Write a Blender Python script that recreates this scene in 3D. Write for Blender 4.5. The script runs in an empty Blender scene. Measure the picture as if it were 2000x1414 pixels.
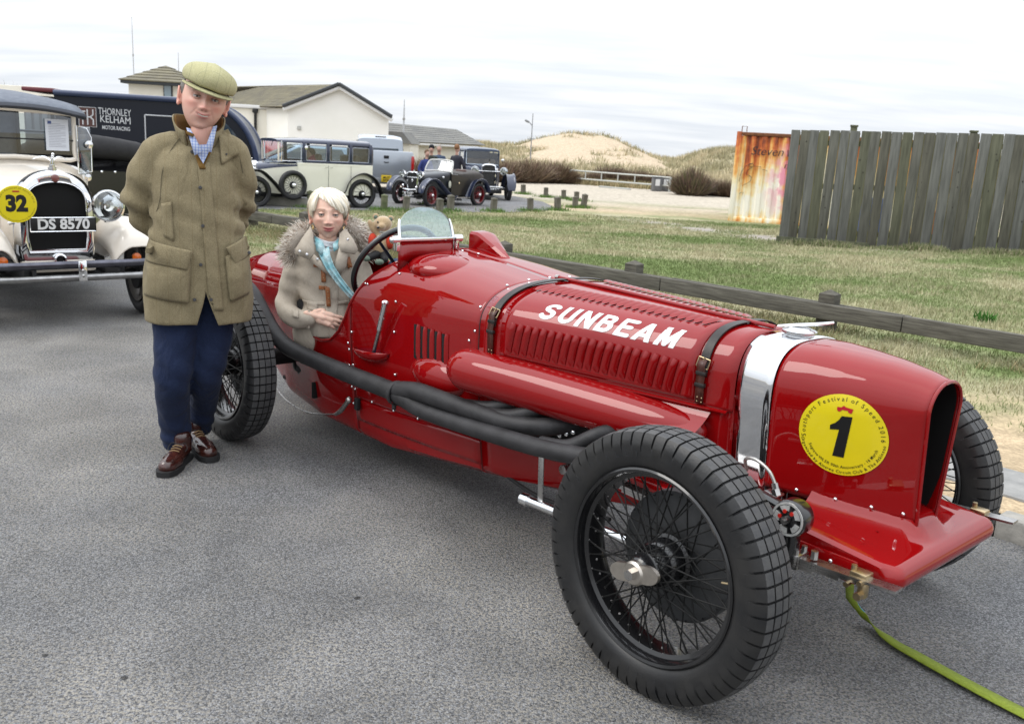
import bpy, bmesh, math, random
import numpy as np
from mathutils import Vector, Matrix, Euler
from mathutils.bvhtree import BVHTree
random.seed(7); np.random.seed(7)
S = bpy.context.scene
PI = math.pi
R = math.radians
COL = S.collection
CH = 1.5409; CPITCH = 0.2291; CROLL = 0.0566; CF = 1788.0
cam_d = bpy.data.cameras.new('camera'); cam = bpy.data.objects.new('camera', cam_d); COL.objects.link(cam)
fw = Vector((0, math.cos(CPITCH), -math.sin(CPITCH)))
rt0 = Vector((1, 0, 0)); up0 = rt0.cross(fw)
c_, s_ = math.cos(CROLL), math.sin(CROLL)
rt = rt0 * c_ + up0 * s_; up = up0 * c_ - rt0 * s_
m = Matrix((rt, up, -fw)).transposed().to_4x4(); m.translation = Vector((0, 0, CH))
cam.matrix_world = m
cam_d.sensor_width = 36.0; cam_d.lens = 36.0 * CF / 2000.0
cam_d.clip_start = 0.05; cam_d.clip_end = 3000
cam_d.dof.use_dof = True; cam_d.dof.focus_distance = 3.9; cam_d.dof.aperture_fstop = 6.3
S.camera = cam
S.render.resolution_x = 1024; S.render.resolution_y = 723
SUN_EL = R(48); SUN_AZ = R(-105)      # azimuth measured from +Y towards +X
W = bpy.data.worlds.new('World'); S.world = W; W.use_nodes = True
nt = W.node_tree; nt.nodes.clear()
out = nt.nodes.new('ShaderNodeOutputWorld'); bg = nt.nodes.new('ShaderNodeBackground')
sky = nt.nodes.new('ShaderNodeTexSky'); sky.sky_type = 'NISHITA'; sky.sun_disc = False
sky.sun_elevation = SUN_EL; sky.sun_rotation = SUN_AZ; sky.altitude = 10; sky.air_density = 1.2; sky.dust_density = 2.0
tc = nt.nodes.new('ShaderNodeTexCoord')
sep = nt.nodes.new('ShaderNodeSeparateXYZ'); nt.links.new(tc.outputs['Generated'], sep.inputs[0])
mx = nt.nodes.new('ShaderNodeMath'); mx.operation = 'MAXIMUM'; mx.inputs[1].default_value = 0.0
nt.links.new(sep.outputs['Z'], mx.inputs[0])
ad = nt.nodes.new('ShaderNodeMath'); ad.operation = 'ADD'; ad.inputs[1].default_value = 0.14; nt.links.new(mx.outputs[0], ad.inputs[0])
dv = nt.nodes.new('ShaderNodeVectorMath'); dv.operation = 'DIVIDE'
cb = nt.nodes.new('ShaderNodeCombineXYZ')
for k in range(3): nt.links.new(ad.outputs[0], cb.inputs[k])
nt.links.new(tc.outputs['Generated'], dv.inputs[0]); nt.links.new(cb.outputs[0], dv.inputs[1])
mp = nt.nodes.new('ShaderNodeMapping'); mp.inputs['Scale'].default_value = (0.55, 1.5, 0.0); mp.inputs['Rotation'].default_value = (0, 0, R(12))
nt.links.new(dv.outputs[0], mp.inputs[0])
nz = nt.nodes.new('ShaderNodeTexNoise'); nz.inputs['Scale'].default_value = 1.3; nz.inputs['Detail'].default_value = 7; nz.inputs['Roughness'].default_value = 0.55
nt.links.new(mp.outputs[0], nz.inputs[0])
cr = nt.nodes.new('ShaderNodeValToRGB'); cr.color_ramp.elements[0].position = 0.30; cr.color_ramp.elements[1].position = 0.62
cr.color_ramp.elements[0].color = (0.80, 0.80, 0.80, 1); cr.color_ramp.elements[1].color = (1, 1, 1, 1)
nt.links.new(nz.outputs[0], cr.inputs[0])
nz2 = nt.nodes.new('ShaderNodeTexNoise'); nz2.inputs['Scale'].default_value = 2.2; nz2.inputs['Detail'].default_value = 5
nt.links.new(mp.outputs[0], nz2.inputs[0])
cr2 = nt.nodes.new('ShaderNodeValToRGB'); cr2.color_ramp.elements[0].position = 0.35; cr2.color_ramp.elements[1].position = 0.65
cr2.color_ramp.elements[0].color = (5.8, 6.1, 6.5, 1); cr2.color_ramp.elements[1].color = (7.0, 7.15, 7.35, 1)
nt.links.new(nz2.outputs[0], cr2.inputs[0])
mix = nt.nodes.new('ShaderNodeMix'); mix.data_type = 'RGBA'
nt.links.new(cr.outputs[0], mix.inputs[0]); 
tint = nt.nodes.new('ShaderNodeMix'); tint.data_type = 'RGBA'; tint.inputs[0].default_value = 0.75
tint.inputs[7].default_value = (5.6, 6.4, 7.4, 1)
nt.links.new(sky.outputs[0], tint.inputs[6])
nt.links.new(tint.outputs[2], mix.inputs[6]); nt.links.new(cr2.outputs[0], mix.inputs[7])
zen = nt.nodes.new('ShaderNodeMath'); zen.operation = 'MULTIPLY_ADD'; zen.inputs[1].default_value = 1.75; zen.inputs[2].default_value = 0.92; nt.links.new(mx.outputs[0], zen.inputs[0])
zs = nt.nodes.new('ShaderNodeVectorMath'); zs.operation = 'SCALE'; nt.links.new(mix.outputs[2], zs.inputs[0]); nt.links.new(zen.outputs[0], zs.inputs['Scale'])
nt.links.new(zs.outputs[0], bg.inputs[0]); bg.inputs[1].default_value = 0.14
nt.links.new(bg.outputs[0], out.inputs[0])
sd = bpy.data.lights.new('sun', 'SUN'); sd.energy = 1.5; sd.angle = R(32); sd.color = (1.0, 0.96, 0.9)
so = bpy.data.objects.new('sun', sd); COL.objects.link(so)
dirv = Vector((math.sin(SUN_AZ) * math.cos(SUN_EL), math.cos(SUN_AZ) * math.cos(SUN_EL), math.sin(SUN_EL)))
so.rotation_euler = dirv.to_track_quat('Z', 'Y').to_euler()
S.view_settings.view_transform = 'Standard'; S.view_settings.look = 'None'; S.view_settings.gamma = 1; S.view_settings.exposure = 0.08
S.view_settings.use_curve_mapping = False
def ray(px, py):
    return fw + rt * ((px - 1000) / CF) - up * ((py - 707) / CF)
def G(px, py, z=0.0):
    d = ray(px, py); t = (z - CH) / d.z
    return Vector((0, 0, CH)) + d * t
def PY(px, py, y):
    d = ray(px, py); return Vector((0, 0, CH)) + d * (y / d.y)
def tag(o, label=None, cat=None, group=None, kind=None):
    if label: o['label'] = label
    if cat: o['category'] = cat
    if group: o['group'] = group
    if kind: o['kind'] = kind
    return o
def thing(name, label, cat, loc=(0, 0, 0), rz=0.0, group=None):
    o = bpy.data.objects.new(name, None); COL.objects.link(o)
    o.empty_display_size = 0.1
    o.location = loc; o.rotation_euler = (0, 0, rz)
    return tag(o, label, cat, group)
def copy_tree(o, parent=None):
    c = o.copy(); COL.objects.link(c); c.parent = parent
    for ch in o.children: copy_tree(ch, c)
    return c
MATS = {}
def nd(t, typ, **kw):
    n = t.nodes.new(typ)
    for k, v in kw.items():
        if hasattr(n, k): setattr(n, k, v)
    return n
KA = 0.76      # reflectances are set against a sky brighter than display white
def kc(c): return tuple(v * KA for v in c)
def mat(name, base=(0.5, 0.5, 0.5), rough=0.5, metal=0.0, coat=0.0, coat_rough=0.03, var=0.0, vscale=8.0, base2=None, bump=0.0, bscale=60.0,
        spec=0.5, trans=0.0, ior=1.45, sheen=0.0, emit=None, rvar=0.0, attr=None, stretch=None, alpha=1.0, detail=6, dust=0.0):
    if name in MATS: return MATS[name]
    if metal < .5 and not emit and not attr: base = kc(base); base2 = kc(base2) if base2 else None
    M = bpy.data.materials.new(name); M.use_nodes = True; t = M.node_tree
    b = t.nodes['Principled BSDF']
    b.inputs['Base Color'].default_value = (*base, 1); b.inputs['Roughness'].default_value = rough; b.inputs['Metallic'].default_value = metal
    b.inputs['Coat Weight'].default_value = coat; b.inputs['Coat Roughness'].default_value = coat_rough
    b.inputs['Specular IOR Level'].default_value = spec; b.inputs['Transmission Weight'].default_value = trans; b.inputs['IOR'].default_value = ior
    b.inputs['Sheen Weight'].default_value = sheen; b.inputs['Alpha'].default_value = alpha
    if sheen: b.inputs['Sheen Roughness'].default_value = 0.5
    if emit: b.inputs['Emission Color'].default_value = (*emit[:3], 1); b.inputs['Emission Strength'].default_value = emit[3]
    co = nd(t, 'ShaderNodeTexCoord'); vec = co.outputs['Object']
    if stretch:
        mpn = nd(t, 'ShaderNodeMapping'); mpn.inputs['Scale'].default_value = stretch; t.links.new(vec, mpn.inputs[0]); vec = mpn.outputs[0]
    cur = None
    if attr:
        a = nd(t, 'ShaderNodeAttribute'); a.attribute_name = attr; cur = a.outputs['Color']; t.links.new(cur, b.inputs['Base Color'])
    if var > 0 or base2:
        n = nd(t, 'ShaderNodeTexNoise'); n.inputs['Scale'].default_value = vscale; n.inputs['Detail'].default_value = detail; n.inputs['Roughness'].default_value = 0.6
        t.links.new(vec, n.inputs['Vector'])
        r = nd(t, 'ShaderNodeValToRGB'); r.color_ramp.elements[0].position = 0.33; r.color_ramp.elements[1].position = 0.67
        t.links.new(n.outputs[0], r.inputs[0])
        if base2:
            r.color_ramp.elements[0].color = (*base, 1); r.color_ramp.elements[1].color = (*base2, 1)
            t.links.new(r.outputs[0], b.inputs['Base Color']); cur = r.outputs[0]
        else:
            lo, hi = 1 - var, 1 + var
            r.color_ramp.elements[0].color = (lo, lo, lo, 1); r.color_ramp.elements[1].color = (hi, hi, hi, 1)
            mm = nd(t, 'ShaderNodeMix', data_type='RGBA', blend_type='MULTIPLY'); mm.inputs[0].default_value = 1
            if cur: t.links.new(cur, mm.inputs[6])
            else: mm.inputs[6].default_value = (*base, 1)
            t.links.new(r.outputs[0], mm.inputs[7]); t.links.new(mm.outputs[2], b.inputs['Base Color']); cur = mm.outputs[2]
        if rvar:
            mr = nd(t, 'ShaderNodeMapRange'); mr.inputs[3].default_value = max(0.02, rough - rvar); mr.inputs[4].default_value = min(1, rough + rvar)
            t.links.new(n.outputs[0], mr.inputs[0]); t.links.new(mr.outputs[0], b.inputs['Roughness'])
    if bump > 0:
        n2 = nd(t, 'ShaderNodeTexNoise'); n2.inputs['Scale'].default_value = bscale; n2.inputs['Detail'].default_value = 4
        t.links.new(vec, n2.inputs['Vector'])
        bp = nd(t, 'ShaderNodeBump'); bp.inputs['Strength'].default_value = min(1, bump); bp.inputs['Distance'].default_value = 0.004 * max(1, bump)
        t.links.new(n2.outputs[0], bp.inputs['Height']); t.links.new(bp.outputs[0], b.inputs['Normal'])
    MATS[name] = M
    return M
def cloth(name, c1, c2, check=None, scale=700.0, rough=0.9, wrinkle=0.35, wscale=9.0, lines=None, sheen=0.04):
    """woven cloth: fine weave fleck, optional faint window-pane lines (object x / z)"""
    if name in MATS: return MATS[name]
    c1 = kc(c1); c2 = kc(c2)
    M = bpy.data.materials.new(name); M.use_nodes = True; t = M.node_tree; b = t.nodes['Principled BSDF']
    b.inputs['Roughness'].default_value = rough; b.inputs['Sheen Weight'].default_value = sheen; b.inputs['Specular IOR Level'].default_value = 0.2
    co = nd(t, 'ShaderNodeTexCoord')
    n = nd(t, 'ShaderNodeTexNoise'); n.inputs['Scale'].default_value = scale; n.inputs['Detail'].default_value = 2
    t.links.new(co.outputs['Object'], n.inputs[0])
    n3 = nd(t, 'ShaderNodeTexNoise'); n3.inputs['Scale'].default_value = 14; n3.inputs['Detail'].default_value = 5
    t.links.new(co.outputs['Object'], n3.inputs[0])
    mxx = nd(t, 'ShaderNodeMath', operation='MULTIPLY_ADD'); mxx.inputs[1].default_value = 0.35; t.links.new(n3.outputs[0], mxx.inputs[0]); t.links.new(n.outputs[0], mxx.inputs[2])
    r = nd(t, 'ShaderNodeValToRGB'); r.color_ramp.elements[0].position = 0.45; r.color_ramp.elements[1].position = 0.9
    r.color_ramp.elements[0].color = (*c1, 1); r.color_ramp.elements[1].color = (*c2, 1)
    t.links.new(mxx.outputs[0], r.inputs[0]); cur = r.outputs[0]
    if lines:
        sp = nd(t, 'ShaderNodeSeparateXYZ'); t.links.new(co.outputs['Object'], sp.inputs[0])
        for ax, period, colr, wd in lines:
            w = nd(t, 'ShaderNodeMath', operation='MODULO'); a = nd(t, 'ShaderNodeMath', operation='ADD'); a.inputs[1].default_value = 50.0
            t.links.new(sp.outputs[ax], a.inputs[0]); t.links.new(a.outputs[0], w.inputs[0]); w.inputs[1].default_value = period
            l = nd(t, 'ShaderNodeMath', operation='LESS_THAN'); l.inputs[1].default_value = wd; t.links.new(w.outputs[0], l.inputs[0])
            k = nd(t, 'ShaderNodeMath', operation='MULTIPLY'); k.inputs[1].default_value = 0.55; t.links.new(l.outputs[0], k.inputs[0])
            mm = nd(t, 'ShaderNodeMix', data_type='RGBA'); t.links.new(k.outputs[0], mm.inputs[0]); t.links.new(cur, mm.inputs[6]); mm.inputs[7].default_value = (*colr, 1)
            cur = mm.outputs[2]
    t.links.new(cur, b.inputs['Base Color'])
    n2 = nd(t, 'ShaderNodeTexNoise'); n2.inputs['Scale'].default_value = wscale; n2.inputs['Detail'].default_value = 3; n2.inputs['Distortion'].default_value = 1.2
    mpn = nd(t, 'ShaderNodeMapping'); mpn.inputs['Scale'].default_value = (1, 1, 0.6); t.links.new(co.outputs['Object'], mpn.inputs[0]); t.links.new(mpn.outputs[0], n2.inputs[0])
    bp = nd(t, 'ShaderNodeBump'); bp.inputs['Strength'].default_value = wrinkle; bp.inputs['Distance'].default_value = 0.03; t.links.new(n2.outputs[0], bp.inputs['Height'])
    bp2 = nd(t, 'ShaderNodeBump'); bp2.inputs['Strength'].default_value = 0.5; bp2.inputs['Distance'].default_value = 0.001; t.links.new(n.outputs[0], bp2.inputs['Height']); t.links.new(bp.outputs[0], bp2.inputs['Normal'])
    t.links.new(bp2.outputs[0], b.inputs['Normal'])
    MATS[name] = M; return M
class MB:
    """collects shapes, links them as one mesh object"""
    def __init__(s): s.v = []; s.f = []; s.mi = []; s.cm = 0
    def add(s, vs, fs, M=None):
        o = len(s.v)
        if M is not None: vs = [M @ Vector(v) for v in vs]
        s.v += [tuple(v) for v in vs]; s.f += [tuple(i + o for i in f) for f in fs]; s.mi += [s.cm] * len(fs)
        return s
    def box(s, c, d, rot=None, bev=0.0):
        cx, cy, cz = c; x, y, z = d[0] / 2, d[1] / 2, d[2] / 2
        if bev > 0:
            b = min(bev, x * .9, y * .9, z * .9); bm = bmesh.new(); bmesh.ops.create_cube(bm, size=1)
            for v in bm.verts: v.co = Vector((v.co.x * 2 * x, v.co.y * 2 * y, v.co.z * 2 * z))
            bmesh.ops.bevel(bm, geom=bm.edges[:], offset=b, segments=2, affect='EDGES', profile=0.5)
            vs = [v.co.copy() for v in bm.verts]; bm.verts.index_update(); fs = [[v.index for v in f.verts] for f in bm.faces]; bm.free()
        else:
            vs = [Vector((a * x, b_ * y, c2 * z)) for a in (-1, 1) for b_ in (-1, 1) for c2 in (-1, 1)]
            fs = [(0, 1, 3, 2), (4, 6, 7, 5), (0, 4, 5, 1), (2, 3, 7, 6), (0, 2, 6, 4), (1, 5, 7, 3)]
        M = Matrix.Translation(c) @ (rot.to_matrix().to_4x4() if rot is not None else Matrix())
        return s.add(vs, fs, M)
    def grid(s, rows, close_u=False, close_v=False, flip=False):
        n = len(rows); k = len(rows[0]); vs = [p for r_ in rows for p in r_]; fs = []
        for i in range(n if close_u else n - 1):
            for j in range(k if close_v else k - 1):
                a = i * k + j; b = i * k + (j + 1) % k; c = ((i + 1) % n) * k + (j + 1) % k; d = ((i + 1) % n) * k + j
                fs.append((a, d, c, b) if flip else (a, b, c, d))
        return s.add(vs, fs)
    def tube(s, pts, r, n=10, cap=True, flat=1.0, smooth=0):
        P = [Vector(p) for p in pts]
        if smooth: P, r = catmull(P, r, smooth)
        m_ = len(P); rr = r if isinstance(r, (list, tuple)) else [r] * m_
        rows = []; ref = None
        for i in range(m_):
            t = (P[min(i + 1, m_ - 1)] - P[max(i - 1, 0)]).normalized()
            if ref is None:
                ref = Vector((0, 0, 1)) if abs(t.z) < .9 else Vector((1, 0, 0))
            a = (ref - t * ref.dot(t)).normalized(); ref = a; b = t.cross(a)
            rows.append([P[i] + (a * math.cos(q) * flat + b * math.sin(q)) * rr[i] for q in [2 * PI * j / n for j in range(n)]])
        o = len(s.v); s.grid(rows, close_v=True)
        if cap:
            s.f.append(tuple(o + j for j in range(n))[::-1]); s.mi.append(s.cm)
            s.f.append(tuple(o + (m_ - 1) * n + j for j in range(n))); s.mi.append(s.cm)
        return s
    def cyl(s, a, b, r, n=16, r2=None):
        return s.tube([a, b], [r, r if r2 is None else r2], n)
    def ell(s, c, rad, nu=16, nv=10, rot=None):
        rows = []
        for i in range(nv + 1):
            ph = -PI / 2 + PI * i / nv
            rows.append([Vector((rad[0] * math.cos(ph) * math.cos(2 * PI * j / nu), rad[1] * math.cos(ph) * math.sin(2 * PI * j / nu), rad[2] * math.sin(ph))) for j in range(nu)])
        M = Matrix.Translation(c) @ (rot.to_matrix().to_4x4() if rot is not None else Matrix())
        rows = [[M @ p for p in r_] for r_ in rows]
        return s.grid(rows, close_v=True)
    def rev(s, prof, n=32, axis='y', c=(0, 0, 0)):
        """prof: (radius, offset along axis)"""
        rows = []
        for r_, o in prof:
            row = []
            for j in range(n):
                q = 2 * PI * j / n
                if axis == 'y': p = (r_ * math.cos(q), o, r_ * math.sin(q))
                elif axis == 'x': p = (o, r_ * math.cos(q), r_ * math.sin(q))
                else: p = (r_ * math.cos(q), r_ * math.sin(q), o)
                row.append(Vector(p) + Vector(c))
            rows.append(row)
        return s.grid(rows, close_v=True)
    def prism(s, poly, a, b, axis='y'):
        """poly 2D extruded from a to b along axis (y: poly=(x,z); x: poly=(y,z); z: poly=(x,y))"""
        def P(p, t): return {'y': (p[0], t, p[1]), 'x': (t, p[0], p[1]), 'z': (p[0], p[1], t)}[axis]
        n = len(poly); vs = [P(p, a) for p in poly] + [P(p, b) for p in poly]
        fs = [tuple(range(n)), tuple(range(2 * n - 1, n - 1, -1))] + [(i, i + n, (i + 1) % n + n, (i + 1) % n) for i in range(n)]
        return s.add(vs, fs)
    def quad(s, a, b, c, d): return s.add([a, b, c, d], [(0, 1, 2, 3)])
    def build(s, name, mats, parent=None, smooth=True, angle=38, label=None, recalc=True, weld=False):
        me = bpy.data.meshes.new(name); me.from_pydata([tuple(v) for v in s.v], [], s.f)
        if not isinstance(mats, (list, tuple)): mats = [mats]
        for m_ in mats: me.materials.append(m_)
        if len(mats) > 1: me.polygons.foreach_set('material_index', s.mi)
        if recalc or weld:
            bm = bmesh.new(); bm.from_mesh(me)
            if weld: bmesh.ops.remove_doubles(bm, verts=bm.verts[:], dist=1e-5)
            if recalc: bmesh.ops.recalc_face_normals(bm, faces=bm.faces[:])
            bm.to_mesh(me); bm.free()
        me.polygons.foreach_set('use_smooth', [smooth] * len(me.polygons))
        me.update()
        if smooth and angle: me.set_sharp_from_angle(angle=R(angle))
        o = bpy.data.objects.new(name, me); COL.objects.link(o)
        if parent is not None: o.parent = parent
        if label: o['label'] = label
        return o
def catmull(P, r, k):
    rr = r if isinstance(r, (list, tuple)) else [r] * len(P); out = []; ro = []
    n = len(P)
    for i in range(n - 1):
        p0 = P[max(i - 1, 0)]; p1 = P[i]; p2 = P[i + 1]; p3 = P[min(i + 2, n - 1)]
        for j in range(k):
            t = j / k; t2 = t * t; t3 = t2 * t
            out.append(0.5 * ((2 * p1) + (p2 - p0) * t + (2 * p0 - 5 * p1 + 4 * p2 - p3) * t2 + (3 * p1 - p0 - 3 * p2 + p3) * t3))
            ro.append(rr[i] * (1 - t) + rr[i + 1] * t)
    out.append(P[-1]); ro.append(rr[-1]); return out, ro
def inst(src, name, parent, loc=None, mtx=None):
    o = bpy.data.objects.new(name, src.data if hasattr(src, 'data') else src); COL.objects.link(o)
    if parent is not None: o.parent = parent
    if mtx is not None: o.matrix_local = mtx
    elif loc is not None: o.location = loc
    return o
def solid(o, th, off=-1.0):
    md = o.modifiers.new('s', 'SOLIDIFY'); md.thickness = th; md.offset = off; return o
def frame_m(o, x, y, z):
    M = Matrix((x, y, z)).transposed().to_4x4(); M.translation = o; return M
def baked(o):
    dg = bpy.context.evaluated_depsgraph_get(); dg.update(); me = bpy.data.meshes.new_from_object(o.evaluated_get(dg)); old = o.data
    mods = list(o.modifiers)
    for md in mods: o.modifiers.remove(md)
    o.data = me; me.name = old.name; return o
def organic(name, mb, M, parent, voxel=0.012, smooth=4, label=None, sf=0.5):
    """union of closed shapes -> one continuous skin"""
    o = mb.build(name, M, parent, smooth=True, angle=None, recalc=True)
    md = o.modifiers.new('r', 'REMESH'); md.mode = 'VOXEL'; md.voxel_size = voxel; md.use_smooth_shade = True
    if smooth:
        sm = o.modifiers.new('sm', 'SMOOTH'); sm.iterations = smooth; sm.factor = sf
    baked(o)
    if label: o['label'] = label
    return o
def capsule(mb, pts, rr, n=14, sub=3, flat=1.0):
    """closed tapered limb with round ends"""
    P = [Vector(p) for p in pts]; P, q = catmull(P, list(rr), sub)
    d0 = (P[0] - P[1]).normalized(); d1 = (P[-1] - P[-2]).normalized()
    A = [P[0] + d0 * q[0] * k for k in (.95, .7, .4)]; B = [P[-1] + d1 * q[-1] * k for k in (.4, .7, .95)]
    ra = [q[0] * k for k in (.3, .7, .92)]; rb = [q[-1] * k for k in (.92, .7, .3)]
    mb.tube(A + P + B, ra + q + rb, n, cap=True, flat=flat); return mb
def text_mb(txt, size=1.0, bold=0.0, shear=0.0, spacing=1.0, align='CENTER', cuts=0):
    cu = bpy.data.curves.new('t', 'FONT'); cu.body = txt; cu.size = size; cu.offset = bold * size; cu.shear = shear; cu.space_character = spacing
    cu.align_x = align; cu.align_y = 'CENTER'; cu.resolution_u = 3
    ob = bpy.data.objects.new('t', cu); COL.objects.link(ob)
    dg = bpy.context.evaluated_depsgraph_get(); dg.update()
    me = bpy.data.meshes.new_from_object(ob.evaluated_get(dg))
    bpy.data.objects.remove(ob); bpy.data.curves.remove(cu)
    bm = bmesh.new(); bm.from_mesh(me); bpy.data.meshes.remove(me)
    if cuts and len(bm.verts):
        ys = [v.co.y for v in bm.verts]; xs = [v.co.x for v in bm.verts]; a, b = min(ys), max(ys)
        for k in range(1, cuts): bmesh.ops.bisect_plane(bm, geom=bm.verts[:] + bm.edges[:] + bm.faces[:], plane_co=(0, a + (b - a) * k / cuts, 0), plane_no=(0, 1, 0))
    bm.verts.index_update()
    vs = [(v.co.x, v.co.y) for v in bm.verts]; fs = [tuple(v.index for v in f.verts) for f in bm.faces]; bm.free()
    return vs, fs
def flat_text(name, txt, size, M, mtx, parent, bold=0.0, align='CENTER', spacing=1.0, shear=0.0, sx=1.0):
    vs, fs = text_mb(txt, size, bold, shear, spacing, align)
    mb = MB(); mb.add([(v[0] * sx, v[1], 0) for v in vs], fs)
    o = mb.build(name, M, parent, smooth=False, recalc=False); o.matrix_local = mtx; return o
def LS(a, b, n): return [float(v) for v in np.linspace(a, b, n)]
def lerp(a, b, t): return a + (b - a) * t
def pl(x, xs, ys): return float(np.interp(x, xs, ys))
def hz(x, y, s=1.0, k=0):
    return math.sin(x * 1.7 * s + 3.1 * k) * math.cos(y * 1.3 * s - k) + .5 * math.sin(x * 3.9 * s + y * 2.7 * s + k * 2)
RED = mat('racing_red_paint', (0.285, 0.003, 0.004), 0.5, spec=0.0, coat=1.0, coat_rough=0.012, var=0.05, vscale=3)
REDD = mat('red_inner_paint', (0.12, 0.004, 0.005), 0.5, coat=0.3)
CHROME = mat('polished_nickel', (0.82, 0.83, 0.85), 0.06, 1.0)
STEEL = mat('brushed_steel', (0.42, 0.41, 0.40), 0.28, 1.0, var=0.15, vscale=30, rvar=0.1)
NICKEL = mat('dull_nickel', (0.50, 0.46, 0.41), 0.33, 1.0, var=0.1, vscale=40)
BRONZE = mat('aged_bronze', (0.42, 0.33, 0.20), 0.35, 1.0, var=0.2, vscale=40)
BLACKP = mat('black_enamel', (0.008, 0.008, 0.009), 0.22, coat=0.6, coat_rough=0.08)
BLACKM = mat('matt_black', (0.012, 0.012, 0.013), 0.7)
VOID = mat('opening_shade_black', (0.003, 0.003, 0.003), 0.9)  # near-black colour stands in for the shade inside openings
RUBBER = mat('tyre_rubber', (0.012, 0.0125, 0.014), 0.42, base2=(0.026, 0.025, 0.024), vscale=9, bump=0.15, bscale=160, rvar=0.12)
PIPE = mat('exhaust_black', (0.035, 0.034, 0.036), 0.55, 0.3, var=0.35, vscale=14, bump=0.25, bscale=220, rvar=0.12)
GLASS = mat('clear_glass', (0.95, 0.97, 0.97), 0.0, trans=1.0, ior=1.02, spec=0.9)
LEATHER = mat('dark_strap_leather', (0.018, 0.014, 0.012), 0.42, var=0.3, vscale=60, bump=0.2, bscale=250)
BROWNL = mat('brown_leather', (0.075, 0.022, 0.014), 0.35, var=0.3, vscale=60, bump=0.2, bscale=250)
WHITEP = mat('white_paint', (0.80, 0.80, 0.79), 0.4)
YEL = mat('yellow_vinyl', (0.83, 0.68, 0.012), 0.3, coat=0.4, var=0.03, vscale=10, bump=0.12, bscale=8)
INK = mat('black_print', (0.01, 0.01, 0.01), 0.4)
def thin_glass(name, tint=(0.9, 0.95, 0.96), fres=1.5, boost=1.0, rough=0.0):
    if name in MATS: return MATS[name]
    M = bpy.data.materials.new(name); M.use_nodes = True; t = M.node_tree; t.nodes.clear()
    o = nd(t, 'ShaderNodeOutputMaterial'); mx = nd(t, 'ShaderNodeMixShader'); tr = nd(t, 'ShaderNodeBsdfTransparent'); tr.inputs[0].default_value = (*tint, 1)
    g = nd(t, 'ShaderNodeBsdfGlossy'); g.inputs['Roughness'].default_value = rough; g.inputs[0].default_value = (.95, .97, 1, 1)
    f = nd(t, 'ShaderNodeFresnel'); f.inputs[0].default_value = fres
    k = nd(t, 'ShaderNodeMath', operation='MULTIPLY'); k.use_clamp = True; k.inputs[1].default_value = boost * 2; t.links.new(f.outputs[0], k.inputs[0])
    t.links.new(k.outputs[0], mx.inputs[0]); t.links.new(tr.outputs[0], mx.inputs[1]); t.links.new(g.outputs[0], mx.inputs[2]); t.links.new(mx.outputs[0], o.inputs[0])
    MATS[name] = M; return M
TGLASS = thin_glass('window_glass')
WGLASS = thin_glass('aero_screen_glass', (0.80, 0.90, 0.93), 1.5, 1.1)
LENS = thin_glass('lamp_glass', (0.92, 0.93, 0.9), 1.5, 1.0)
YAW = -0.8303
SB = thing('racing_car', 'red vintage racing car with white SUNBEAM lettering and yellow number 1 roundel', 'racing car', (-0.92365, 5.00785, 0), YAW)
ST = np.array([(-1.25,.50,.012,.02,.62,.74,2),(-1.1,.42,.05,.09,.62,.785,2),(-.8,.33,.14,.19,.66,.855,2.1),(-.4,.22,.24,.30,.70,.915,2.3),(-.1,.16,.31,.365,.72,.955,2.4),(.3,.13,.35,.41,.74,1.0,2.5),(.95,.14,.36,.42,.78,1.07,2.6),(1.3,.18,.36,.41,.80,1.045,2.7),(1.6,.21,.34,.394,.83,1.014,2.7),(2.14,.255,.25,.297,.815,1.004,2.9),(2.68,.32,.16,.20,.80,.99,3.0)])
def prm(x): return [float(np.interp(x, ST[:, 0], ST[:, i])) for i in range(1, 7)]
def topsec(x, off=0.0, N=44, zlow=0.6):
    zb, hb, hw, zs, zt, n = prm(x)
    a = np.linspace(0, PI / 2, N)
    y = (hw + off) * np.sin(a) ** (2 / n); z = zs + (zt - zs + off) * np.cos(a) ** (2 / n)
    return np.append(y, hw + off), np.append(z, zlow)
def BS(x, s, off=0.0):
    """point on the bonnet/cowl surface at station x, arc length |s| from the centre line (s<0: right side)"""
    y, z = topsec(x, off); L = np.concatenate([[0], np.cumsum(np.hypot(np.diff(y), np.diff(z)))]); a = abs(s)
    yy = float(np.interp(a, L, y)); return Vector((x, -yy if s <= 0 else yy, float(np.interp(a, L, z))))
def BF(x, s, off=0.0):
    p = BS(x, s, off); e = 0.006
    tx = (BS(x + e, s, off) - BS(x - e, s, off)).normalized(); ts = (BS(x, s + e, off) - BS(x, s - e, off)).normalized()
    if s == 0: ts = Vector((0, 1, 0))
    n = tx.cross(ts).normalized(); ts = n.cross(tx).normalized()
    return p, tx, ts, n     # ts points to increasing s (towards the left side / up on the right side)
def smax(x, zl):
    y, z = topsec(x, 0); L = float(np.sum(np.hypot(np.diff(y), np.diff(z)))); return L + (.6 - zl)
def smax2(x, zl):
    y, z = topsec(x, 0, zlow=zl); return float(np.sum(np.hypot(np.diff(y), np.diff(z))))
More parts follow.
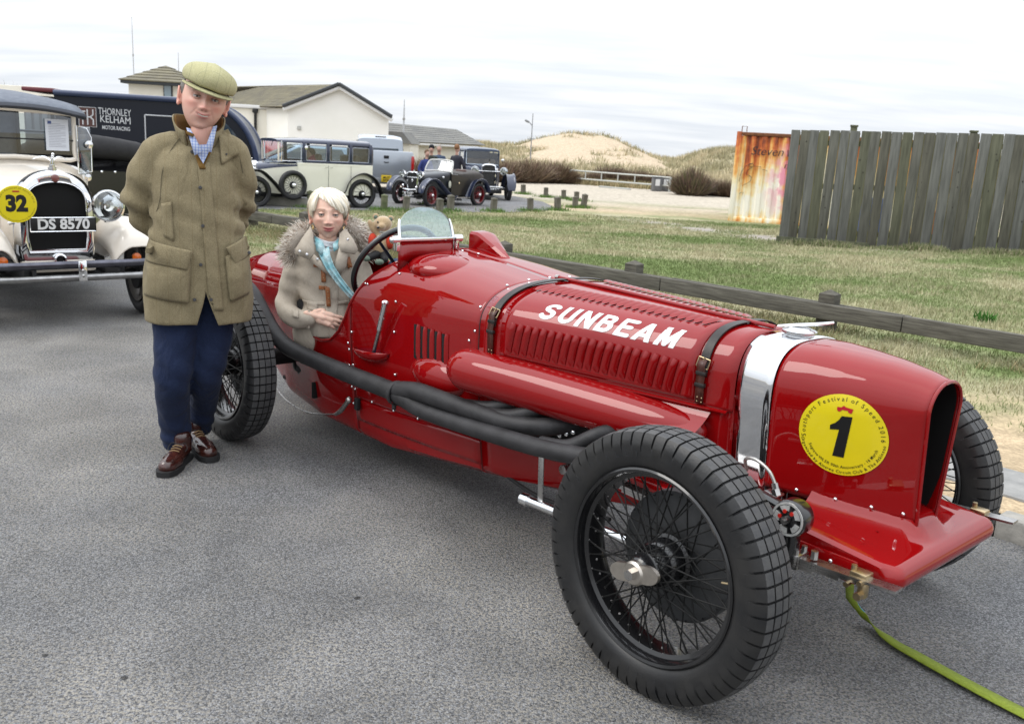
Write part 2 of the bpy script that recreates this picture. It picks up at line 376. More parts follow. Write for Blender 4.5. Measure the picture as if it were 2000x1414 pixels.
def fullsec(x, cut=9.0, N=46, off=0.0):
    zb, hb, hw, zs, zt, n = prm(x)
    pts = [(0, zb), (hb * .5, zb), (hb * .85, zb + .002), (hb * .97, zb + .012), (hb + .004, zb + .035)]
    pts += [(lerp(hb + .004, hw, math.sin(t * PI / 2)), lerp(zb + .035, zs, t)) for t in LS(.08, 1, 14)]
    y, z = topsec(x, 0); pts += [(float(a), float(b)) for a, b in zip(y[:-1][::-1], z[:-1][::-1])]
    o = np.array(pts); L = np.concatenate([[0], np.cumsum(np.hypot(np.diff(o[:, 0]), np.diff(o[:, 1])))])
    u = np.linspace(0, L[-1], N)
    if cut < o[:, 1].max():
        k = int(np.argmax(o[:, 1] > cut)); t = (cut - o[k - 1, 1]) / (o[k, 1] - o[k - 1, 1]); u = np.minimum(u, lerp(L[k - 1], L[k], t))
    return list(zip(np.interp(u, L, o[:, 0]), np.interp(u, L, o[:, 1])))
CUTX = [-.16, -.12, -.08, -.02, .06, .15, .25, .4, .5, .58, .63, .68, .73, .80, .88, .96, 1.0]
CUTZ = [1.2, .955, .86, .74, .655, .605, .572, .560, .585, .645, .71, .79, .86, .94, 1.00, 1.045, 1.2]
def zcut(x):
    if x <= -.14 or x >= .985: return 9.0
    return pl(x, CUTX, CUTZ)
def shell(name, xs, M, cutf=zcut, th=.004, N=46):
    mb = MB(); rows = []
    for x in xs:
        h = fullsec(x, cutf(x), N); rows.append([Vector((x, -y, z)) for y, z in h[::-1]] + [Vector((x, y, z)) for y, z in h[1:]])
    mb.grid(rows); o = mb.build(name, M, SB, angle=32); solid(o, th); return o
tailx = list(np.linspace(-1.25, .683, 64))
o_tail = shell('tail_section', tailx, RED)
o_scut = shell('scuttle', list(np.linspace(.687, 1.597, 46)), RED)
shell('engine_bay_side', list(np.linspace(1.603, 2.68, 20)), RED, cutf=lambda x: .80)
mb = MB()
for sgn in (-1, 1):
    pts = []
    for x in LS(-.13, .975, 60):
        h = fullsec(x, zcut(x), 46)[-1]; pts.append((x, sgn * h[0], h[1]))
    mb.tube(pts, .007, 8)
mb.build('cockpit_bead', RED, SB)
MB().box((.38, 0, .235), (1.1, .62, .02)).build('cockpit_floor', BLACKM, SB)
mb = MB()
for yc in (-.19, .19):
    mb.box((.0, yc, .55), (.10, .34, .50), Euler((0, R(-14), 0)), bev=.04); mb.box((.24, yc, .36), (.44, .34, .12), Euler((0, R(-6), 0)), bev=.05)
mb.build('seat', BLACKM, SB)
def strip_s(name, x0, x1, s0, s1, off, th, M, nx=2, ns=30, parent=SB):
    rows = [[BS(lerp(x0, x1, i / (nx - 1)), lerp(s0, s1, j / (ns - 1)), off) for j in range(ns)] for i in range(nx)]
    o = MB().grid(rows).build(name, M, parent); solid(o, th, 0); return o
sm = smax2(1.6, .24) - .12
mb = MB()
mb.tube([BS(1.6, s, .0) for s in LS(-.62, .62, 60)], .0028, 6)
mb.build('cowl_joint', BLACKM, SB)
def side(x, z):          # lateral half width of the flank at height z
    zb, hb, hw, zs, zt, n = prm(x)
    if z >= zs: return hw * max(0, 1 - ((z - zs) / max(1e-4, zt - zs)) ** n) ** (1 / n)
    t = (z - zb - .035) / (zs - zb - .035); return lerp(hb + .004, hw, math.sin(max(0, min(1, t)) * PI / 2))
mb = MB()
mb.tube([(.685, -side(.685, z) - .000, z) for z in LS(.17, .775, 24)], .0022, 6)
mb.tube([(1.6, -side(1.6, z), z) for z in LS(.24, .62, 18)], .0025, 6)
mb.tube([(x, -side(x, pl(x, [.7, 1.02, 1.6, 2.2], [.345, .353, .385, .43])), pl(x, [.7, 1.02, 1.6, 2.2], [.345, .353, .385, .43])) for x in LS(.7, 2.2, 40)], .0024, 6)
mb.build('panel_seam', REDD, SB)
mb = MB()
rows = []
for x in LS(.69, 1.6, 22):
    z0 = pl(x, [.69, 1.6], [.333, .372])
    rows.append([Vector((x, -side(x, z) - .004, z)) for z in LS(z0, z0 - .11, 6)])
o = mb.grid(rows).build('undertray_panel', RED, SB); solid(o, .003, 0)
rv = MB().rev([(.0062, 0), (.0058, .0022), (.004, .004), (.0001, .0048)], 10, 'z').build('rivet', CHROME, SB)
first = [True]
def put_rivet(p, n):
    n = Vector(n).normalized(); x = Vector((1, 0, 0)); x = (x - n * x.dot(n)).normalized(); y = n.cross(x); M = frame_m(Vector(p) + n * .001, x, y, n)
    if first[0]: rv.matrix_local = M; first[0] = False
    else: inst(rv, 'rivet', SB, mtx=M)
def riv_side(x, z):
    y0 = side(x, z); y1 = side(x, z + .01); put_rivet((x, -y0 - .003, z), (.0, -1, (y1 - y0) / .01 * 1.0))
for x, z in [(.70, .66), (.665, .60), (.672, .57), (.70, .50), (.665, .49), (.672, .385), (.70, .38), (.67, .30), (.70, .29),
             (1.05, .86), (1.05, .725), (1.05, .53), (1.06, .41), (1.545, .78), (1.62, .46), (.843, .35), (1.02, .353), (1.201, .362), (1.385, .374), (1.571, .384),
             (.78, .90), (.80, .90), (1.95, .42), (2.0, .34), (2.18, .45)]: riv_side(x, z)
for s in (-.50, -.40, -.24, -.12, 0., .12, .24):
    p, tx, ts, n = BF(1.575, s, .001); put_rivet(p, n)
for x, s in ((.99, -.38), (1.16, -.30), (1.02, -.03), (1.10, .0)):
    p, tx, ts, n = BF(x, s, .001); put_rivet(p, n)
BZ = .735
def bonnet_piece(name, x0, x1, zl, off, th, nx=24, ns=61, M=RED):
    rows = []
    for x in LS(x0, x1, nx):
        s1 = smax2(x, zl); rows.append([BS(x, s, off) if zl >= .6 else BS(x, s, off) for s in LS(-s1, s1, ns)])
    o = MB().grid(rows).build(name, M, SB, angle=32); solid(o, th); return o
bonnet_piece('bonnet', 1.606, 2.676, .728, .005, .004)
bonnet_piece('bonnet_panel', 1.712, 2.537, .737, .0085, .003, 22)
mb = MB()
for x in (1.606, 2.676): pass
rows = [[Vector((x, -side(x, .735) - .004 - d, .735 + e)) for d, e in ((0, .004), (.012, .001), (.012, -.004), (0, -.006))] for x in LS(1.63, 2.66, 12)]
mb.grid(rows); mb.build('bonnet_ledge', RED, SB)
mb = MB().tube([(1.63, 0, 1.026), (1.9, 0, 1.024), (2.3, 0, 1.012), (2.67, 0, 1.004)], .0075, 8)
mb.build('bonnet_hinge', RED, SB)
mb = MB().tube([(1.612, 0, 1.027), (1.63, 0, 1.027)], .009, 8); mb.build('hinge_pin', STEEL, SB)
def louvre_mesh(L, wd, h, name='louvre'):
    mb = MB(); rows = []
    for i in range(9):
        u = -1 + 2 * i / 8; e = math.sqrt(max(0, 1 - abs(u) ** 3.2))
        rows.append([Vector((lerp(-wd / 2, wd / 2, j / 5), u * L / 2, (h * (1 - (j / 5) ** 1.6) * e) + .0004)) for j in range(6)])
    mb.grid(rows); mb.cm = 1  # slot faces: shade at the open edge painted black
    rows = []
    for i in range(9):
        u = -1 + 2 * i / 8; e = math.sqrt(max(0, 1 - abs(u) ** 3)); w_ = .0045 * e * (1 if u > -.3 else .55)
        rows.append([Vector((-wd / 2 - w_, u * L / 2 * .93, .0008)), Vector((-wd / 2 + .0002, u * L / 2 * .93, .0008)), Vector((-wd / 2 + .0004, u * L / 2 * .93, .0008 + h * .75 * e))])
    mb.grid(rows); return mb
lv_side = louvre_mesh(.118, .020, .011)
lv = lv_side.build('louvre', [RED, VOID], SB, angle=60)
fl = True
NL = 21
for i in range(NL):
    x = lerp(1.768, 2.487, i / (NL - 1)); zc = .812
    y, z = topsec(x, .0085); hw_s = smax2(x, zc); p, tx, ts, n = BF(x, -hw_s, .0115)
    M = frame_m(p, tx, ts, n)
    if fl: lv.matrix_local = M; fl = False
    else: inst(lv, 'louvre', SB, mtx=M)
lt = louvre_mesh(.096, .019, .009).build('louvre', [RED, VOID], SB, angle=60); fl = True
for sg in (-1, 1):
    for i in range(24):
        x = lerp(1.75, 2.49, i / 23); s = lerp(.188, .106, i / 23); k = lerp(1.0, .82, i / 23)
        p, tx, ts, n = BF(x, sg * s, .0115)
        a = R(14) * sg; tx2 = tx * math.cos(a) + ts * math.sin(a); ts2 = n.cross(tx2)
        M = frame_m(p, tx2, ts2 * k, n)
        if fl: lt.matrix_local = M; fl = False
        else: inst(lt, 'louvre', SB, mtx=M)
def letter_cells():
    """bold italic capitals: thick pen strokes sampled on a fine grid"""
    def arc(cx, cy, rx, ry, a0, a1, n=14): return [(cx + rx * math.cos(R(a)), cy + ry * math.sin(R(a))) for a in LS(a0, a1, n)]
    T = .20; h = T / 2
    L = {'S': ([arc(.33, .72, .22, .18, 25, 180) + arc(.33, .72, .22, .20, 180, 268)[1:] + arc(.33, .30, .23, .20, 88, -90) + arc(.33, .30, .24, .20, -90, -155)[1:]], .68),
         'U': ([[(h, 1), (h, .36)] + arc(.33, .36, .23, .26, 180, 360) + [(.56, 1)]], .66),
         'N': ([[(h, 0), (h, 1)], [(h + .02, .93), (.56, .07)], [(.58, 0), (.58, 1)]], .68),
         'B': ([[(h, 0), (h, 1)], [(h, .9), (.34, .9)] + arc(.34, .72, .16, .18, 90, -90) + [(h, .54)], [(h, .53), (.36, .53)] + arc(.36, .315, .19, .215, 90, -90) + [(h, .10)]], .66),
         'E': ([[(h, 0), (h, 1)], [(h, .9), (.54, .9)], [(h, .51), (.48, .51)], [(h, .1), (.54, .1)]], .58),
         'A': ([[(.09, -.02), (.37, .98)], [(.63, -.02), (.37, .98)], [(.20, .30), (.54, .30)]], .72),
         'M': ([[(h, 0), (h + .06, 1)], [(.14, .95), (.40, .12)], [(.66, .95), (.40, .12)], [(.70, 0), (.64, 1)]], .80)}
    x0 = 0; cells = []; c = .018
    for ch in 'SUNBEAM':
        st, w = L[ch]
        xs = np.arange(-.05, w + .05, c); ys = np.arange(0, 1.0, c); X, Y = np.meshgrid(xs + c / 2, ys + c / 2); D = np.full(X.shape, 9.)
        for p in st:
            for (ax, ay), (bx, by) in zip(p[:-1], p[1:]):
                t = np.clip(((X - ax) * (bx - ax) + (Y - ay) * (by - ay)) / max(1e-9, (bx - ax) ** 2 + (by - ay) ** 2), 0, 1); D = np.minimum(D, np.hypot(X - ax - t * (bx - ax), Y - ay - t * (by - ay)))
        for a, b in zip(*np.where(D < h)): cells.append((x0 + xs[b], ys[a]))
        x0 += w + .17
    return cells, x0 - .17, c
cells, wid, cs = letter_cells(); pv = []; fs = []; seen = {}
def lp(a, b):
    k = (round(a / cs * 4), round(b / cs * 4))
    if k in seen: return seen[k]
    u = a / wid; v = b; x = lerp(1.868, 2.448, u) + (v - .5) * .020
    s = lerp(lerp(.364, .278, u), lerp(.283, .198, u), v); pv.append(BS(x, -s, .0098)); seen[k] = len(pv) - 1; return seen[k]
for a, b in cells: fs.append((lp(a, b), lp(a + cs, b), lp(a + cs, b + cs), lp(a, b + cs)))
MB().add(pv, fs).build('lettering', WHITEP, SB, smooth=True, recalc=False, label='white SUNBEAM lettering on the bonnet')
def strap(x, name='leather_strap'):
    rows = []
    s_end = smax2(x, .765)
    for d in (-.017, -.015, .015, .017):
        rows.append([BS(x + d, s, .0125 + (.003 if abs(d) < .016 else 0)) for s in LS(-s_end * .86, s_end, 70)])
    o = MB().grid(rows).build(name, LEATHER, SB, angle=50); solid(o, .003)
    zt_ = .86
    return o
for x, sb in ((1.672, -.42), (2.563, -.295)):
    strap(x)
    p, tx, ts, n = BF(x, sb, .018); rot = frame_m(p, tx, ts, n)
    mb = MB()
    for a, b in (((-.021, -.016, 0), (.021, -.016, 0)), ((.021, -.016, 0), (.021, .016, 0)), ((.021, .016, 0), (-.021, .016, 0)), ((-.021, .016, 0), (-.021, -.016, 0)), ((0, -.016, .002), (0, .018, .004))):
        mb.cyl(a, b, .0024, 8)
    b_ = mb.build('buckle', BRONZE, SB); b_.matrix_local = rot
    zb_ = p.z
    mb = MB(); rows = []
    path = [(zb_ + .012, .022), (zb_ - .01, .028), (zb_ - .035, .017), (zb_ - .06, .019), (zb_ - .1, .016), (.745, .014)]
    for d in (-.016, 0, .016):
        rows.append([Vector((x + d - .002, -side(x, z) - o_, z)) for z, o_ in path])
    o = mb.grid(rows).build('strap_tail', BROWNL, SB, angle=60); solid(o, .004, 0)
    mb = MB()
    for zz in (zb_ - .035, zb_ - .075): MB().box((x - .002, -side(x, zz) - .017, zz), (.040, .014, .014), bev=.003).build('keeper_loop', LEATHER, SB)
    mb = MB()
    for k in range(2):
        for q in (-.009, .009): mb.ell((x + q, -side(x, .755) - .017, .752 + k * .014), (.003, .002, .003), 8, 5)
    mb.build('stud', BRONZE, SB)
vm = MB(); rows = []
vm = louvre_mesh(.155, .021, .007)
vv = vm.build('vent', [RED, VOID], SB, angle=60); fl = True
mbv = MB().box((0, 0, 0), (.019, .150, .002), bev=.0009); vslot = mbv.build('vent_slot_dark', VOID, SB)  # flat black piece painting the darkness of each vent
for i in range(5):
    x = lerp(1.222, 1.408, i / 4); zc = .712 - i * .002
    y0 = side(x, zc); p = Vector((x, -y0 - .0015, zc)); tx = Vector((1, -(side(x + .02, zc) - side(x - .02, zc)) / .04, 0)).normalized()
    ts = Vector((0, -(side(x, zc + .05) - side(x, zc - .05)) / .1, 1)); ts = (ts - tx * ts.dot(tx)).normalized(); n = tx.cross(ts)
    M = frame_m(p, tx, ts, n); M2 = frame_m(p - tx * .0205 + n * .0016, tx, ts, n)
    if fl: vv.matrix_local = M; vslot.matrix_local = M2; fl = False
    else: inst(vv, 'vent', SB, mtx=M); inst(vslot, 'vent_slot_dark', SB, mtx=M2)
pts = []; rr = []
for x, r_, dz in ((1.475, .012, .0), (1.482, .045, 0), (1.50, .066, 0), (1.54, .083, 0), (1.60, .090, 0), (1.9, .092, -.006), (2.25, .088, -.018), (2.42, .078, -.022), (2.52, .060, -.02), (2.58, .035, -.015), (2.60, .008, -.012)):
    pts.append((x, -side(x, .66) - .018, .665 + dz)); rr.append(r_)
MB().tube(pts, rr, 28, smooth=4).build('intake_fairing', RED, SB, angle=60)
rows = []
for x in LS(1.52, 2.60, 24):     # flange that meets the flank under the bonnet ledge
    r_ = pl(x, [1.5, 1.6, 2.4, 2.6], [.05, .095, .085, .02])
    zc = .665 - .02 * (x - 1.5)
    rows.append([Vector((x, -side(x, .72) - lerp(.001, .095, t ** 1.6), lerp(.733, zc + .012, t))) for t in LS(0, 1, 6)])
MB().grid(rows).build('fairing_flange', RED, SB, angle=60)
MB().ell((1.335, -.372, .585), (.19, .075, .085), 28, 18).build('scuttle_bulge', RED, SB, angle=60)
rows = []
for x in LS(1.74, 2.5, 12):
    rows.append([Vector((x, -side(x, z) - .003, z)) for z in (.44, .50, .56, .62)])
MB().grid(rows).build('engine_bay_dark_sheet', VOID, SB)  # black sheet laid on the flank, painting the dark of the engine bay
mb = MB()
for k in range(9):
    x = 2.02 + k * .03; z = .50 + (k % 3) * .014; mb.cyl((x, -side(x, z) - .002, z), (x, -side(x, z) - .030, z), .009, 8); mb.ell((x, -side(x, z) - .032, z), (.010, .006, .010), 8, 6)
mb.build('engine_studs', CHROME, SB)['kind'] = 'stuff'
main = [(-.75, -.47, .78), (-.45, -.50, .80), (-.27, -.515, .775), (-.13, -.505, .715), (-.03, -.50, .635), (.07, -.497, .56), (.18, -.494, .512), (.32, -.49, .492), (.7, -.49, .486), (1.19, -.49, .488)]
MB().tube(main, .041, 20, smooth=6).build('exhaust_pipe', PIPE, SB, angle=60)
MB().tube([(1.17, -.49, .488), (1.26, -.492, .476), (1.42, -.50, .462), (1.8, -.49, .476), (2.15, -.48, .502), (2.42, -.42, .535), (2.52, -.25, .56)], [.044, .039, .034, .034, .034, .034, .034], 18, smooth=6).build('exhaust_pipe', PIPE, SB, angle=60)
MB().tube([(1.17, -.49, .492), (1.27, -.487, .517), (1.37, -.485, .528), (1.6, -.47, .526), (1.85, -.44, .522), (2.0, -.37, .536), (2.08, -.22, .56)], [.044, .042, .040, .037, .036, .035, .034], 18, smooth=6).build('exhaust_pipe', PIPE, SB, angle=60)
for xx, tgt in ((1.80, 0), (1.93, 0), (2.26, 1)):
    e = (xx - .20, -.445 if tgt == 0 else -.465, .530 if tgt == 0 else .505)
    MB().tube([e, (xx - .08, e[1] + .02, e[2] + .018), (xx + .01, e[1] + .08, .585), (xx + .05, e[1] + .2, .60)], .027, 14, smooth=5).build('exhaust_stub', PIPE, SB, angle=60)
mb = MB().rev([(.049, -.012), (.054, -.010), (.054, .010), (.049, .012)], 24, 'x', (1.185, -.49, .488)).box((1.185, -.505, .430), (.02, .012, .03), bev=.003)
mb.build('pipe_clamp', PIPE, SB)
MB().cyl((.915, -.437, .60), (.985, -.452, .735), .009, 14).build('brake_lever', STEEL, SB)
MB().cyl((.980, -.451, .727), (1.038, -.463, .850), .0135, 18).cyl((1.038, -.463, .850), (1.042, -.464, .858), .0155, 18).build('lever_grip', CHROME, SB)
mb = MB(); rows = []
for i in range(25):
    u = -1 + 2 * i / 24; x = .868 + .142 * u; w = .050 * math.sqrt(max(0, 1 - u * u)) ** 1.0; z0 = .607 + .012 * u
    rows.append([Vector((x, -side(x, .6) - w * math.cos(t) * 1.0, z0 - .055 * math.sqrt(max(0, 1 - u * u)) * math.sin(t))) for t in LS(0, PI / 2, 8)])
o = mb.grid(rows).build('lever_scoop', RED, SB, angle=60); solid(o, .003, 0)
rows = [[Vector((p[0], -side(p[0], .6) - .001 - .045 * math.sqrt(max(0, 1 - ((p[0] - .868) / .142) ** 2)) * k, .600 + .012 * (p[0] - .868) / .142 - .012 * (1 - k))) for k in (0, .5, .98)] for p in [(x,) for x in LS(.73, 1.006, 14)]]
MB().grid(rows).build('scoop_lining', mat('dark_blue_lining', (.012, .03, .09), .8), SB)
MB().tube([(-.05, -.42, .22), (.12, -.44, .185), (.35, -.445, .18), (.60, -.44, .235)], .0035, 6, smooth=5).build('brake_cable', STEEL, SB)
MB().tube([(.60, -.44, .235), (.66, -.445, .27), (.71, -.44, .325)], [.008, .012, .011], 10, smooth=3).ell((.715, -.437, .335), (.016, .014, .018), 12, 8).build('cable_lever', STEEL, SB)
MB().box((.735, -.403, .315), (.03, .02, .06), bev=.004).build('cable_bracket', BLACKM, SB)
MB().box((.29, -.375, .275), (.02, .03, .085), bev=.005).build('flank_slot', VOID, SB)
RS = np.array([(2.68, .31, .16, .203, .80, .994, 3.0), (2.82, .32, .165, .218, .80, .992, 3.0)])
NS = np.array([(2.815, .53, .200, .2165, .80, .990, 3.0), (2.90, .527, .183, .201, .805, .993, 2.95), (3.0, .523, .157, .180, .815, .988, 2.8), (3.1, .520, .124, .154, .83, .980, 2.6), (3.2, .518, .088, .126, .85, .965, 2.3), (3.262, .517, .066, .107, .865, .948, 2.1)])
def sec2(T, x, N=40):
    q = [float(np.interp(x, T[:, 0], T[:, i])) for i in range(1, 7)]; zb, hb, hw, zs, zt, n = q
    a = np.linspace(0, PI / 2, N); y = hw * np.sin(a) ** (2 / n); z = zs + (zt - zs) * np.cos(a) ** (2 / n)
    lo = [(lerp(hw, hb, t), lerp(zs, zb, t)) for t in LS(.06, 1, 16)]
    return [(float(b), float(c)) for b, c in zip(y, z)] + lo
def nside(x, z):
    s = sec2(NS, x); zz = [p[1] for p in s][::-1]; yy = [p[0] for p in s][::-1]; return float(np.interp(z, zz, yy))
def loft2(name, T, xs, M, th, off=0.0):
    rows = []
    for x in xs:
        s = sec2(T, x); rows.append([Vector((x, -y - off, z + off * .5)) for y, z in s[::-1]] + [Vector((x, y + off, z + off * .5)) for y, z in s[1:]])
    o = MB().grid(rows).build(name, M, SB, angle=34); solid(o, th); return o
loft2('radiator_shell', RS, np.linspace(2.682, 2.818, 6), CHROME, .006, .003)
loft2('nose_cowl', NS, np.linspace(2.822, 3.262, 26), RED, .005)
s = sec2(NS, 3.262); pts = [(3.262, -y, z) for y, z in s[::-1]] + [(3.262, y, z) for y, z in s[1:]]
MB().tube([(a - .001, b * .985, c) for a, b, c in pts], .0055, 8).build('nose_rim', RED, SB)
rows = []
for x in (3.25, 3.1, 2.95, 2.86):
    s = sec2(NS, x); k = .94; rows.append([Vector((x, -y * k, (z - .7) * .97 + .7)) for y, z in s[::-1]] + [Vector((x, y * k, (z - .7) * .97 + .7)) for y, z in s[1:]])
MB().grid(rows).build('nose_duct', VOID, SB)
mb = MB(); s = sec2(NS, 2.88); poly = [(-y * .93, z * .995) for y, z in s[::-1]] + [(y * .93, z * .995) for y, z in s[1:]]
mb.prism(poly, 2.87, 2.88, 'x'); mb.build('radiator_core', VOID, SB)
for x in (2.925, 3.04, 3.14, 3.225): put_rivet((x, -nside(x, .55) - .001, .545), (0.25, -1, .1))
mb = MB().rev([(.045, .985), (.047, .990), (.047, .996), (.050, .999), (.056, 1.002), (.056, 1.010), (.050, 1.014), (.040, 1.016), (.034, 1.020), (.0001, 1.021)], 36, 'z', (2.762, 0, 0))
mb.build('radiator_cap', mat('satin_steel', (.62, .63, .64), .22, 1.0), SB)
MB().tube([(2.70, -.035, 1.018), (2.75, -.005, 1.026), (2.80, .035, 1.034), (2.845, .062, 1.045)], [.006, .012, .012, .009], 12, smooth=4, flat=.5).build('cap_lever', CHROME, SB)
MB().ell((1.10, -.20, 1.00), (.175, .150, .068), 36, 24).build('scuttle_hump', RED, SB, angle=60)
rows = []
for y in LS(-.352, -.048, 21):
    u = (y + .20) / .152; zb_ = 1.068 - .03 * abs(u) ** 2.5 - (.035 if u < 0 else .01) * abs(u) ** 4; rows.append([Vector((.965 + .02 * (1 - abs(u)), y, zb_ - .035)), Vector((.97, y, 1.112))])
o = MB().grid(rows).build('screen_pedestal', RED, SB); solid(o, .006, 0)
for y in (-.335, -.318, -.082, -.066): put_rivet((.985, y, 1.088), (1, 0, 0))
for y in (-.325, -.075): put_rivet((.985, y, 1.074), (1, 0, 0))
def SP(u, v):   # screen plane: u across, v up
    return Vector((.972 - .26 * v, -.20 + u, 1.122 + v))
ol = [(-.140, 0), (-.140, .055)] + [(.140 * math.cos(a) * -1, .055 + .082 * math.sin(a)) for a in LS(.05, PI - .05, 24)] + [(.140, .055), (.140, 0)]
mb = MB(); n_ = len(ol); mb.add([SP(u, v) for u, v in ol] + [SP(u, v) + Vector((.004, 0, .001)) for u, v in ol], [tuple(range(n_)), tuple(range(2 * n_ - 1, n_ - 1, -1))] + [(i, (i + 1) % n_, (i + 1) % n_ + n_, i + n_) for i in range(n_)])
mb.build('screen_glass', WGLASS, SB, smooth=False)
mb = MB()
mb.box((.973, -.20, 1.120), (.018, .306, .016), bev=.003)
for sg in (-1, 1):
    mb.tube([SP(sg * .150, -.002), SP(sg * .146, .05), SP(sg * .138, .085)], [.0085, .0075, .0055], 10, smooth=3)
mb.build('screen_frame', CHROME, SB)
for sg in (-1, 1):
    mb = MB().box((.975, -.20 + sg * .166, 1.10), (.026, .02, .06), bev=.004).cyl((.975, -.20 + sg * .155, 1.12), (.975, -.20 + sg * .195, 1.12), .017, 16).ell((.975, -.20 + sg * .197, 1.12), (.012, .008, .012), 12, 8)
    mb.build('screen_bracket', CHROME, SB)
SW = Vector((.742, -.205, .967)); tl = .53; RW = .222
ux = Vector((0, 1, 0)); uz = Vector((math.sin(tl), 0, math.cos(tl))); un = ux.cross(uz)
pts = [SW + (ux * math.cos(a) + uz * math.sin(a)) * RW for a in LS(0, 2 * PI, 73)]
rim = MB().tube(pts, .0145, 12, cap=False).build('steering_wheel', BLACKP, SB)
mb = MB()
for k in range(60):
    a = 2 * PI * k / 60; mb.ell(SW + (ux * math.cos(a) + uz * math.sin(a)) * (RW - .010), (.007, .007, .007), 6, 4)
mb.build('finger_grips', BLACKP, rim)['kind'] = 'stuff'
mb = MB()
for k in range(4):
    a = PI / 4 + k * PI / 2; d = ux * math.cos(a) + uz * math.sin(a); mb.tube([SW + d * .03, SW + d * RW], [.012, .009], 8, flat=.5)
mb.cyl(SW - un * .02, SW + un * .02, .032, 16); mb.build('wheel_spokes', mat('dark_blue_spoke', (.02, .035, .07), .4, .6), rim)
MB().cyl(SW, (1.3, -.205, .66), .018, 12).build('steering_column', BLACKP, SB)
A = [(.905, .085, 1.02), (.905, .245, 1.00), (.905, .235, 1.125), (.905, .20, 1.138), (.905, .105, 1.145), (.905, .085, 1.13)]
rows = []
for t in LS(0, 1, 14):
    x = lerp(.905, 1.235, t); h = (1 - t) ** 1.25 if t > .22 else 1 - t * .35; k = 1 if t < .18 else 1 - (t - .18) / .82; hh = max(.0, k) ** .9
    zt_ = lerp(1.030, 1.142, hh); yl = lerp(.10, .082, t); yr = lerp(.235, .105, t ** 1.2)
    zc = prm(x)[4]
    rows.append([Vector((x, yl, .98)), Vector((x, yl + .001, zt_ - .012)), Vector((x, yl + .012, zt_)), Vector((x, lerp(yl, yr, .6), zt_ + .003)), Vector((x, yr - .01, zt_ - .008)), Vector((x, yr, zt_ - .03)), Vector((x, yr + .005, .97))])
mb = MB(); mb.grid(rows); mb.f.append(tuple(range(7))); mb.mi.append(0)
mb.build('passenger_fairing', RED, SB, angle=25)
rows = []
ys = list(np.linspace(-.335, .335, 57))
for y in ys:
    e = max(0, (abs(y) - .300) / .035); rl = .040 * math.sqrt(max(.02, 1 - e * e)) ; cxl = 3.312
    xr = 3.02 if abs(y) > .24 else 2.97
    row = []
    for t in LS(0, 1, 14):
        x = lerp(xr, cxl - .012, t); hb = pl(x, [2.97, 3.26, 3.30], [.165, .066, .03]); d = max(0, abs(y) - hb)
        z = lerp(.505, .478, t) + .052 * math.exp(-d / .035) * (1 if x < 3.255 else max(0, 1 - (x - 3.255) / .05)) - .012 * e * e
        row.append(Vector((x, y, z)))
    for a in LS(80, -100, 16):
        row.append(Vector((cxl + rl * math.cos(R(a)), y * (1 if e == 0 else 1), .436 + rl * math.sin(R(a)) + 0.002)))
    for t in (.3, .7, 1): row.append(Vector((lerp(cxl, 3.02, t), y, lerp(.398 + .04 - rl * .98, .40, t))))
    rows.append(row)
mb = MB().grid(rows)
for k in (0, len(rows) - 1):
    o_ = k * len(rows[0]); mb.f.append(tuple(range(o_, o_ + len(rows[0])))); mb.mi.append(0)
ap = mb.build('front_apron', RED, SB, angle=50)
for x, y in ((3.12, -.20), (3.19, -.16), (3.20, -.27)):
    mb = MB().ell((x, y, .497), (.004, .004, .0015), 8, 5).build('apron_fastener', RED, SB)
mb = MB()
for sg in (-1, 1): mb.box((2.74, sg * .315, .425), (.98, .05, .07), bev=.006)
mb.build('chassis_rail', RED, SB)
for x in (3.06, 3.15, 3.22, 3.26): put_rivet((x, -.341, .435), (0, -1, 0))
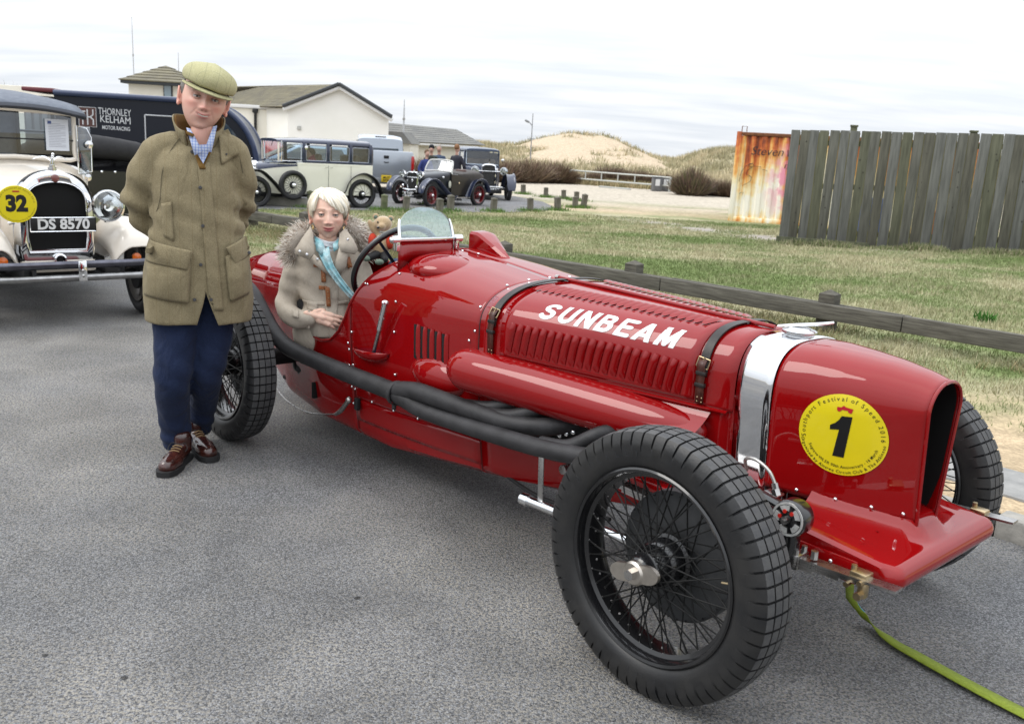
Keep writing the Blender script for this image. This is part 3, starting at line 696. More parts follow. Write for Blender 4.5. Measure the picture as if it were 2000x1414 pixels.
for sg in (-1, 1):
    for k in range(5):
        L = [.56, .47, .40, .32, .24][k]; f = 2.82
        pts = [(f + u * L, sg * .402, .448 + .012 * (u * L / .56) ** 2 * 3 * .55 - k * .0085 - .012) for u in LS(-1, 1, 16)]
        rows = [[Vector((p[0], p[1] + d, p[2] + e)) for d, e in ((-.022, .0038), (.022, .0038), (.022, -.0038), (-.022, -.0038))] for p in pts]
        mb = MB(); mb.grid(rows, close_v=True); mb.f += [(0, 1, 2, 3), (60, 61, 62, 63)]; mb.mi += [0, 0]; mb.build('spring_leaf', STEEL, SB, angle=30)
    mb = MB().box((3.27, sg * .395, .456), (.050, .045, .022), bev=.005).cyl((3.25, sg * .402, .462), (3.25, sg * .402, .480), .008, 8).cyl((3.285, sg * .40, .408), (3.285, sg * .438, .408), .012, 6)
    mb.cyl((3.25, sg * .42, .43), (3.25, sg * .438, .43), .008, 8).cyl((3.285, sg * .42, .445), (3.285, sg * .436, .445), .008, 8); mb.box((3.285, sg * .405, .420), (.024, .026, .045), bev=.004)
    mb.build('spring_shackle', BRONZE, SB)
    mb = MB().box((3.085, sg * .402, .430), (.026, .062, .045), bev=.004)
    for d in (-.022, .022): mb.cyl((3.085, sg * (.402 + d), .45), (3.085, sg * (.402 + d), .468), .009, 6)
    mb.cyl((3.13, sg * .402, .45), (3.13, sg * .402, .475), .011, 6); mb.build('spring_clip', STEEL, SB)
    mb = MB().rev([(.0001, -.012), (.030, -.012), (.038, -.010), (.038, -.006), (.0, -.006)], 30, 'y', (3.065, sg * .43, .562)); 
    d = MB().rev([(.0001, -.030), (.046, -.030), (.052, -.026), (.054, -.020), (.054, .020), (.050, .028), (.0001, .028)], 36, 'y', (3.062, sg * .425, .560)).build('damper', BLACKP, SB)
    yy = sg * .425 + sg * .031
    mb = MB()
    for q in range(5):
        a0 = 2 * PI * q / 5; ring = []
        arcs = np.linspace(a0 + .22, a0 + 2 * PI / 5 - .22, 7)
        poly = [(3.062 + .041 * math.cos(a), .560 + .041 * math.sin(a)) for a in arcs] + [(3.062 + .026 * math.cos(a), .560 + .026 * math.sin(a)) for a in arcs[::-1]]
        mb.prism(poly, yy, yy + sg * .002)
    for q in range(48):
        a0 = 2 * PI * q / 48; poly = [(3.062 + rr_ * math.cos(a), .560 + rr_ * math.sin(a)) for rr_, a in ((.043, a0), (.043, a0 + .131), (.0495, a0 + .131), (.0495, a0))]; mb.prism(poly, yy - sg * .001, yy + sg * .001)
    mb.build('damper_face', mat('chipped_silver', (.55, .55, .54), .4, .6, base2=(.80, .80, .78), vscale=60), d)
    mb = MB()
    for q in range(3): a = 1.0 + q * 1.0; mb.cyl((3.062 + .024 * math.cos(a), yy, .560 + .024 * math.sin(a)), (3.062 + .024 * math.cos(a), yy + sg * .004, .560 + .024 * math.sin(a)), .006, 10)
    mb.build('damper_mark', mat('red_mark', (.6, .02, .01), .4), d)
    MB().cyl((3.062, yy, .56), (3.062, yy + sg * .018, .56), .012, 6).cyl((3.062, yy + sg * .01, .56), (3.062, yy + sg * .026, .56), .006, 10).build('damper_nut', STEEL, d)
    MB().tube([(3.05, sg * .425, .575), (2.93, sg * .43, .60), (2.85, sg * .435, .60)], [.026, .020, .016], 10, flat=.5).tube([(3.055, sg * .42, .54), (3.06, sg * .42, .49), (3.055, sg * .415, .45)], [.022, .028, .03], 12).build('damper_arm', BLACKP, d)
MB().tube([(2.8215, -.60, .40), (2.8215, -.45, .385), (2.8215, -.2, .375), (2.8215, .2, .375), (2.8215, .45, .385), (2.8215, .60, .40)], [.03, .026, .026, .026, .026, .03], 14, smooth=3).build('front_axle', BLACKP, SB)
MB().cyl((0, -.6, .40), (0, .6, .40), .045, 16).ell((0, 0, .40), (.14, .11, .14), 20, 12).build('rear_axle', BLACKM, SB)
DRUM = mat('cast_drum', (.065, .067, .07), .6, .2, var=.2, vscale=20)
for x, ys_ in ((2.8215, (-1, 1)), (0., (-1, 1))):
    for sg in ys_:
        d = MB().rev([(.0001, sg * -.012), (.190, sg * -.012), (.197, 0), (.197, sg * .045), (.185, sg * .052), (.0001, sg * .052)], 48, 'y', (x, sg * .585, .40)).build('brake_drum', DRUM, SB)
        mb = MB()
        for q in range(36): a = 2 * PI * q / 36; mb.ell((x + .189 * math.cos(a), sg * .640, .40 + .189 * math.sin(a)), (.004, .003, .004), 6, 4)
        mb.build('drum_rivets', BLACKM, d)['kind'] = 'stuff'
MB().cyl((2.02, -.505, .287), (2.55, -.505, .311), .017, 20).cyl((2.02, -.505, .287), (2.055, -.505, .2885), .022, 20).cyl((2.05, -.505, .288), (2.06, -.505, .2885), .024, 20).build('drag_link', CHROME, SB)
MB().box((2.105, -.50, .395), (.026, .006, .19), Euler((0, R(-3), 0)), bev=.002).build('link_bracket', STEEL, SB)
MB().cyl((2.16, -.36, .43), (2.16, -.45, .43), .018, 10).build('cross_shaft', STEEL, SB)
MB().tube([(1.7, -.30, .235), (1.95, -.33, .225), (2.3, -.33, .26)], .008, 8, smooth=4).build('fuel_line', BLACKM, SB)
MB().tube([(2.815, -.30, .60), (2.825, -.33, .645), (2.87, -.345, .660), (2.92, -.347, .640), (2.945, -.345, .605)], .0055, 10, smooth=5).build('brake_hose', mat('braided_hose', (.45, .44, .42), .4, .8, var=.3, vscale=400), SB)
MB().cyl((2.943, -.345, .608), (2.952, -.345, .585), .010, 8).cyl((2.947, -.345, .59), (2.956, -.345, .572), .014, 6).box((2.935, -.33, .57), (.05, .04, .008), bev=.002).build('hose_union', STEEL, SB)
RC = (3.042, .754); RRr = .127
def NP(u, v, off=.0022):
    x = RC[0] + u; z = RC[1] + v; x = min(x, 3.255); return Vector((x, -nside(x, z) - off, z))
rows = [[NP(RRr * k / 10 * math.cos(a), RRr * k / 10 * math.sin(a)) for a in [2 * PI * j / 64 for j in range(64)]] for k in range(11)]
rd = MB().grid(rows, close_v=True).build('number_roundel', YEL, SB, recalc=False, label='yellow roundel with black number 1 on the nose side')
one = [(-.030, .040), (.000, .062), (.026, .062), (.016, -.064), (-.017, -.064), (-.010, .022), (-.033, .014)]
one = [(-.036, .030), (-.022, .040), (-.012, .052), (-.006, .064), (.024, .067), (.010, -.066), (-.022, -.066), (-.010, .020), (-.036, .016)]
bm = bmesh.new(); vv_ = [bm.verts.new((a, b, 0)) for a, b in one]; bm.faces.new(vv_)
for k in range(1, 8):
    bmesh.ops.bisect_plane(bm, geom=bm.verts[:] + bm.edges[:] + bm.faces[:], plane_co=(0, -.066 + .133 * k / 8, 0), plane_no=(0, 1, 0))
bm.verts.index_update(); ov = [(v.co.x, v.co.y) for v in bm.verts]; of = [tuple(v.index for v in f.verts) for f in bm.faces]; bm.free()
MB().add([NP(a, b - .004, .0034) for a, b in ov], of).build('numeral', INK, rd, smooth=False, recalc=False)
def arc_text(txt, r_, a_mid, size, inward=False, bold=0.0, span=None, P=NP, off=.0034):
    mb = MB(); n = len(txt); adv = []
    for ch in txt: adv.append({' ': .36, 'i': .27, 'l': .27, 'f': .36, 't': .38, 'I': .32, '-': .4, 'r': .42, 'j': .3, 'W': 1.0, 'M': .9, 'm': .98, 'w': .84, '&': .8}.get(ch, .72 if ch.isupper() else .62))
    tot = sum(adv); L = (span * r_ if span else tot * size); k = L / tot; pos = 0
    for ch, w in zip(txt, adv):
        c = (pos + w / 2) * k; pos += w
        if ch == ' ': continue
        vs, fs = text_mb(ch, size, bold, 0, 1, 'CENTER')
        if not vs: continue
        yc = -size * .0
        if not inward: a = a_mid + (L / 2 - c) / r_; ca, sa = math.cos(a - PI / 2), math.sin(a - PI / 2); cx, cz = r_ * math.cos(a), r_ * math.sin(a)
        else: a = a_mid - (L / 2 - c) / r_; ca, sa = math.cos(a + PI / 2), math.sin(a + PI / 2); cx, cz = r_ * math.cos(a), r_ * math.sin(a)
        mb.add([P(cx + v[0] * ca - v[1] * sa, cz + v[0] * sa + v[1] * ca, off) for v in vs], fs)
    return mb
arc_text('Southport Festival of Speed 2016', .1125, R(98), .0185, False, .0, R(196)).build('event_lettering', INK, rd, smooth=False, recalc=False)
arc_text('Organised by Aintree Circuit Club & The Atkinson', .1175, R(276), .0130, True, .010, R(162)).build('organiser_lettering', INK, rd, smooth=False, recalc=False)
arc_text('Segrave WLSR 90th Anniversary - 16 March', .1010, R(276), .0125, True, .008, R(140)).build('anniversary_lettering', INK, rd, smooth=False, recalc=False)
mb = MB(); 
mb.add([NP(a, b + .083, .0036) for a, b in ((-.022, -.004), (.022, -.003), (.024, .004), (.004, .006), (-.004, .010), (-.010, .004), (-.022, .003))], [tuple(range(7))])
for cx in (-.015, .016): mb.add([NP(cx + .0062 * math.cos(a), .079 + .0062 * math.sin(a), .0038) for a in LS(0, 2 * PI, 13)[:-1]], [tuple(range(12))])
mb.build('printed_car_emblem', mat('red_print', (.5, .01, .02), .4), rd, smooth=False, recalc=False)
TR = .40
def tyre_mb():
    mb = MB()
    P_ = 60
    prof = []   # (radius, offset, kind)  kind: t tread block, g longitudinal groove, s shoulder/sidewall
    def circ(r, o, k): prof.append((r, o, k))
    side_r = [(.286, .052), (.292, .060), (.305, .068), (.320, .0725), (.338, .0735), (.352, .0725), (.364, .0695), (.374, .0655), (.384, .0610)]
    for r_, o in side_r: circ(r_, -o, 's')
    cr = lambda o: .400 - .0042 * (abs(o) / .056) ** 2 * 1.6
    edges = [-.0585, -.0565, -.0335, -.0325, -.0295, -.0285, -.0020, -.0015, .0015, .0020, .0285, .0295, .0325, .0335, .0565, .0585]
    kinds = 't t t g g t t g g t t g g t t t'.split()
    gro = {3: 1, 4: 1, 7: 1, 8: 1, 11: 1, 12: 1}
    for i, o in enumerate(edges): circ(cr(o) - (.007 if i in gro else 0), o, 'g' if i in gro else 't')
    for r_, o in side_r[::-1]: circ(r_, o, 's')
    ang = []
    for p in range(P_):
        for f_, g in ((0.0, 1), (.07, 1), (.085, 0), (.30, 0), (.5, 0), (.75, 0), (.915, 0), (.93, 1)): ang.append(((p + f_) * 2 * PI / P_, g, p, f_))
    rows = []
    for i, (a, g, p, f_) in enumerate(ang):
        row = []
        for (r_, o, k) in prof:
            rr = r_; oo = o
            if k in 'tg' and g: rr -= .006
            if k == 's' and r_ > .333:
                inside = .12 < ((f_ + .5) % 1.0) < .88
                lo = .345 if p % 2 == 0 else .360
                if r_ > lo and g == 0: oo = o + math.copysign(.0042, o)
                if g and r_ > .355: oo = o - math.copysign(.003, o)
            row.append(Vector((rr * math.cos(a), oo, rr * math.sin(a))))
        rows.append(row)
    mb.grid(rows, close_u=True); kc_ = len(prof) - 1; na = len(ang)
    for i in range(na):
        g0, g1 = ang[i][1], ang[(i + 1) % na][1]
        for j in range(kc_):
            a, b = prof[j], prof[j + 1]; tread = a[2] in 'tg' and b[2] in 'tg' and a[0] > .383 and b[0] > .383
            mb.mi[i * kc_ + j] = 2 if (tread and (g0 and g1 or a[2] == 'g' and b[2] == 'g')) or (g0 and g1 and a[0] > .355) else 1 if tread and not (g0 or g1) and a[2] == b[2] == 't' else 0
    return mb
def wheel_proto(front):
    """local: centre at origin, outer side towards -y"""
    w = MB().rev([(.0, 0)], 4) if False else None
    prof = [(.290, -.056), (.2905, -.062), (.285, -.066), (.277, -.063), (.272, -.052), (.270, -.036), (.258, -.030), (.255, .0), (.258, .030), (.270, .036), (.272, .052), (.277, .063), (.285, .066), (.2905, .062), (.290, .056)]
    mb = MB().rev(prof, 72, 'y')
    mb.rev([(.0001, -.105), (.036, -.105), (.041, -.100), (.043, -.080), (.048, -.070), (.062, -.045), (.068, -.030), (.068, .030), (.078, .035), (.078, .045), (.0001, .045)], 36, 'y')
    root = mb.build('wire_wheel', BLACKP, None, angle=30)
    tyre = tyre_mb().build('tyre', [RUBBER, mat('worn_tread', (.050, .051, .055), .62, base2=(.085, .084, .083), vscale=26, bump=.3, bscale=200), mat('tread_groove', (.006, .006, .007), .8)], root, angle=28)
    sp = MB()
    spoke = MB().cyl((0, 0, 0), (0, 0, 1), .0023, 6).build('spoke', mat('satin_black_spoke', (.010, .010, .010), .55, spec=.25), root); fl_ = True
    def put(a, b):
        nonlocal fl_
        a = Vector(a); b = Vector(b); d = b - a; z = d.normalized(); x = z.orthogonal().normalized(); y = z.cross(x)
        M = frame_m(a, x, y, d)
        if fl_: spoke.matrix_local = M; fl_ = False
        else: inst(spoke, 'spoke', root, mtx=M)
    for k in range(36):
        a = 2 * PI * k / 36; s = 1 if k % 2 else -1
        put((.047 * math.cos(a + s * .9), -.068, .047 * math.sin(a + s * .9)), (.262 * math.cos(a), -.026, .262 * math.sin(a)))
    for k in range(36):
        a = 2 * PI * (k + .5) / 36; s = 1 if k % 2 else -1
        put((.074 * math.cos(a + s * .8), .038, .074 * math.sin(a + s * .8)), (.257 * math.cos(a), -.006 if k % 4 < 2 else .022, .257 * math.sin(a)))
    ni = MB()
    for k in range(36):
        a = 2 * PI * k / 36; ni.ell((.2605 * math.cos(a), -.0262, .2605 * math.sin(a)), (.0045, .0045, .0045), 6, 4); a += PI / 36; ni.ell((.2560 * math.cos(a), -.003, .2560 * math.sin(a)), (.0045, .0045, .0045), 6, 4)
    ni.build('spoke_nipples', STEEL, root)['kind'] = 'stuff'
    sp = MB(); pts = []; n = 72
    for i in range(n):
        a = 2 * PI * i / n; e = max(0, abs(math.cos(a)) - .55) / .45; r_ = .034 + .050 * e ** 3.0 + .004 * e; pts.append((r_ * math.cos(a), r_ * math.sin(a) * 1.0))
    sp.prism(pts, -.108, -.120)
    sp.rev([(.036, -.100), (.036, -.120), (.030, -.126), (.0001, -.126)], 32, 'y'); spn = sp.build('knock_off_spinner', NICKEL, root, angle=30)
    MB().cyl((0, -.120, 0), (0, -.142, 0), .0165, 6).build('hex_nut', STEEL, root)
    MB().cyl((.225, -.02, -.02), (.250, -.02, -.02), .0035, 8).build('valve_stem', BRONZE, root)
    def TP(u, v, off=0.0):
        rr_ = math.hypot(u, v); return Vector((u, -pl(rr_, [.305, .320, .338, .352], [.068, .0725, .0735, .0725]) - .0012, v))
    m1 = arc_text('BLOCKLEY', .333, R(110), .030, False, -.012, R(52), P=lambda u, v, off: TP(u, v)); m2 = arc_text('5.25 - 21', .325, R(262), .016, True, -.006, R(24), P=lambda u, v, off: TP(u, v))
    RR_ = mat('raised_rubber', (.035, .036, .04), .45); m1.build('maker_lettering', RR_, root, smooth=False, recalc=False); m2.build('size_lettering', RR_, root, smooth=False, recalc=False)
    return root
wp = wheel_proto(True)
spots = [((2.8215, -.702, .40), 0, R(-14)), ((0, -.702, .40), 0, R(52)), ((2.8215, .702, .40), PI, R(75)), ((0, .702, .40), PI, R(10))]
for i, (p, rz, spin) in enumerate(spots):
    w = wp if i == 0 else copy_tree(wp)
    w.parent = SB; w.matrix_local = Matrix.Translation(p) @ Matrix.Rotation(rz, 4, 'Z') @ Matrix.Rotation(spin, 4, 'Y')
ND = Vector((.738, .675, 0)); LD = Vector((.675, -.738, 0))      # across the kerb (away from the road) / along it
KN = 4.13
def vnoise(x, y, seed=0):
    """smooth value noise for arrays, 0..1"""
    xi = np.floor(x).astype(int); yi = np.floor(y).astype(int); xf = x - xi; yf = y - yi
    def h(a, b):
        q = np.sin(a * 127.1 + b * 311.7 + seed * 74.7) * 43758.5453; return q - np.floor(q)
    u = xf * xf * (3 - 2 * xf); v = yf * yf * (3 - 2 * yf)
    return (h(xi, yi) * (1 - u) + h(xi + 1, yi) * u) * (1 - v) + (h(xi, yi + 1) * (1 - u) + h(xi + 1, yi + 1) * u) * v
def fnoise(x, y, seed=0, oct_=4):
    a = 0; w = 1; t = 0
    for k in range(oct_): a = a + w * vnoise(x * 2 ** k, y * 2 ** k, seed + k); t += w; w *= .5
    return a / t
def npmesh(name, V, F, M, parent=None, cols=None, smooth=True, quads=True):
    me = bpy.data.meshes.new(name); n = len(F); k = F.shape[1]
    me.vertices.add(len(V)); me.vertices.foreach_set('co', V.astype(np.float32).ravel())
    me.loops.add(n * k); me.loops.foreach_set('vertex_index', F.astype(np.int32).ravel())
    me.polygons.add(n); me.polygons.foreach_set('loop_start', np.arange(0, n * k, k, dtype=np.int32)); me.polygons.foreach_set('loop_total', np.full(n, k, dtype=np.int32))
    me.polygons.foreach_set('use_smooth', np.full(n, smooth)); me.update(calc_edges=True)
    if cols is not None:
        at = me.color_attributes.new('Col', 'FLOAT_COLOR', 'POINT'); c = np.ones((len(V), 4), np.float32); c[:, :3] = np.asarray(cols) * KA; at.data.foreach_set('color', c.ravel())
    me.materials.append(M); o = bpy.data.objects.new(name, me); COL.objects.link(o); o.parent = parent; return o
def gridmesh(xs, ys, zf):
    X, Y = np.meshgrid(xs, ys); Z = zf(X, Y); V = np.stack([X.ravel(), Y.ravel(), Z.ravel()], 1)
    nx = len(xs); ny = len(ys); i = np.arange(nx - 1)[None] + (np.arange(ny - 1) * nx)[:, None]; i = i.ravel()
    return V, np.stack([i, i + 1, i + 1 + nx, i + nx], 1), X, Y
def soil_mat():
    M = bpy.data.materials.new('sandy_ground'); M.use_nodes = True; t = M.node_tree; b = t.nodes['Principled BSDF']; b.inputs['Roughness'].default_value = .95; b.inputs['Specular IOR Level'].default_value = .1
    co = nd(t, 'ShaderNodeTexCoord'); a = nd(t, 'ShaderNodeAttribute'); a.attribute_name = 'Col'
    n1 = nd(t, 'ShaderNodeTexNoise'); n1.inputs['Scale'].default_value = 5.5; n1.inputs['Detail'].default_value = 9; n1.inputs['Roughness'].default_value = .7; t.links.new(co.outputs['Object'], n1.inputs[0])
    n2 = nd(t, 'ShaderNodeTexNoise'); n2.inputs['Scale'].default_value = 45; n2.inputs['Detail'].default_value = 5; t.links.new(co.outputs['Object'], n2.inputs[0])
    r = nd(t, 'ShaderNodeMapRange'); r.inputs[1].default_value = .3; r.inputs[2].default_value = .7; r.inputs[3].default_value = .68; r.inputs[4].default_value = 1.28; t.links.new(n1.outputs[0], r.inputs[0])
    r2 = nd(t, 'ShaderNodeMapRange'); r2.inputs[1].default_value = .3; r2.inputs[2].default_value = .7; r2.inputs[3].default_value = .75; r2.inputs[4].default_value = 1.25; t.links.new(n2.outputs[0], r2.inputs[0])
    k = nd(t, 'ShaderNodeMath', operation='MULTIPLY'); t.links.new(r.outputs[0], k.inputs[0]); t.links.new(r2.outputs[0], k.inputs[1])
    m_ = nd(t, 'ShaderNodeVectorMath', operation='SCALE'); t.links.new(a.outputs['Color'], m_.inputs[0]); t.links.new(k.outputs[0], m_.inputs['Scale'])
    t.links.new(m_.outputs[0], b.inputs['Base Color'])
    bp = nd(t, 'ShaderNodeBump'); bp.inputs['Strength'].default_value = .8; bp.inputs['Distance'].default_value = .02; t.links.new(n2.outputs[0], bp.inputs['Height']); t.links.new(bp.outputs[0], b.inputs['Normal'])
    return M
SOIL = soil_mat()
V = np.array([[-600, -60, -.06], [600, -60, -.06], [600, 1200, -.06], [-600, 1200, -.06]], float)
tag(npmesh('ground', V, np.array([[0, 1, 2, 3]]), SOIL, None, np.tile([.36, .30, .19], (4, 1))), kind='structure')
def asphalt(name, c0, c1, tan, far=False):
    c0 = kc(c0); c1 = kc(c1); tan = kc(tan)
    M = bpy.data.materials.new(name); M.use_nodes = True; t = M.node_tree; b = t.nodes['Principled BSDF']; b.inputs['Roughness'].default_value = .82; b.inputs['Specular IOR Level'].default_value = .35
    co = nd(t, 'ShaderNodeTexCoord')
    v = nd(t, 'ShaderNodeTexVoronoi'); v.inputs['Scale'].default_value = 210; t.links.new(co.outputs['Object'], v.inputs[0])
    sp = nd(t, 'ShaderNodeSeparateColor'); t.links.new(v.outputs['Color'], sp.inputs[0])
    r = nd(t, 'ShaderNodeValToRGB'); e = r.color_ramp.elements; e[0].position = 0; e[0].color = (*[x * .48 for x in c0], 1); e[1].position = 1; e[1].color = (*[x * 1.7 for x in c1], 1)
    q = e.new(.35); q.color = (*[x * .75 for x in c0], 1); q = e.new(.8); q.color = (*[x * 1.2 for x in c1], 1)
    t.links.new(sp.outputs[0], r.inputs[0])
    n1 = nd(t, 'ShaderNodeTexNoise'); n1.inputs['Scale'].default_value = .55; n1.inputs['Detail'].default_value = 6; n1.inputs['Roughness'].default_value = .62; t.links.new(co.outputs['Object'], n1.inputs[0])
    mr = nd(t, 'ShaderNodeMapRange'); mr.inputs[1].default_value = .36; mr.inputs[2].default_value = .60; t.links.new(n1.outputs[0], mr.inputs[0])
    n3 = nd(t, 'ShaderNodeTexNoise'); n3.inputs['Scale'].default_value = 95; n3.inputs['Detail'].default_value = 3; t.links.new(co.outputs['Object'], n3.inputs[0])
    m3 = nd(t, 'ShaderNodeMapRange'); m3.inputs[1].default_value = .44; m3.inputs[2].default_value = .62; t.links.new(n3.outputs[0], m3.inputs[0])
    k = nd(t, 'ShaderNodeMath', operation='MULTIPLY'); t.links.new(mr.outputs[0], k.inputs[0]); t.links.new(m3.outputs[0], k.inputs[1]); k.use_clamp = True
    mx = nd(t, 'ShaderNodeMix', data_type='RGBA'); t.links.new(k.outputs[0], mx.inputs[0]); t.links.new(r.outputs[0], mx.inputs[6]); mx.inputs[7].default_value = (*tan, 1)
    n4 = nd(t, 'ShaderNodeTexNoise'); n4.inputs['Scale'].default_value = 1.6; n4.inputs['Detail'].default_value = 5; n4.inputs['Distortion'].default_value = .6; t.links.new(co.outputs['Object'], n4.inputs[0])
    m4 = nd(t, 'ShaderNodeMapRange'); m4.inputs[1].default_value = .35; m4.inputs[2].default_value = .65; m4.inputs[3].default_value = .82; m4.inputs[4].default_value = 1.15; t.links.new(n4.outputs[0], m4.inputs[0])
    v2 = nd(t, 'ShaderNodeTexVoronoi'); v2.inputs['Scale'].default_value = 3.2; t.links.new(co.outputs['Object'], v2.inputs[0])
    s2 = nd(t, 'ShaderNodeMath', operation='GREATER_THAN'); s2.inputs[1].default_value = .035; t.links.new(v2.outputs['Distance'], s2.inputs[0])
    s3 = nd(t, 'ShaderNodeMapRange'); s3.inputs[3].default_value = .25; t.links.new(s2.outputs[0], s3.inputs[0])
    kk = nd(t, 'ShaderNodeMath', operation='MULTIPLY'); t.links.new(m4.outputs[0], kk.inputs[0]); t.links.new(s3.outputs[0], kk.inputs[1])
    sc = nd(t, 'ShaderNodeVectorMath', operation='SCALE'); t.links.new(mx.outputs[2], sc.inputs[0]); t.links.new(kk.outputs[0], sc.inputs['Scale']); t.links.new(sc.outputs[0], b.inputs['Base Color'])
    bp = nd(t, 'ShaderNodeBump'); bp.inputs['Strength'].default_value = .75; bp.inputs['Distance'].default_value = .006; t.links.new(v.outputs['Distance'], bp.inputs['Height']); bp.invert = True; t.links.new(bp.outputs[0], b.inputs['Normal'])
    return M
ASPH = asphalt("asphalt", (.138, .140, .146), (.186, .188, .194), (.36, .33, .28))
ASPH2 = asphalt('far_asphalt', (.15, .155, .17), (.20, .205, .22), (.33, .30, .25))
a = ND * KN + LD * 60; b_ = ND * KN - LD * 60; c = b_ - ND * 60; d = a - ND * 60
mb = MB(); mb.quad(a, b_, c, d); tag(mb.build('road', ASPH, None, smooth=False), kind='structure')
KERB = mat('concrete_kerb', (.27, .26, .235), .9, base2=(.42, .40, .36), vscale=14, bump=.8, bscale=60)
kr = thing('kerb', 'weathered concrete kerb stones edging the road beside the far front wheel', 'kerb', ND * KN)
k0 = MB().box((0, 0, .015), (.905, .125, .17), bev=.018).build('kerb_stone', KERB, kr)
ang = math.atan2(LD.y, LD.x)
for i, l in enumerate(np.arange(-34, 6, .92)):
    M = Matrix.Translation(ND * .0655 + LD * l + Vector((0, 0, random.uniform(-.008, .006)))) @ Matrix.Rotation(ang + random.uniform(-.006, .006), 4, 'Z')
    if i == 0: k0.matrix_local = M
    else: inst(k0, 'kerb_stone', kr, mtx=M)
road2 = [G(400, 412), G(480, 411), G(600, 413), G(700, 413.5), G(800, 415.5), G(900, 417), G(1000, 417), G(1068, 413), G(1082, 407), G(1060, 396), G(1008, 386), G(930, 379), G(800, 372), Vector((-22, 37, 0)), Vector((-30, 24, 0))]
def inpoly(X, Y, P):
    ins = np.zeros(X.shape, bool); n = len(P)
    for i in range(n):
        x0, y0 = P[i].x, P[i].y; x1, y1 = P[(i + 1) % n].x, P[(i + 1) % n].y
        c_ = ((y0 > Y) != (y1 > Y)) & (X < (x1 - x0) * (Y - y0) / (y1 - y0 + 1e-12) + x0); ins ^= c_
    return ins
def nl(X, Y): return X * ND.x + Y * ND.y, X * LD.x + Y * LD.y
def hgt(X, Y):
    n, l = nl(X, Y)
    z = .085 * np.clip((5.6 - n) / 1.2, 0, 1) + .02 * fnoise(X * .7, Y * .7, 3) + .022 * fnoise(X * 3.5, Y * 3.5, 5) * np.clip((n - 4.3) * 2, 0, 1)
    z = z + .15 * np.clip((X - 5.0) / 4.5, 0, 1) * np.clip((Y - 13.5) / 3, 0, 1) * np.clip((21 - Y) / 2, 0, 1)
    z = np.where(n < 4.06, -.05, z)
    cx = sum(p.x for p in road2) / len(road2); cy = sum(p.y for p in road2) / len(road2)
    z = np.where(inpoly(X, Y, road2), -.05, z); return z
def sandw(X, Y):
    """0 grass .. 1 bare sand"""
    n, l = nl(X, Y); q = fnoise(X * 1.1, Y * 1.1, 11); q2 = fnoise(X * .25, Y * .6, 23); q3 = fnoise(X * 4, Y * 4, 31)
    edge = np.interp(l, [-12, -6, -3.5, -1.5, 3], [4.5, 5.0, 6.1, 6.6, 7.2])
    v = np.clip((edge - n) / .8 + .5 + (q3 - .5) * 1.6 + (q - .5) * 1.2, 0, 1)
    far = np.clip((Y - 21 - .15 * X) / 3.0, 0, 1) * (X > -2.5)
    w = np.clip(far * (.22 + 1.3 * (q2 - .42) * 2.4 + (q - .5) * 1.2), 0, 1)
    car = np.clip((Y - 27.5) / 3.5, 0, 1)
    return np.clip(np.maximum(v, np.maximum(w, car)), 0, 1)
def gravw(X, Y):
    d_ = np.abs((Y - 21.6) + (X - 3.0) * 1.12); return np.clip(1.15 - d_ / 1.3, 0, 1) * np.clip((X - 1.6) / 1.5, 0, 1) * np.clip((7.5 - X) / 1.5, 0, 1) * np.clip((fnoise(X * 1.8, Y * 1.8, 19) - .25) * 3, 0, 1)
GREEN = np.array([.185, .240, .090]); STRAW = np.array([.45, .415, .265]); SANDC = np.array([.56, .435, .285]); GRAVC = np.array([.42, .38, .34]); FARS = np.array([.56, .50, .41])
def gcol(X, Y):
    s = sandw(X, Y)[..., None]; gv = gravw(X, Y)[..., None]; q = fnoise(X * .35, Y * .9, 41)[..., None]; q2 = fnoise(X * 2.3, Y * 3.1, 47)[..., None]
    t = np.clip((q - .40) * 2.4 + (q2 - .5) * 1.3 + .25, 0, 1)
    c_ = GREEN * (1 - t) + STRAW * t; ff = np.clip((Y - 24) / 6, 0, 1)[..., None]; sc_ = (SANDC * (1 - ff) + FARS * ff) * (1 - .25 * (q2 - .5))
    c_ = c_ * (1 - s) + sc_ * s; return c_ * (1 - gv) + GRAVC * gv
def lawn_piece(xs, ys, name):
    V, F, X, Y = gridmesh(xs, ys, hgt); n = V[:, 0] * ND.x + V[:, 1] * ND.y; sh_ = np.clip(4.2 - n, 0, .3)[:, None]; V[:, :2] += sh_ * np.array([ND.x, ND.y]); m4 = (n < 4.2) & (n > 3.85); V[m4, 2] = .09; keep = (n[F] > 4.2).any(1) & (V[F][:, :, 2] > -.04).any(1)
    used = np.unique(F[keep]); mp_ = -np.ones(len(V), int); mp_[used] = np.arange(len(used)); V2 = V[used]
    return tag(npmesh(name, V2, mp_[F[keep]], SOIL, None, gcol(V2[:, 0], V2[:, 1])), kind='structure')
lawn_piece(np.arange(-24, 24.01, .14), np.arange(-3, 26.01, .14), 'grassland')
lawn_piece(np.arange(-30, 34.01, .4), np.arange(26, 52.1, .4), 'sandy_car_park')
mb = MB(); mb.add([(p.x, p.y, .028) for p in road2], [tuple(range(len(road2)))]); tag(mb.build('car_park_road', ASPH2, None, smooth=False), kind='structure')
PAV = mat('grey_paving', (.24, .24, .235), .9, base2=(.36, .355, .34), vscale=9, bump=.4, bscale=80)
MBp = MB(); c0 = G(1975, 945, .10)
o = MB().box((0, 0, 0), (1.5, .42, .05), bev=.006).build('paving_slab', PAV, None); o.location = (c0.x, c0.y, .085); o.rotation_euler = (0, 0, ang)
tag(o, 'grey paving slab half buried in the sand behind the kerb', 'paving slab')
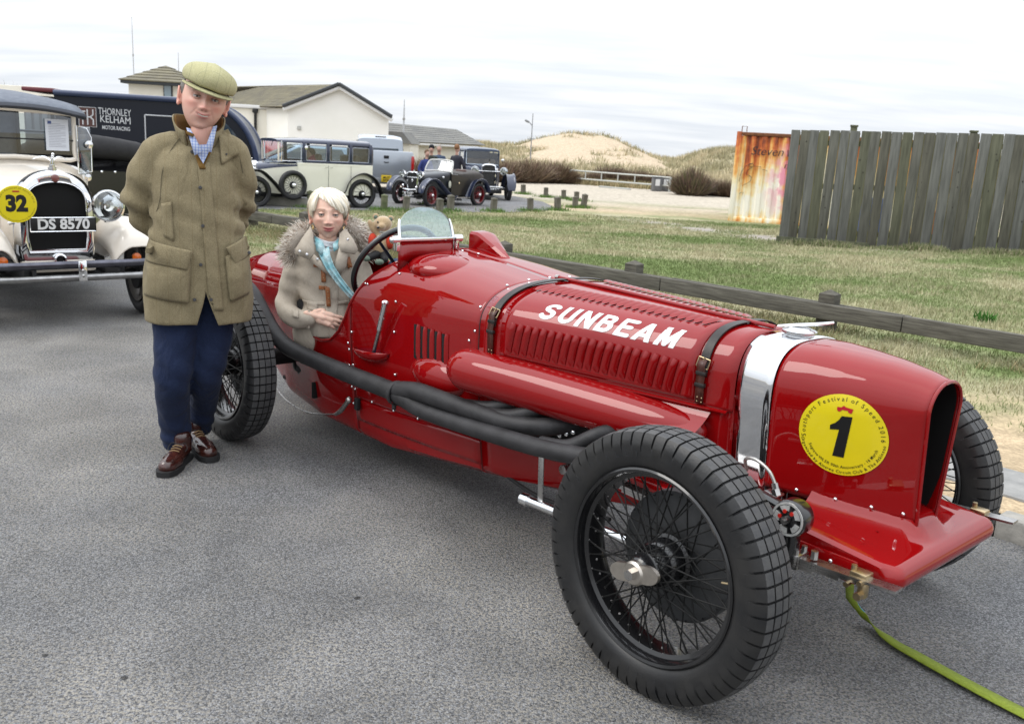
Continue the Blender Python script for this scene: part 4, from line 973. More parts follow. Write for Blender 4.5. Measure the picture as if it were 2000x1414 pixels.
def attr_mat(name, rough=.8, spec=.15, trl=0.0):
    M = bpy.data.materials.new(name); M.use_nodes = True; t = M.node_tree; b = t.nodes['Principled BSDF']; b.inputs['Roughness'].default_value = rough; b.inputs['Specular IOR Level'].default_value = spec
    a = nd(t, 'ShaderNodeAttribute'); a.attribute_name = 'Col'; t.links.new(a.outputs['Color'], b.inputs['Base Color']); return M
BLADE = attr_mat('grass_blade')
def blades(name, X, Y, Z, H, Wd, C, lean=.5, kind='stuff'):
    n = len(X); th = np.random.rand(n) * 2 * PI; dx = np.cos(th) * Wd / 2; dy = np.sin(th) * Wd / 2; la = np.random.rand(n) * 2 * PI; ll = np.random.rand(n) * lean * H
    V = np.zeros((n, 3, 3)); V[:, 0] = np.stack([X - dx, Y - dy, Z - .004], 1); V[:, 1] = np.stack([X + dx, Y + dy, Z - .004], 1); V[:, 2] = np.stack([X + np.cos(la) * ll, Y + np.sin(la) * ll, Z + H], 1)
    F = np.arange(3 * n).reshape(n, 3); o = npmesh(name, V.reshape(-1, 3), F, BLADE, None, np.repeat(C, 3, 0), smooth=False); o['kind'] = kind; return o
def scatter(n, xr, yr, dens, power=1.0):
    X = np.random.uniform(*xr, n); Y = np.random.uniform(*yr, n); k = np.random.rand(n) < dens(X, Y); return X[k], Y[k]
N_ = 620000
X, Y = scatter(N_, (-7, 12), (3, 23), lambda X, Y: np.where((X * ND.x + Y * ND.y > 4.35), np.clip(1 - sandw(X, Y), 0, 1) * (1 - gravw(X, Y)) * np.clip(9.0 / Y, 0, 1) ** 1.2 * (np.abs(X) < .62 * Y + .5), 0))
Z = hgt(X, Y); dist = Y; q = fnoise(X * .35, Y * .9, 41); q2 = fnoise(X * 2.3, Y * 3.1, 47)
t_ = np.clip((q - .40) * 2.4 + (q2 - .5) * 1.3 + .35 + np.random.randn(len(X)) * .2 - .12, 0, 1)[:, None]
C = (GREEN * 1.0 * (1 - t_) + STRAW * 1.05 * t_) * np.random.uniform(.88, 1.25, (len(X), 1))
H = np.random.uniform(.015, .045, len(X)) * (1 + .9 * (q2 > .6)); 
tag(blades('grass', X[Z > -.02], Y[Z > -.02], Z[Z > -.02], H[Z > -.02], (.004 + .0009 * dist)[Z > -.02], C[Z > -.02], .8), 'short mixed green and straw coloured grass of the lawn beyond the rail', 'grass')
E_ = G(490, 430, .15); F_ = G(2000, 692, .15); RD = (F_ - E_).normalized()
n = 26000; tt = np.random.uniform(-.05, 1.1, n); off = np.random.randn(n) * .30 - .25
P0 = np.array([E_.x, E_.y]); P1 = np.array([F_.x, F_.y]); q = P0 + (P1 - P0) * tt[:, None] + np.array([ND.x, ND.y]) * off[:, None]
cl = fnoise(q[:, 0] * 1.6, q[:, 1] * 1.6, 61) > .46; q = q[cl]; n = len(q)
C = (np.array([.38, .31, .17]) * np.random.uniform(.45, 1.3, (n, 1))); gmask = np.random.rand(n) < .3; C[gmask] = GREEN * np.random.uniform(.6, 1.2, (gmask.sum(), 1))
tag(blades('straw', q[:, 0], q[:, 1], hgt(q[:, 0], q[:, 1]), np.random.uniform(.03, .12, n), np.full(n, .006), C, 1.6), 'tangled dry grass along the foot of the low timber rail', 'dry grass')
TIMB = mat('weathered_timber', (.060, .054, .044), .9, base2=(.155, .145, .118), vscale=5, bump=.9, bscale=30, stretch=(1, 1, 8), detail=9)
TIMB_G = mat('mossy_timber', (.055, .065, .035), .95, base2=(.16, .16, .10), vscale=9, bump=.9, bscale=40)
TIMB_R = mat('rail_timber', (.070, .064, .052), .9, base2=(.170, .160, .132), vscale=6, bump=.9, bscale=26, stretch=(.6, 9, 9), detail=9)
rf = thing('rail_fence', 'low weathered timber rail on square pyramid-topped posts along the grass verge', 'fence', (E_.x, E_.y, 0), math.atan2(RD.y, RD.x))
Lr = (F_ - E_).length
joints = [-3.2, 0.62, 3.0, 5.55, 8.1, 10.65, 13.2]
for i in range(len(joints) - 1):
    x0, x1 = joints[i], joints[i + 1]
    MB().box(((x0 + x1) / 2, .025, .222 + random.uniform(-.004, .004)), (x1 - x0 - .008, .055, .145), bev=.008).build('rail', TIMB_R, rf)
    MB().box(((x0 + x1) / 2, .225, .215 + random.uniform(-.006, .004)), (x1 - x0 - .008, .05, .12), bev=.008).build('back_rail', TIMB_R, rf)
def rel(P): 
    v = P - Vector((E_.x, E_.y, 0)); return v.dot(RD)
def post_x(px, py, y=.125, z=.34):
    d = ray(px, py); nrm = Vector((-RD.y, RD.x, 0)); P = Vector((E_.x, E_.y, 0)) + nrm * y; t = (P - Vector((0, 0, CH))).dot(nrm) / d.dot(nrm); Q = Vector((0, 0, CH)) + d * t; return rel(Q), Q.z
pxs = [post_x(492, 425), post_x(597, 447), post_x(985, 490), post_x(1238, 530), post_x(1620, 585)]
xs_ = [p[0] for p in pxs]
for x in [xs_[0] - 2.4] + xs_ + [xs_[-1] + 2.45, xs_[-1] + 4.9]:
    mb = MB().box((x, .125, .145), (.155, .145, .47), bev=.006)
    mb.add([(x - .0775, .0525, .378), (x + .0775, .0525, .378), (x + .0775, .1975, .378), (x - .0775, .1975, .378), (x, .125, .420)], [(0, 1, 4), (1, 2, 4), (2, 3, 4), (3, 0, 4)])
    mb.build('post', TIMB, rf, smooth=False)
l0, l1 = G(488, 400), G(603, 408); v_ = l1 - l0
o = MB().box((v_.length / 2, 0, .11), (v_.length + 1.2, .13, .22), bev=.02).build('timber_baulk', mat('bleached_timber', (.26, .255, .22), .9, base2=(.40, .385, .33), vscale=4, bump=.6, bscale=25), None)
o.location = l0; o.rotation_euler = (0, 0, math.atan2(v_.y, v_.x)); tag(o, 'pale bleached timber baulk lying on the grass edge below the cream saloon', 'timber')
bl = [(607, 372, 408), (750, 379, 414), (792, 382, 416), (841, 379, 402), (858, 387, 419), (879, 380, 415), (963, 386, 416), (1022, 360, 381), (1036, 386, 415), (1066, 366, 387), (1101, 371, 390), (1089, 384, 413), (1126, 374, 394), (1123, 384, 408), (1139, 378, 408)]
labs = ['stout timber bollard directly above the seated woman\'s hair', 'tall mossy bollard left of the stuffed toy and behind the wing of the grey pickup', 'leaning brown bollard in front of the open tourer\'s front wheel', 'green mossy bollard behind two others by the open tourer\'s near front wheel', 'shorter bollard standing in front of the pair by the open tourer', 'dark bollard under the front door of the open tourer', 'single pyramid-topped bollard on the grass below the blue saloon\'s number plate', 'far bollard just right of the blue saloon\'s front wheel', 'bollard at the tip of the grass edge in front of the tarmac bend', 'small bollard standing on the grass inside the road bend', 'third of the far bollards, in line beyond the road bend', 'bollard on the near side of the bend, left of the last cluster', 'bollard at the back of the rightmost cluster', 'front bollard of the rightmost cluster', 'rightmost bollard of all at the end of the row']
BOLL = mat('bollard_timber', (.10, .092, .07), .95, base2=(.22, .205, .165), vscale=7, bump=.9, bscale=30, stretch=(1, 1, .35))
BOLG = mat('bollard_mossy', (.09, .11, .05), .95, base2=(.22, .22, .14), vscale=7, bump=.9, bscale=30)
for (px, y0, y1), lb in zip(bl, labs):
    P = G(px, y1); h = PY(px, y0, P.y).z; w_ = .135
    mb = MB().box((0, 0, h * .38), (w_, w_, h * .84), bev=.012).box((0, 0, h * .82), (w_ * .9, w_ * .9, .02), bev=.002)
    b0 = h * .80; mb.box((0, 0, b0 + .03), (w_ * 1.02, w_ * 1.02, .045), bev=.008)
    mb.add([(-w_ / 2, -w_ / 2, b0 + .05), (w_ / 2, -w_ / 2, b0 + .05), (w_ / 2, w_ / 2, b0 + .05), (-w_ / 2, w_ / 2, b0 + .05), (0, 0, h)], [(0, 1, 4), (1, 2, 4), (2, 3, 4), (3, 0, 4)])
    o = mb.build('bollard', BOLG if px in (750, 841, 607) else BOLL, None, smooth=False); o.location = P; o.rotation_euler = (R(random.uniform(-3, 3)), R(random.uniform(-4, 4)) + (R(5) if px == 792 else 0), R(random.uniform(10, 40))); tag(o, lb, 'bollard', 'timber bollards along the edge of the car park road')
n = 5200; ii = np.random.randint(0, len(bl), n); PP = np.array([[G(b[0], b[2]).x, G(b[0], b[2]).y] for b in bl])[ii] + np.random.randn(n, 2) * .16
tag(blades('grass', PP[:, 0], PP[:, 1], np.full(n, .01), np.random.uniform(.05, .14, n), np.full(n, .02), GREEN * np.array([.8, 1.05, .7]) * np.random.uniform(.7, 1.2, (n, 1)), .8), 'longer green grass growing round the feet of the bollards', 'grass')
fa = Vector((5.03, 17.9, 0)); fb = PY(2000, 500, 16.8); fb = Vector((fb.x, fb.y, fb.z)); dv_ = Vector((fb.x - fa.x, fb.y - fa.y, 0)); Lf = dv_.length; 
tf = thing('board_fence', 'tall grey weathered fence of vertical boards with gaps', 'fence', fa, math.atan2(dv_.y, dv_.x))
x = 0.0; i = 0
BO = [mat('fence_board_%d' % k, c1, .92, base2=c2, vscale=3.5, bump=.8, bscale=24, stretch=(6, 6, .5), detail=9) for k, (c1, c2) in enumerate([((.082, .082, .068), (.168, .166, .142)), ((.072, .070, .055), (.145, .14, .11)), ((.098, .099, .090), (.19, .192, .176)), ((.076, .078, .052), (.15, .152, .105))])]
MOSS = mat('moss', (.13, .12, .028), .95, base2=(.20, .18, .045), vscale=30, bump=.6, bscale=60)
while x < Lf + 1.2:
    w_ = lerp(.160, .186, min(1, x / Lf)) + random.uniform(-.008, .008); gp = random.uniform(.005, .017)
    zt = lerp(2.17, 2.285, x / Lf) + random.uniform(-.005, .005); zb = lerp(.10, .17, x / Lf) - .08
    rot = Euler((0, R(random.uniform(-.5, .5)), 0))
    b0 = MB().box((x + w_ / 2, random.uniform(-.004, .004), (zt + zb) / 2), (w_, .022, zt - zb), rot, bev=.003).build('fence_board', BO[i % 4] if i % 5 else BO[2], tf)
    MB().box((x + w_ + .004, .003, (zt + zb) / 2), (.008, .016, (zt - zb) * .97), rot).build('moss_edge', MOSS, tf)
    if i % 3 == 1:
        for q in range(3):
            kz = random.uniform(.4, 2.0); MB().ell((x + random.uniform(.03, w_ - .03), -.011, kz), (.012, .003, .016), 8, 5).build('knot', mat('knot_wood', (.03, .027, .022), .9), tf)
    x += w_ + gp; i += 1
for z in (.32, 1.18, 1.98): MB().box((Lf / 2 + .62, .05, z + .04), (Lf + 1.2, .045, .10), Euler((0, -math.atan2(.13, Lf), 0)), bev=.006).build('fence_rail', TIMB_G, tf)
for px in (1665, 1893, 2100):
    Q = PY(px, 300, 17.3); xx = (Q - fa).dot(dv_.normalized()); MB().box((xx, .105, 1.12), (.115, .09, 2.30), bev=.008).box((xx, .105, 2.29), (.14, .11, .035), bev=.005).build('fence_post', TIMB_G, tf)
MB().box((.015, .05, 1.08), (.03, .10, 2.16), bev=.004).build('end_post', TIMB_G, tf)
MB().box((.8, -.012, .085), (1.7, .03, .16), bev=.005).build('gravel_board', TIMB_G, tf)
n = 9000; tt = np.random.uniform(-.05, 1.3, n); q = np.array([fa.x, fa.y]) + np.array([dv_.x, dv_.y]) * tt[:, None] + np.stack([np.zeros(n), np.random.randn(n) * .10 - .12], 1)
C = np.where(np.random.rand(n, 1) < .5, STRAW, GREEN) * np.random.uniform(.7, 1.2, (n, 1))
tag(blades('grass', q[:, 0], q[:, 1], hgt(q[:, 0], q[:, 1]), np.random.uniform(.04, .20, n) * (fnoise(q[:, 0] * 2, q[:, 1], 9) * 1.4), np.full(n, .016), C, .9), 'long pale grass along the foot of the tall board fence', 'grass')
o = MB().rev([(.0001, 0), (.26, 0), (.27, .02), (.27, .42), (.26, .44), (.27, .46), (.27, .84), (.255, .87), (.0001, .87)], 24, 'z').build('oil_drum', mat('blue_drum', (.02, .10, .42), .45), None); o.location = (7.6, 20.2, .05); tag(o, 'blue drum glimpsed through the gaps of the tall fence', 'drum')
o = MB().box((0, 0, .32), (.62, .45, .64), bev=.04).box((0, 0, .62), (.66, .49, .05), bev=.01).build('plastic_crate', mat('orange_crate', (.55, .08, .02), .5), None); o.location = (8.75, 19.6, .1); tag(o, 'orange red crate glimpsed through the gaps at the right of the fence', 'crate')
def rust_mat():
    M = bpy.data.materials.new('rusting_white_steel'); M.use_nodes = True; t = M.node_tree; b = t.nodes['Principled BSDF']; b.inputs['Roughness'].default_value = .75
    co = nd(t, 'ShaderNodeTexCoord'); mp_ = nd(t, 'ShaderNodeMapping'); mp_.inputs['Scale'].default_value = (6.5, 6.5, .45); t.links.new(co.outputs['Object'], mp_.inputs[0])
    n1 = nd(t, 'ShaderNodeTexNoise'); n1.inputs['Scale'].default_value = 1.0; n1.inputs['Detail'].default_value = 6; t.links.new(mp_.outputs[0], n1.inputs[0])
    sp = nd(t, 'ShaderNodeSeparateXYZ'); t.links.new(co.outputs['Object'], sp.inputs[0])
    g = nd(t, 'ShaderNodeMapRange'); g.inputs[1].default_value = .15; g.inputs[2].default_value = 2.3; g.inputs[3].default_value = -.24; g.inputs[4].default_value = .30; t.links.new(sp.outputs['Z'], g.inputs[0])
    lo = nd(t, 'ShaderNodeMapRange'); lo.inputs[1].default_value = .42; lo.inputs[2].default_value = 0; lo.inputs[3].default_value = 0; lo.inputs[4].default_value = .30; t.links.new(sp.outputs['Z'], lo.inputs[0])
    n2 = nd(t, 'ShaderNodeTexNoise'); n2.inputs['Scale'].default_value = 7; n2.inputs['Detail'].default_value = 6; t.links.new(co.outputs['Object'], n2.inputs[0])
    s1 = nd(t, 'ShaderNodeMath', operation='ADD'); t.links.new(n1.outputs[0], s1.inputs[0]); t.links.new(g.outputs[0], s1.inputs[1])
    s2 = nd(t, 'ShaderNodeMath', operation='ADD'); t.links.new(s1.outputs[0], s2.inputs[0]); t.links.new(lo.outputs[0], s2.inputs[1])
    s3 = nd(t, 'ShaderNodeMath', operation='MULTIPLY_ADD'); s3.inputs[1].default_value = .25; t.links.new(n2.outputs[0], s3.inputs[0]); t.links.new(s2.outputs[0], s3.inputs[2])
    r = nd(t, 'ShaderNodeValToRGB'); e = r.color_ramp.elements; e[0].position = .50; e[0].color = (.80, .76, .66, 1); e[1].position = 1.0; e[1].color = (.16, .035, .015, 1)
    for p, c_ in ((.60, (.78, .66, .40)), (.72, (.72, .38, .10)), (.85, (.50, .12, .03))): q = e.new(p); q.color = (*c_, 1)
    t.links.new(s3.outputs[0], r.inputs[0])
    vd = nd(t, 'ShaderNodeVectorMath', operation='DISTANCE'); vd.inputs[1].default_value = (1.35, 0, 1.15)
    mz = nd(t, 'ShaderNodeMapping'); mz.inputs['Scale'].default_value = (1.5, 0, .8); mz.inputs['Location'].default_value = (-.675, 0, .23); t.links.new(co.outputs['Object'], mz.inputs[0]); t.links.new(mz.outputs[0], vd.inputs[0])
    n3 = nd(t, 'ShaderNodeTexNoise'); n3.inputs['Scale'].default_value = 4.5; n3.inputs['Detail'].default_value = 5; t.links.new(co.outputs['Object'], n3.inputs[0])
    pm = nd(t, 'ShaderNodeMapRange'); pm.inputs[1].default_value = .95; pm.inputs[2].default_value = .25; t.links.new(vd.outputs['Value'], pm.inputs[0])
    pk = nd(t, 'ShaderNodeMath', operation='MULTIPLY'); t.links.new(pm.outputs[0], pk.inputs[0]); pr_ = nd(t, 'ShaderNodeMapRange'); pr_.inputs[1].default_value = .4; pr_.inputs[2].default_value = .58; t.links.new(n3.outputs[0], pr_.inputs[0]); t.links.new(pr_.outputs[0], pk.inputs[1])
    pk2 = nd(t, 'ShaderNodeMath', operation='MULTIPLY'); pk2.inputs[1].default_value = .95; t.links.new(pk.outputs[0], pk2.inputs[0])
    mx = nd(t, 'ShaderNodeMix', data_type='RGBA'); t.links.new(pk2.outputs[0], mx.inputs[0]); t.links.new(r.outputs[0], mx.inputs[6]); mx.inputs[7].default_value = (.70, .26, .36, 1); t.links.new(mx.outputs[2], b.inputs['Base Color'])
    return M
RUST = rust_mat(); DRUST = mat('dark_rust', (.16, .06, .03), .85, base2=(.30, .12, .05), vscale=10)
ct = thing('shipping_container', 'rust streaked white steel container with pink spray paint and scrawled writing', 'container', (5.405, 24.1, 0), R(-18))
CW, CL_, CHh = 5.6, 2.15, 2.27
def corr(y, name, x0, x1, pitch=.272, d=.042, along='x', flip=1):
    pts = []; x = x0
    while x < x1 - .01:
        for a, o_ in ((0, 0), (.36, 0), (.5, 1), (.86, 1)): pts.append((min(x + a * pitch, x1), o_ * d * flip))
        x += pitch
    pts.append((x1, 0))
    rows = [[Vector((px_, y + oo, z)) if along == 'x' else Vector((y + oo, px_, z)) for px_, oo in pts] for z in (.12, CHh - .1)]
    return MB().grid(rows).build(name, RUST, ct, smooth=False)
corr(.02, 'corrugated_side', .09, CW - .09); corr(CL_ - .02, 'corrugated_side', .09, CW - .09, flip=-1); corr(.02, 'corrugated_end', .09, CL_ - .09, along='y'); corr(CW - .02, 'corrugated_end', .09, CL_ - .09, along='y', flip=-1)
MB().box((CW / 2, CL_ / 2, CHh - .035), (CW, CL_, .05), bev=.01).build('roof', DRUST, ct)
for y in (.04, CL_ - .04): MB().box((CW / 2, y, CHh - .05), (CW - .02, .07, .08), bev=.008).build('top_rail', DRUST, ct); MB().box((CW / 2, y, .07), (CW - .02, .07, .12), bev=.008).build('bottom_rail', RUST, ct)
for x in (.05, CW - .05):
    for y in (.05, CL_ - .05): MB().box((x, y, CHh / 2), (.12, .12, CHh), bev=.01).build('corner_post', RUST, ct)
MB().tube([(.10, .06, CHh), (.10, .06, CHh + .13), (.22, .06, CHh + .13), (.22, .06, CHh)], .012, 6).build('lifting_eye', DRUST, ct)
GR = mat('black_marker', (.02, .02, .03), .6)
def scrawl(pts, name='scrawl', r_=.014):
    MB().tube([(x, -.012, z) for x, z in pts], r_, 5, smooth=4, flat=.4).build(name, GR, ct)
for txt, x, z, sz in (('Steven', .78, 1.80, .30), ('W', 1.36, 1.77, .26), ('no', 1.34, 1.48, .22)):
    vs, fs = text_mb(txt, sz, -.004, .25); MB().add([(x + v[0], -.008 + 0, z + v[1]) for v in vs], fs).build('graffiti_lettering', GR, ct, smooth=False, recalc=False)
scrawl([(.17, 1.02), (.20, 1.25), (.30, 1.42), (.44, 1.48), (.50, 1.44), (.42, 1.40), (.36, 1.46), (.46, 1.50)])
scrawl([(.50, 1.44), (.36, 1.32), (.33, 1.22), (.46, 1.16), (.44, 1.04), (.32, .96), (.26, .92)])
scrawl([(.52, 1.43), (.68, 1.42)]); scrawl([(.72, 1.36), (.84, 1.33)]); scrawl([(.20, .72), (.30, .76), (.29, .70)])
gt = thing('barrier_gate', 'long pale metal bar gate across the foot of the dunes', 'gate', G(1112, 360))
gl = G(1112, 360); gr = G(1307, 377); v_ = gr - gl; L = v_.length; gt.rotation_euler = (0, 0, math.atan2(v_.y, v_.x))
PALE = mat('pale_galvanised', (.55, .56, .52), .5, .3)
zt = PY(1115, 333, gl.y).z
for z in (zt, zt * .45): MB().cyl((0, 0, z), (L, 0, z), .035, 8).build('bar', PALE, gt)
for k in range(7): MB().cyl((L * k / 6, 0, 0 if k in (0, 6) else zt * .4), (L * k / 6, 0, zt + .02), .03 if k not in (0, 6) else .06, 8).build('upright', PALE, gt)
MB().box((L * .62, -1.1, .05), (1.7, .14, .09), bev=.01).build('low_beam', PALE, gt)
b0 = G(1273, 374); b1 = G(1304, 376)
for i, (px, lb) in enumerate(((1281, 'left one of two grey litter bins with white notices beside the gate'), (1297, 'right one of two grey litter bins with white notices beside the gate'))):
    P = G(px, 375); t = thing('litter_bin', lb, 'litter bin', P, R(5), 'litter bins by the gate')
    h = PY(px, 347, P.y).z; MB().box((0, 0, h / 2), (.40, .40, h), bev=.03).build('bin_body', mat('bin_grey', (.12, .12, .125), .7, base2=(.19, .19, .19), vscale=8), t)
    MB().box((0, 0, h + .01), (.43, .43, .05), bev=.02).build('bin_lid', mat('bin_lid_grey', (.09, .09, .09), .6), t); MB().box((0, -.207, h * .66), (.20, .008, .28)).build('notice', WHITEP, t)
def ridge(X):
    return np.interp(X, [-60, -30, -14, -8, -3.8, -2.3, -.5, .9, 2.2, 3.9, 5.2, 6.7, 8.2, 9.6, 11.6, 13.2, 14.8, 16.3, 18.0, 20, 24, 30, 60], [3.2, 2.8, 1.9, 1.5, 1.75, 1.7, 1.85, 2.35, 2.75, 3.12, 3.0, 3.1, 2.75, 2.1, 1.36, 1.28, 1.9, 2.42, 2.5, 2.9, 3.6, 3.4, 2.5])
def dh(X, Y):
    cr_ = 80 + 3 * np.sin(X * .21); t = np.clip((Y - 51) / (cr_ - 51), 0, 1); f = t ** 1.35 * (1.0) ; back = np.clip((Y - cr_) / 20, 0, 1); f = f * (1 - back * .35)
    return -.05 + ridge(X) * f + (fnoise(X * .45, Y * .35, 71) - .5) * .9 * np.sin(PI * np.clip(t, 0, 1)) + (fnoise(X * 1.5, Y * 1.5, 73) - .5) * .22 * t
V, F, X, Y = gridmesh(np.arange(-60, 60.1, .4), np.arange(50, 104, .5), dh)
def bare(X, Z, Y):
    c_ = np.exp(-((X - 5.2) / 6.3) ** 4) * np.clip((Y - 60) / 6, 0, 1) * np.clip((83 - Y) / 2.0, 0, 1); q = fnoise(X * .55, Y * .5, 81)
    return np.clip((c_ * 1.25 - (q > .66) * .9) * 1.4 + (fnoise(X * .8, Y * .8, 83) > .70) * .6, 0, 1)
bw = bare(V[:, 0], V[:, 2], V[:, 1])[:, None]; q = fnoise(V[:, 0] * .6, V[:, 1] * .6, 91)[:, None]
DG = np.array([.52, .45, .31]) * (1 - q) + np.array([.40, .36, .23]) * q
tag(npmesh('dunes', V, F, SOIL, None, DG * (1 - bw) + np.array([.62, .50, .36]) * bw), kind='structure')
n = 150000; X = np.random.uniform(-24, 42, n); Y = np.random.uniform(52, 84, n); Z = dh(X, Y); k = (np.random.rand(n) > bare(X, Z, Y) * 1.1) & (fnoise(X * 1.2, Y * 1.2, 95) > .38); X, Y, Z = X[k], Y[k], Z[k]; n = len(X)
C = np.where(fnoise(X * .7, Y * .7, 97)[:, None] > .5, np.array([.66, .57, .38]), np.array([.46, .42, .26])) * np.random.uniform(.6, 1.3, (n, 1))
tag(blades('dune_grass', X, Y, Z, np.random.uniform(.18, .5, n), np.full(n, .07), C, .9), 'straw coloured dune grass clothing the sand hills', 'dune grass')
def shrub_mesh(w_, h_, n, seed, cols):
    rs = np.random.RandomState(seed); V = []; C = []
    for k in range(n):
        a = rs.rand() * 2 * PI; r_ = math.sqrt(rs.rand()) * w_ / 2; base = np.array([r_ * .45 * math.cos(a), r_ * .45 * math.sin(a), 0]); top = h_ * (1 - .55 * (r_ / (w_ / 2)) ** 2.2) * rs.uniform(.45, 1.05)
        tip = np.array([r_ * math.cos(a) + rs.randn() * .08, r_ * math.sin(a) + rs.randn() * .08, top]); st = base + (tip - base) * rs.uniform(0, .75); d_ = np.array([-math.sin(a), math.cos(a), 0]) * rs.uniform(.008, .03)
        if rs.rand() < .5: d_ = np.array([math.cos(rs.rand() * 6), 0, .0]) * .025
        V += [st - d_, st + d_, tip]; c_ = np.array(cols[rs.randint(len(cols))]) * rs.uniform(.6, 1.4); C += [c_, c_, c_]
    return np.array(V), np.arange(len(V)).reshape(-1, 3), np.array(C)
BR = [(.24, .16, .12), (.17, .115, .095), (.30, .22, .155), (.20, .16, .10), (.36, .28, .19)]
GRb = [(.17, .16, .08), (.22, .18, .11), (.14, .11, .08)]
sm = [shrub_mesh(2.6, 1.25, 2600, 3, BR), shrub_mesh(2.2, 1.1, 2600, 4, BR), shrub_mesh(2.0, 1.2, 2600, 5, GRb + BR[:2])]
first_ = {}
def shrub(x, y, s, kind, label, grp, zs=1.0):
    if kind not in first_:
        V_, F_2, C_ = sm[kind]; o = npmesh('shrub', V_, F_2, BLADE, None, C_, smooth=False); first_[kind] = o
    else: o = first_[kind].copy(); COL.objects.link(o)
    o.location = (x, y, -.03); o.scale = (s, s, s * zs); o.rotation_euler = (0, 0, random.random() * 6); return tag(o, label, 'shrub', grp)
GL_ = 'brown leafless shrub in the thicket at the foot of the dunes'; GG = 'leafless shrubs of the thicket below the dunes'
for px, py, s, kk in ((905, 356, 1.0, 0), (945, 356, 1.0, 1), (975, 357, 1.1, 0), (1005, 358, 1.05, 1), (1030, 358, 1.15, 0), (1055, 358, 1.0, 1), (1080, 359, 1.1, 0), (1100, 360, .9, 1), (1160, 362, .75, 1), (1190, 362, 1.0, 0), (1215, 363, 1.0, 1), (1245, 366, .9, 0), (1268, 368, .85, 1), (1300, 370, .8, 0), (1395, 384, .85, 1), (1418, 386, .8, 0), (1440, 388, .8, 1), (870, 356, 1.0, 1), (830, 354, 1., 0)):
    P = G(px, py); shrub(P.x, P.y + .6, s * 1.1, kk, GL_, GG, .80)
P = G(1352, 384); shrub(P.x, P.y + .4, 1.12, 2, 'rounded dark shrub standing alone right of the litter bins', 'leafless shrubs of the thicket below the dunes', 1.0)
n = 26000; X = np.random.uniform(-6, 12, n); Y = 45.5 - .35 * X * .5 + np.random.uniform(-1.2, 5, n) ; Y = np.interp(X, [-6, 2, 6.6, 9.5], [45.5, 45.2, 43.2, 40.6]) + np.random.uniform(-.6, 6, n)
C = np.where(np.random.rand(n, 1) < .65, np.array([.58, .47, .28]), np.array([.26, .25, .12])) * np.random.uniform(.6, 1.2, (n, 1))
tag(blades('rough_grass', X, Y, np.full(n, -.03), np.random.uniform(.12, .45, n), np.full(n, .05), C, .7), 'pale rough grass between the shrubs below the dunes', 'grass')
P = G(1925, 632); n = 60; X = P.x + np.random.randn(n) * .05; Y = P.y + np.random.randn(n) * .05; tag(blades('weed', X, Y, np.full(n, .02), np.random.uniform(.05, .13, n), np.full(n, .03), np.tile([.06, .19, .03], (n, 1)) * np.random.uniform(.8, 1.2, (n, 1)), 1.2, kind='') , 'bright green weed in the grass above the right end of the rail', 'weed')
pts = [(1590, 1062, .40), (1640, 1125, .22), (1665, 1180, .10)]
S0 = [SB.matrix_world @ Vector((3.17, -.30, .41))]
bpy.context.view_layer.update()
A_ = SB.matrix_world @ Vector((3.16, -.24, .42)); C1 = G(1663, 1170, .12); C2 = G(1690, 1205, .035); Cs = [G(1740, 1250, .012), G(1800, 1285, .01), G(1900, 1340, .01), G(2000, 1392, .01), G(2120, 1450, .01)]
ctrl = [A_, lerp(A_, C1, .5) + Vector((0, 0, -.03)), C1, C2] + Cs
P2, _r = catmull(ctrl, 1.0, 10); W2 = .029; rows = []
for i, p in enumerate(P2):
    t = (P2[min(i + 1, len(P2) - 1)] - P2[max(0, i - 1)]).normalized(); sd_ = t.cross(Vector((0, 0, 1))).normalized(); tw = pl(i, [0, 18, 30, 38, 90], [55, 50, 60, 12, 4]); up_ = sd_.cross(t)
    dd = sd_ * math.cos(R(tw)) + up_ * math.sin(R(tw)); zz = Vector((0, 0, max(0, W2 * abs(dd.z) - p.z + .004))); W2 = pl(i, [0, 16, 26, 46], [.018, .015, .009, .036]); rows.append([p - dd * W2 + zz, p + zz, p + dd * W2 + zz])
STR = mat('green_webbing', (.20, .26, .015), .8, base2=(.28, .36, .03), vscale=90, bump=.6, bscale=500)
st = MB().grid(rows).build('tow_strap', STR, None, angle=60, recalc=False); solid(st, .003, 0); tag(st, 'olive green webbing tow strap trailing from under the nose across the tarmac', 'strap')
i0 = 24; rr = [[q_ + Vector((0, 0, .0025)) for q_ in r_] for r_ in rows[i0:i0 + 5]]
o = MB().grid(rr).build('blue_tape', mat('pale_blue_tape', (.12, .42, .55), .6), st, recalc=False); solid(o, .003, 0)
def torus_profile(r_in, r_out, w):
    rm = (r_in + r_out) / 2; h = (r_out - r_in) / 2
    return [(rm + h * math.sin(a), w / 2 * math.copysign(abs(math.cos(a)) ** .7, math.cos(a))) for a in LS(-PI / 2, 1.5 * PI, 17)[:-1]]
TYRE_S = mat('plain_tyre', (.018, .018, .02), .6, bump=.2, bscale=60)
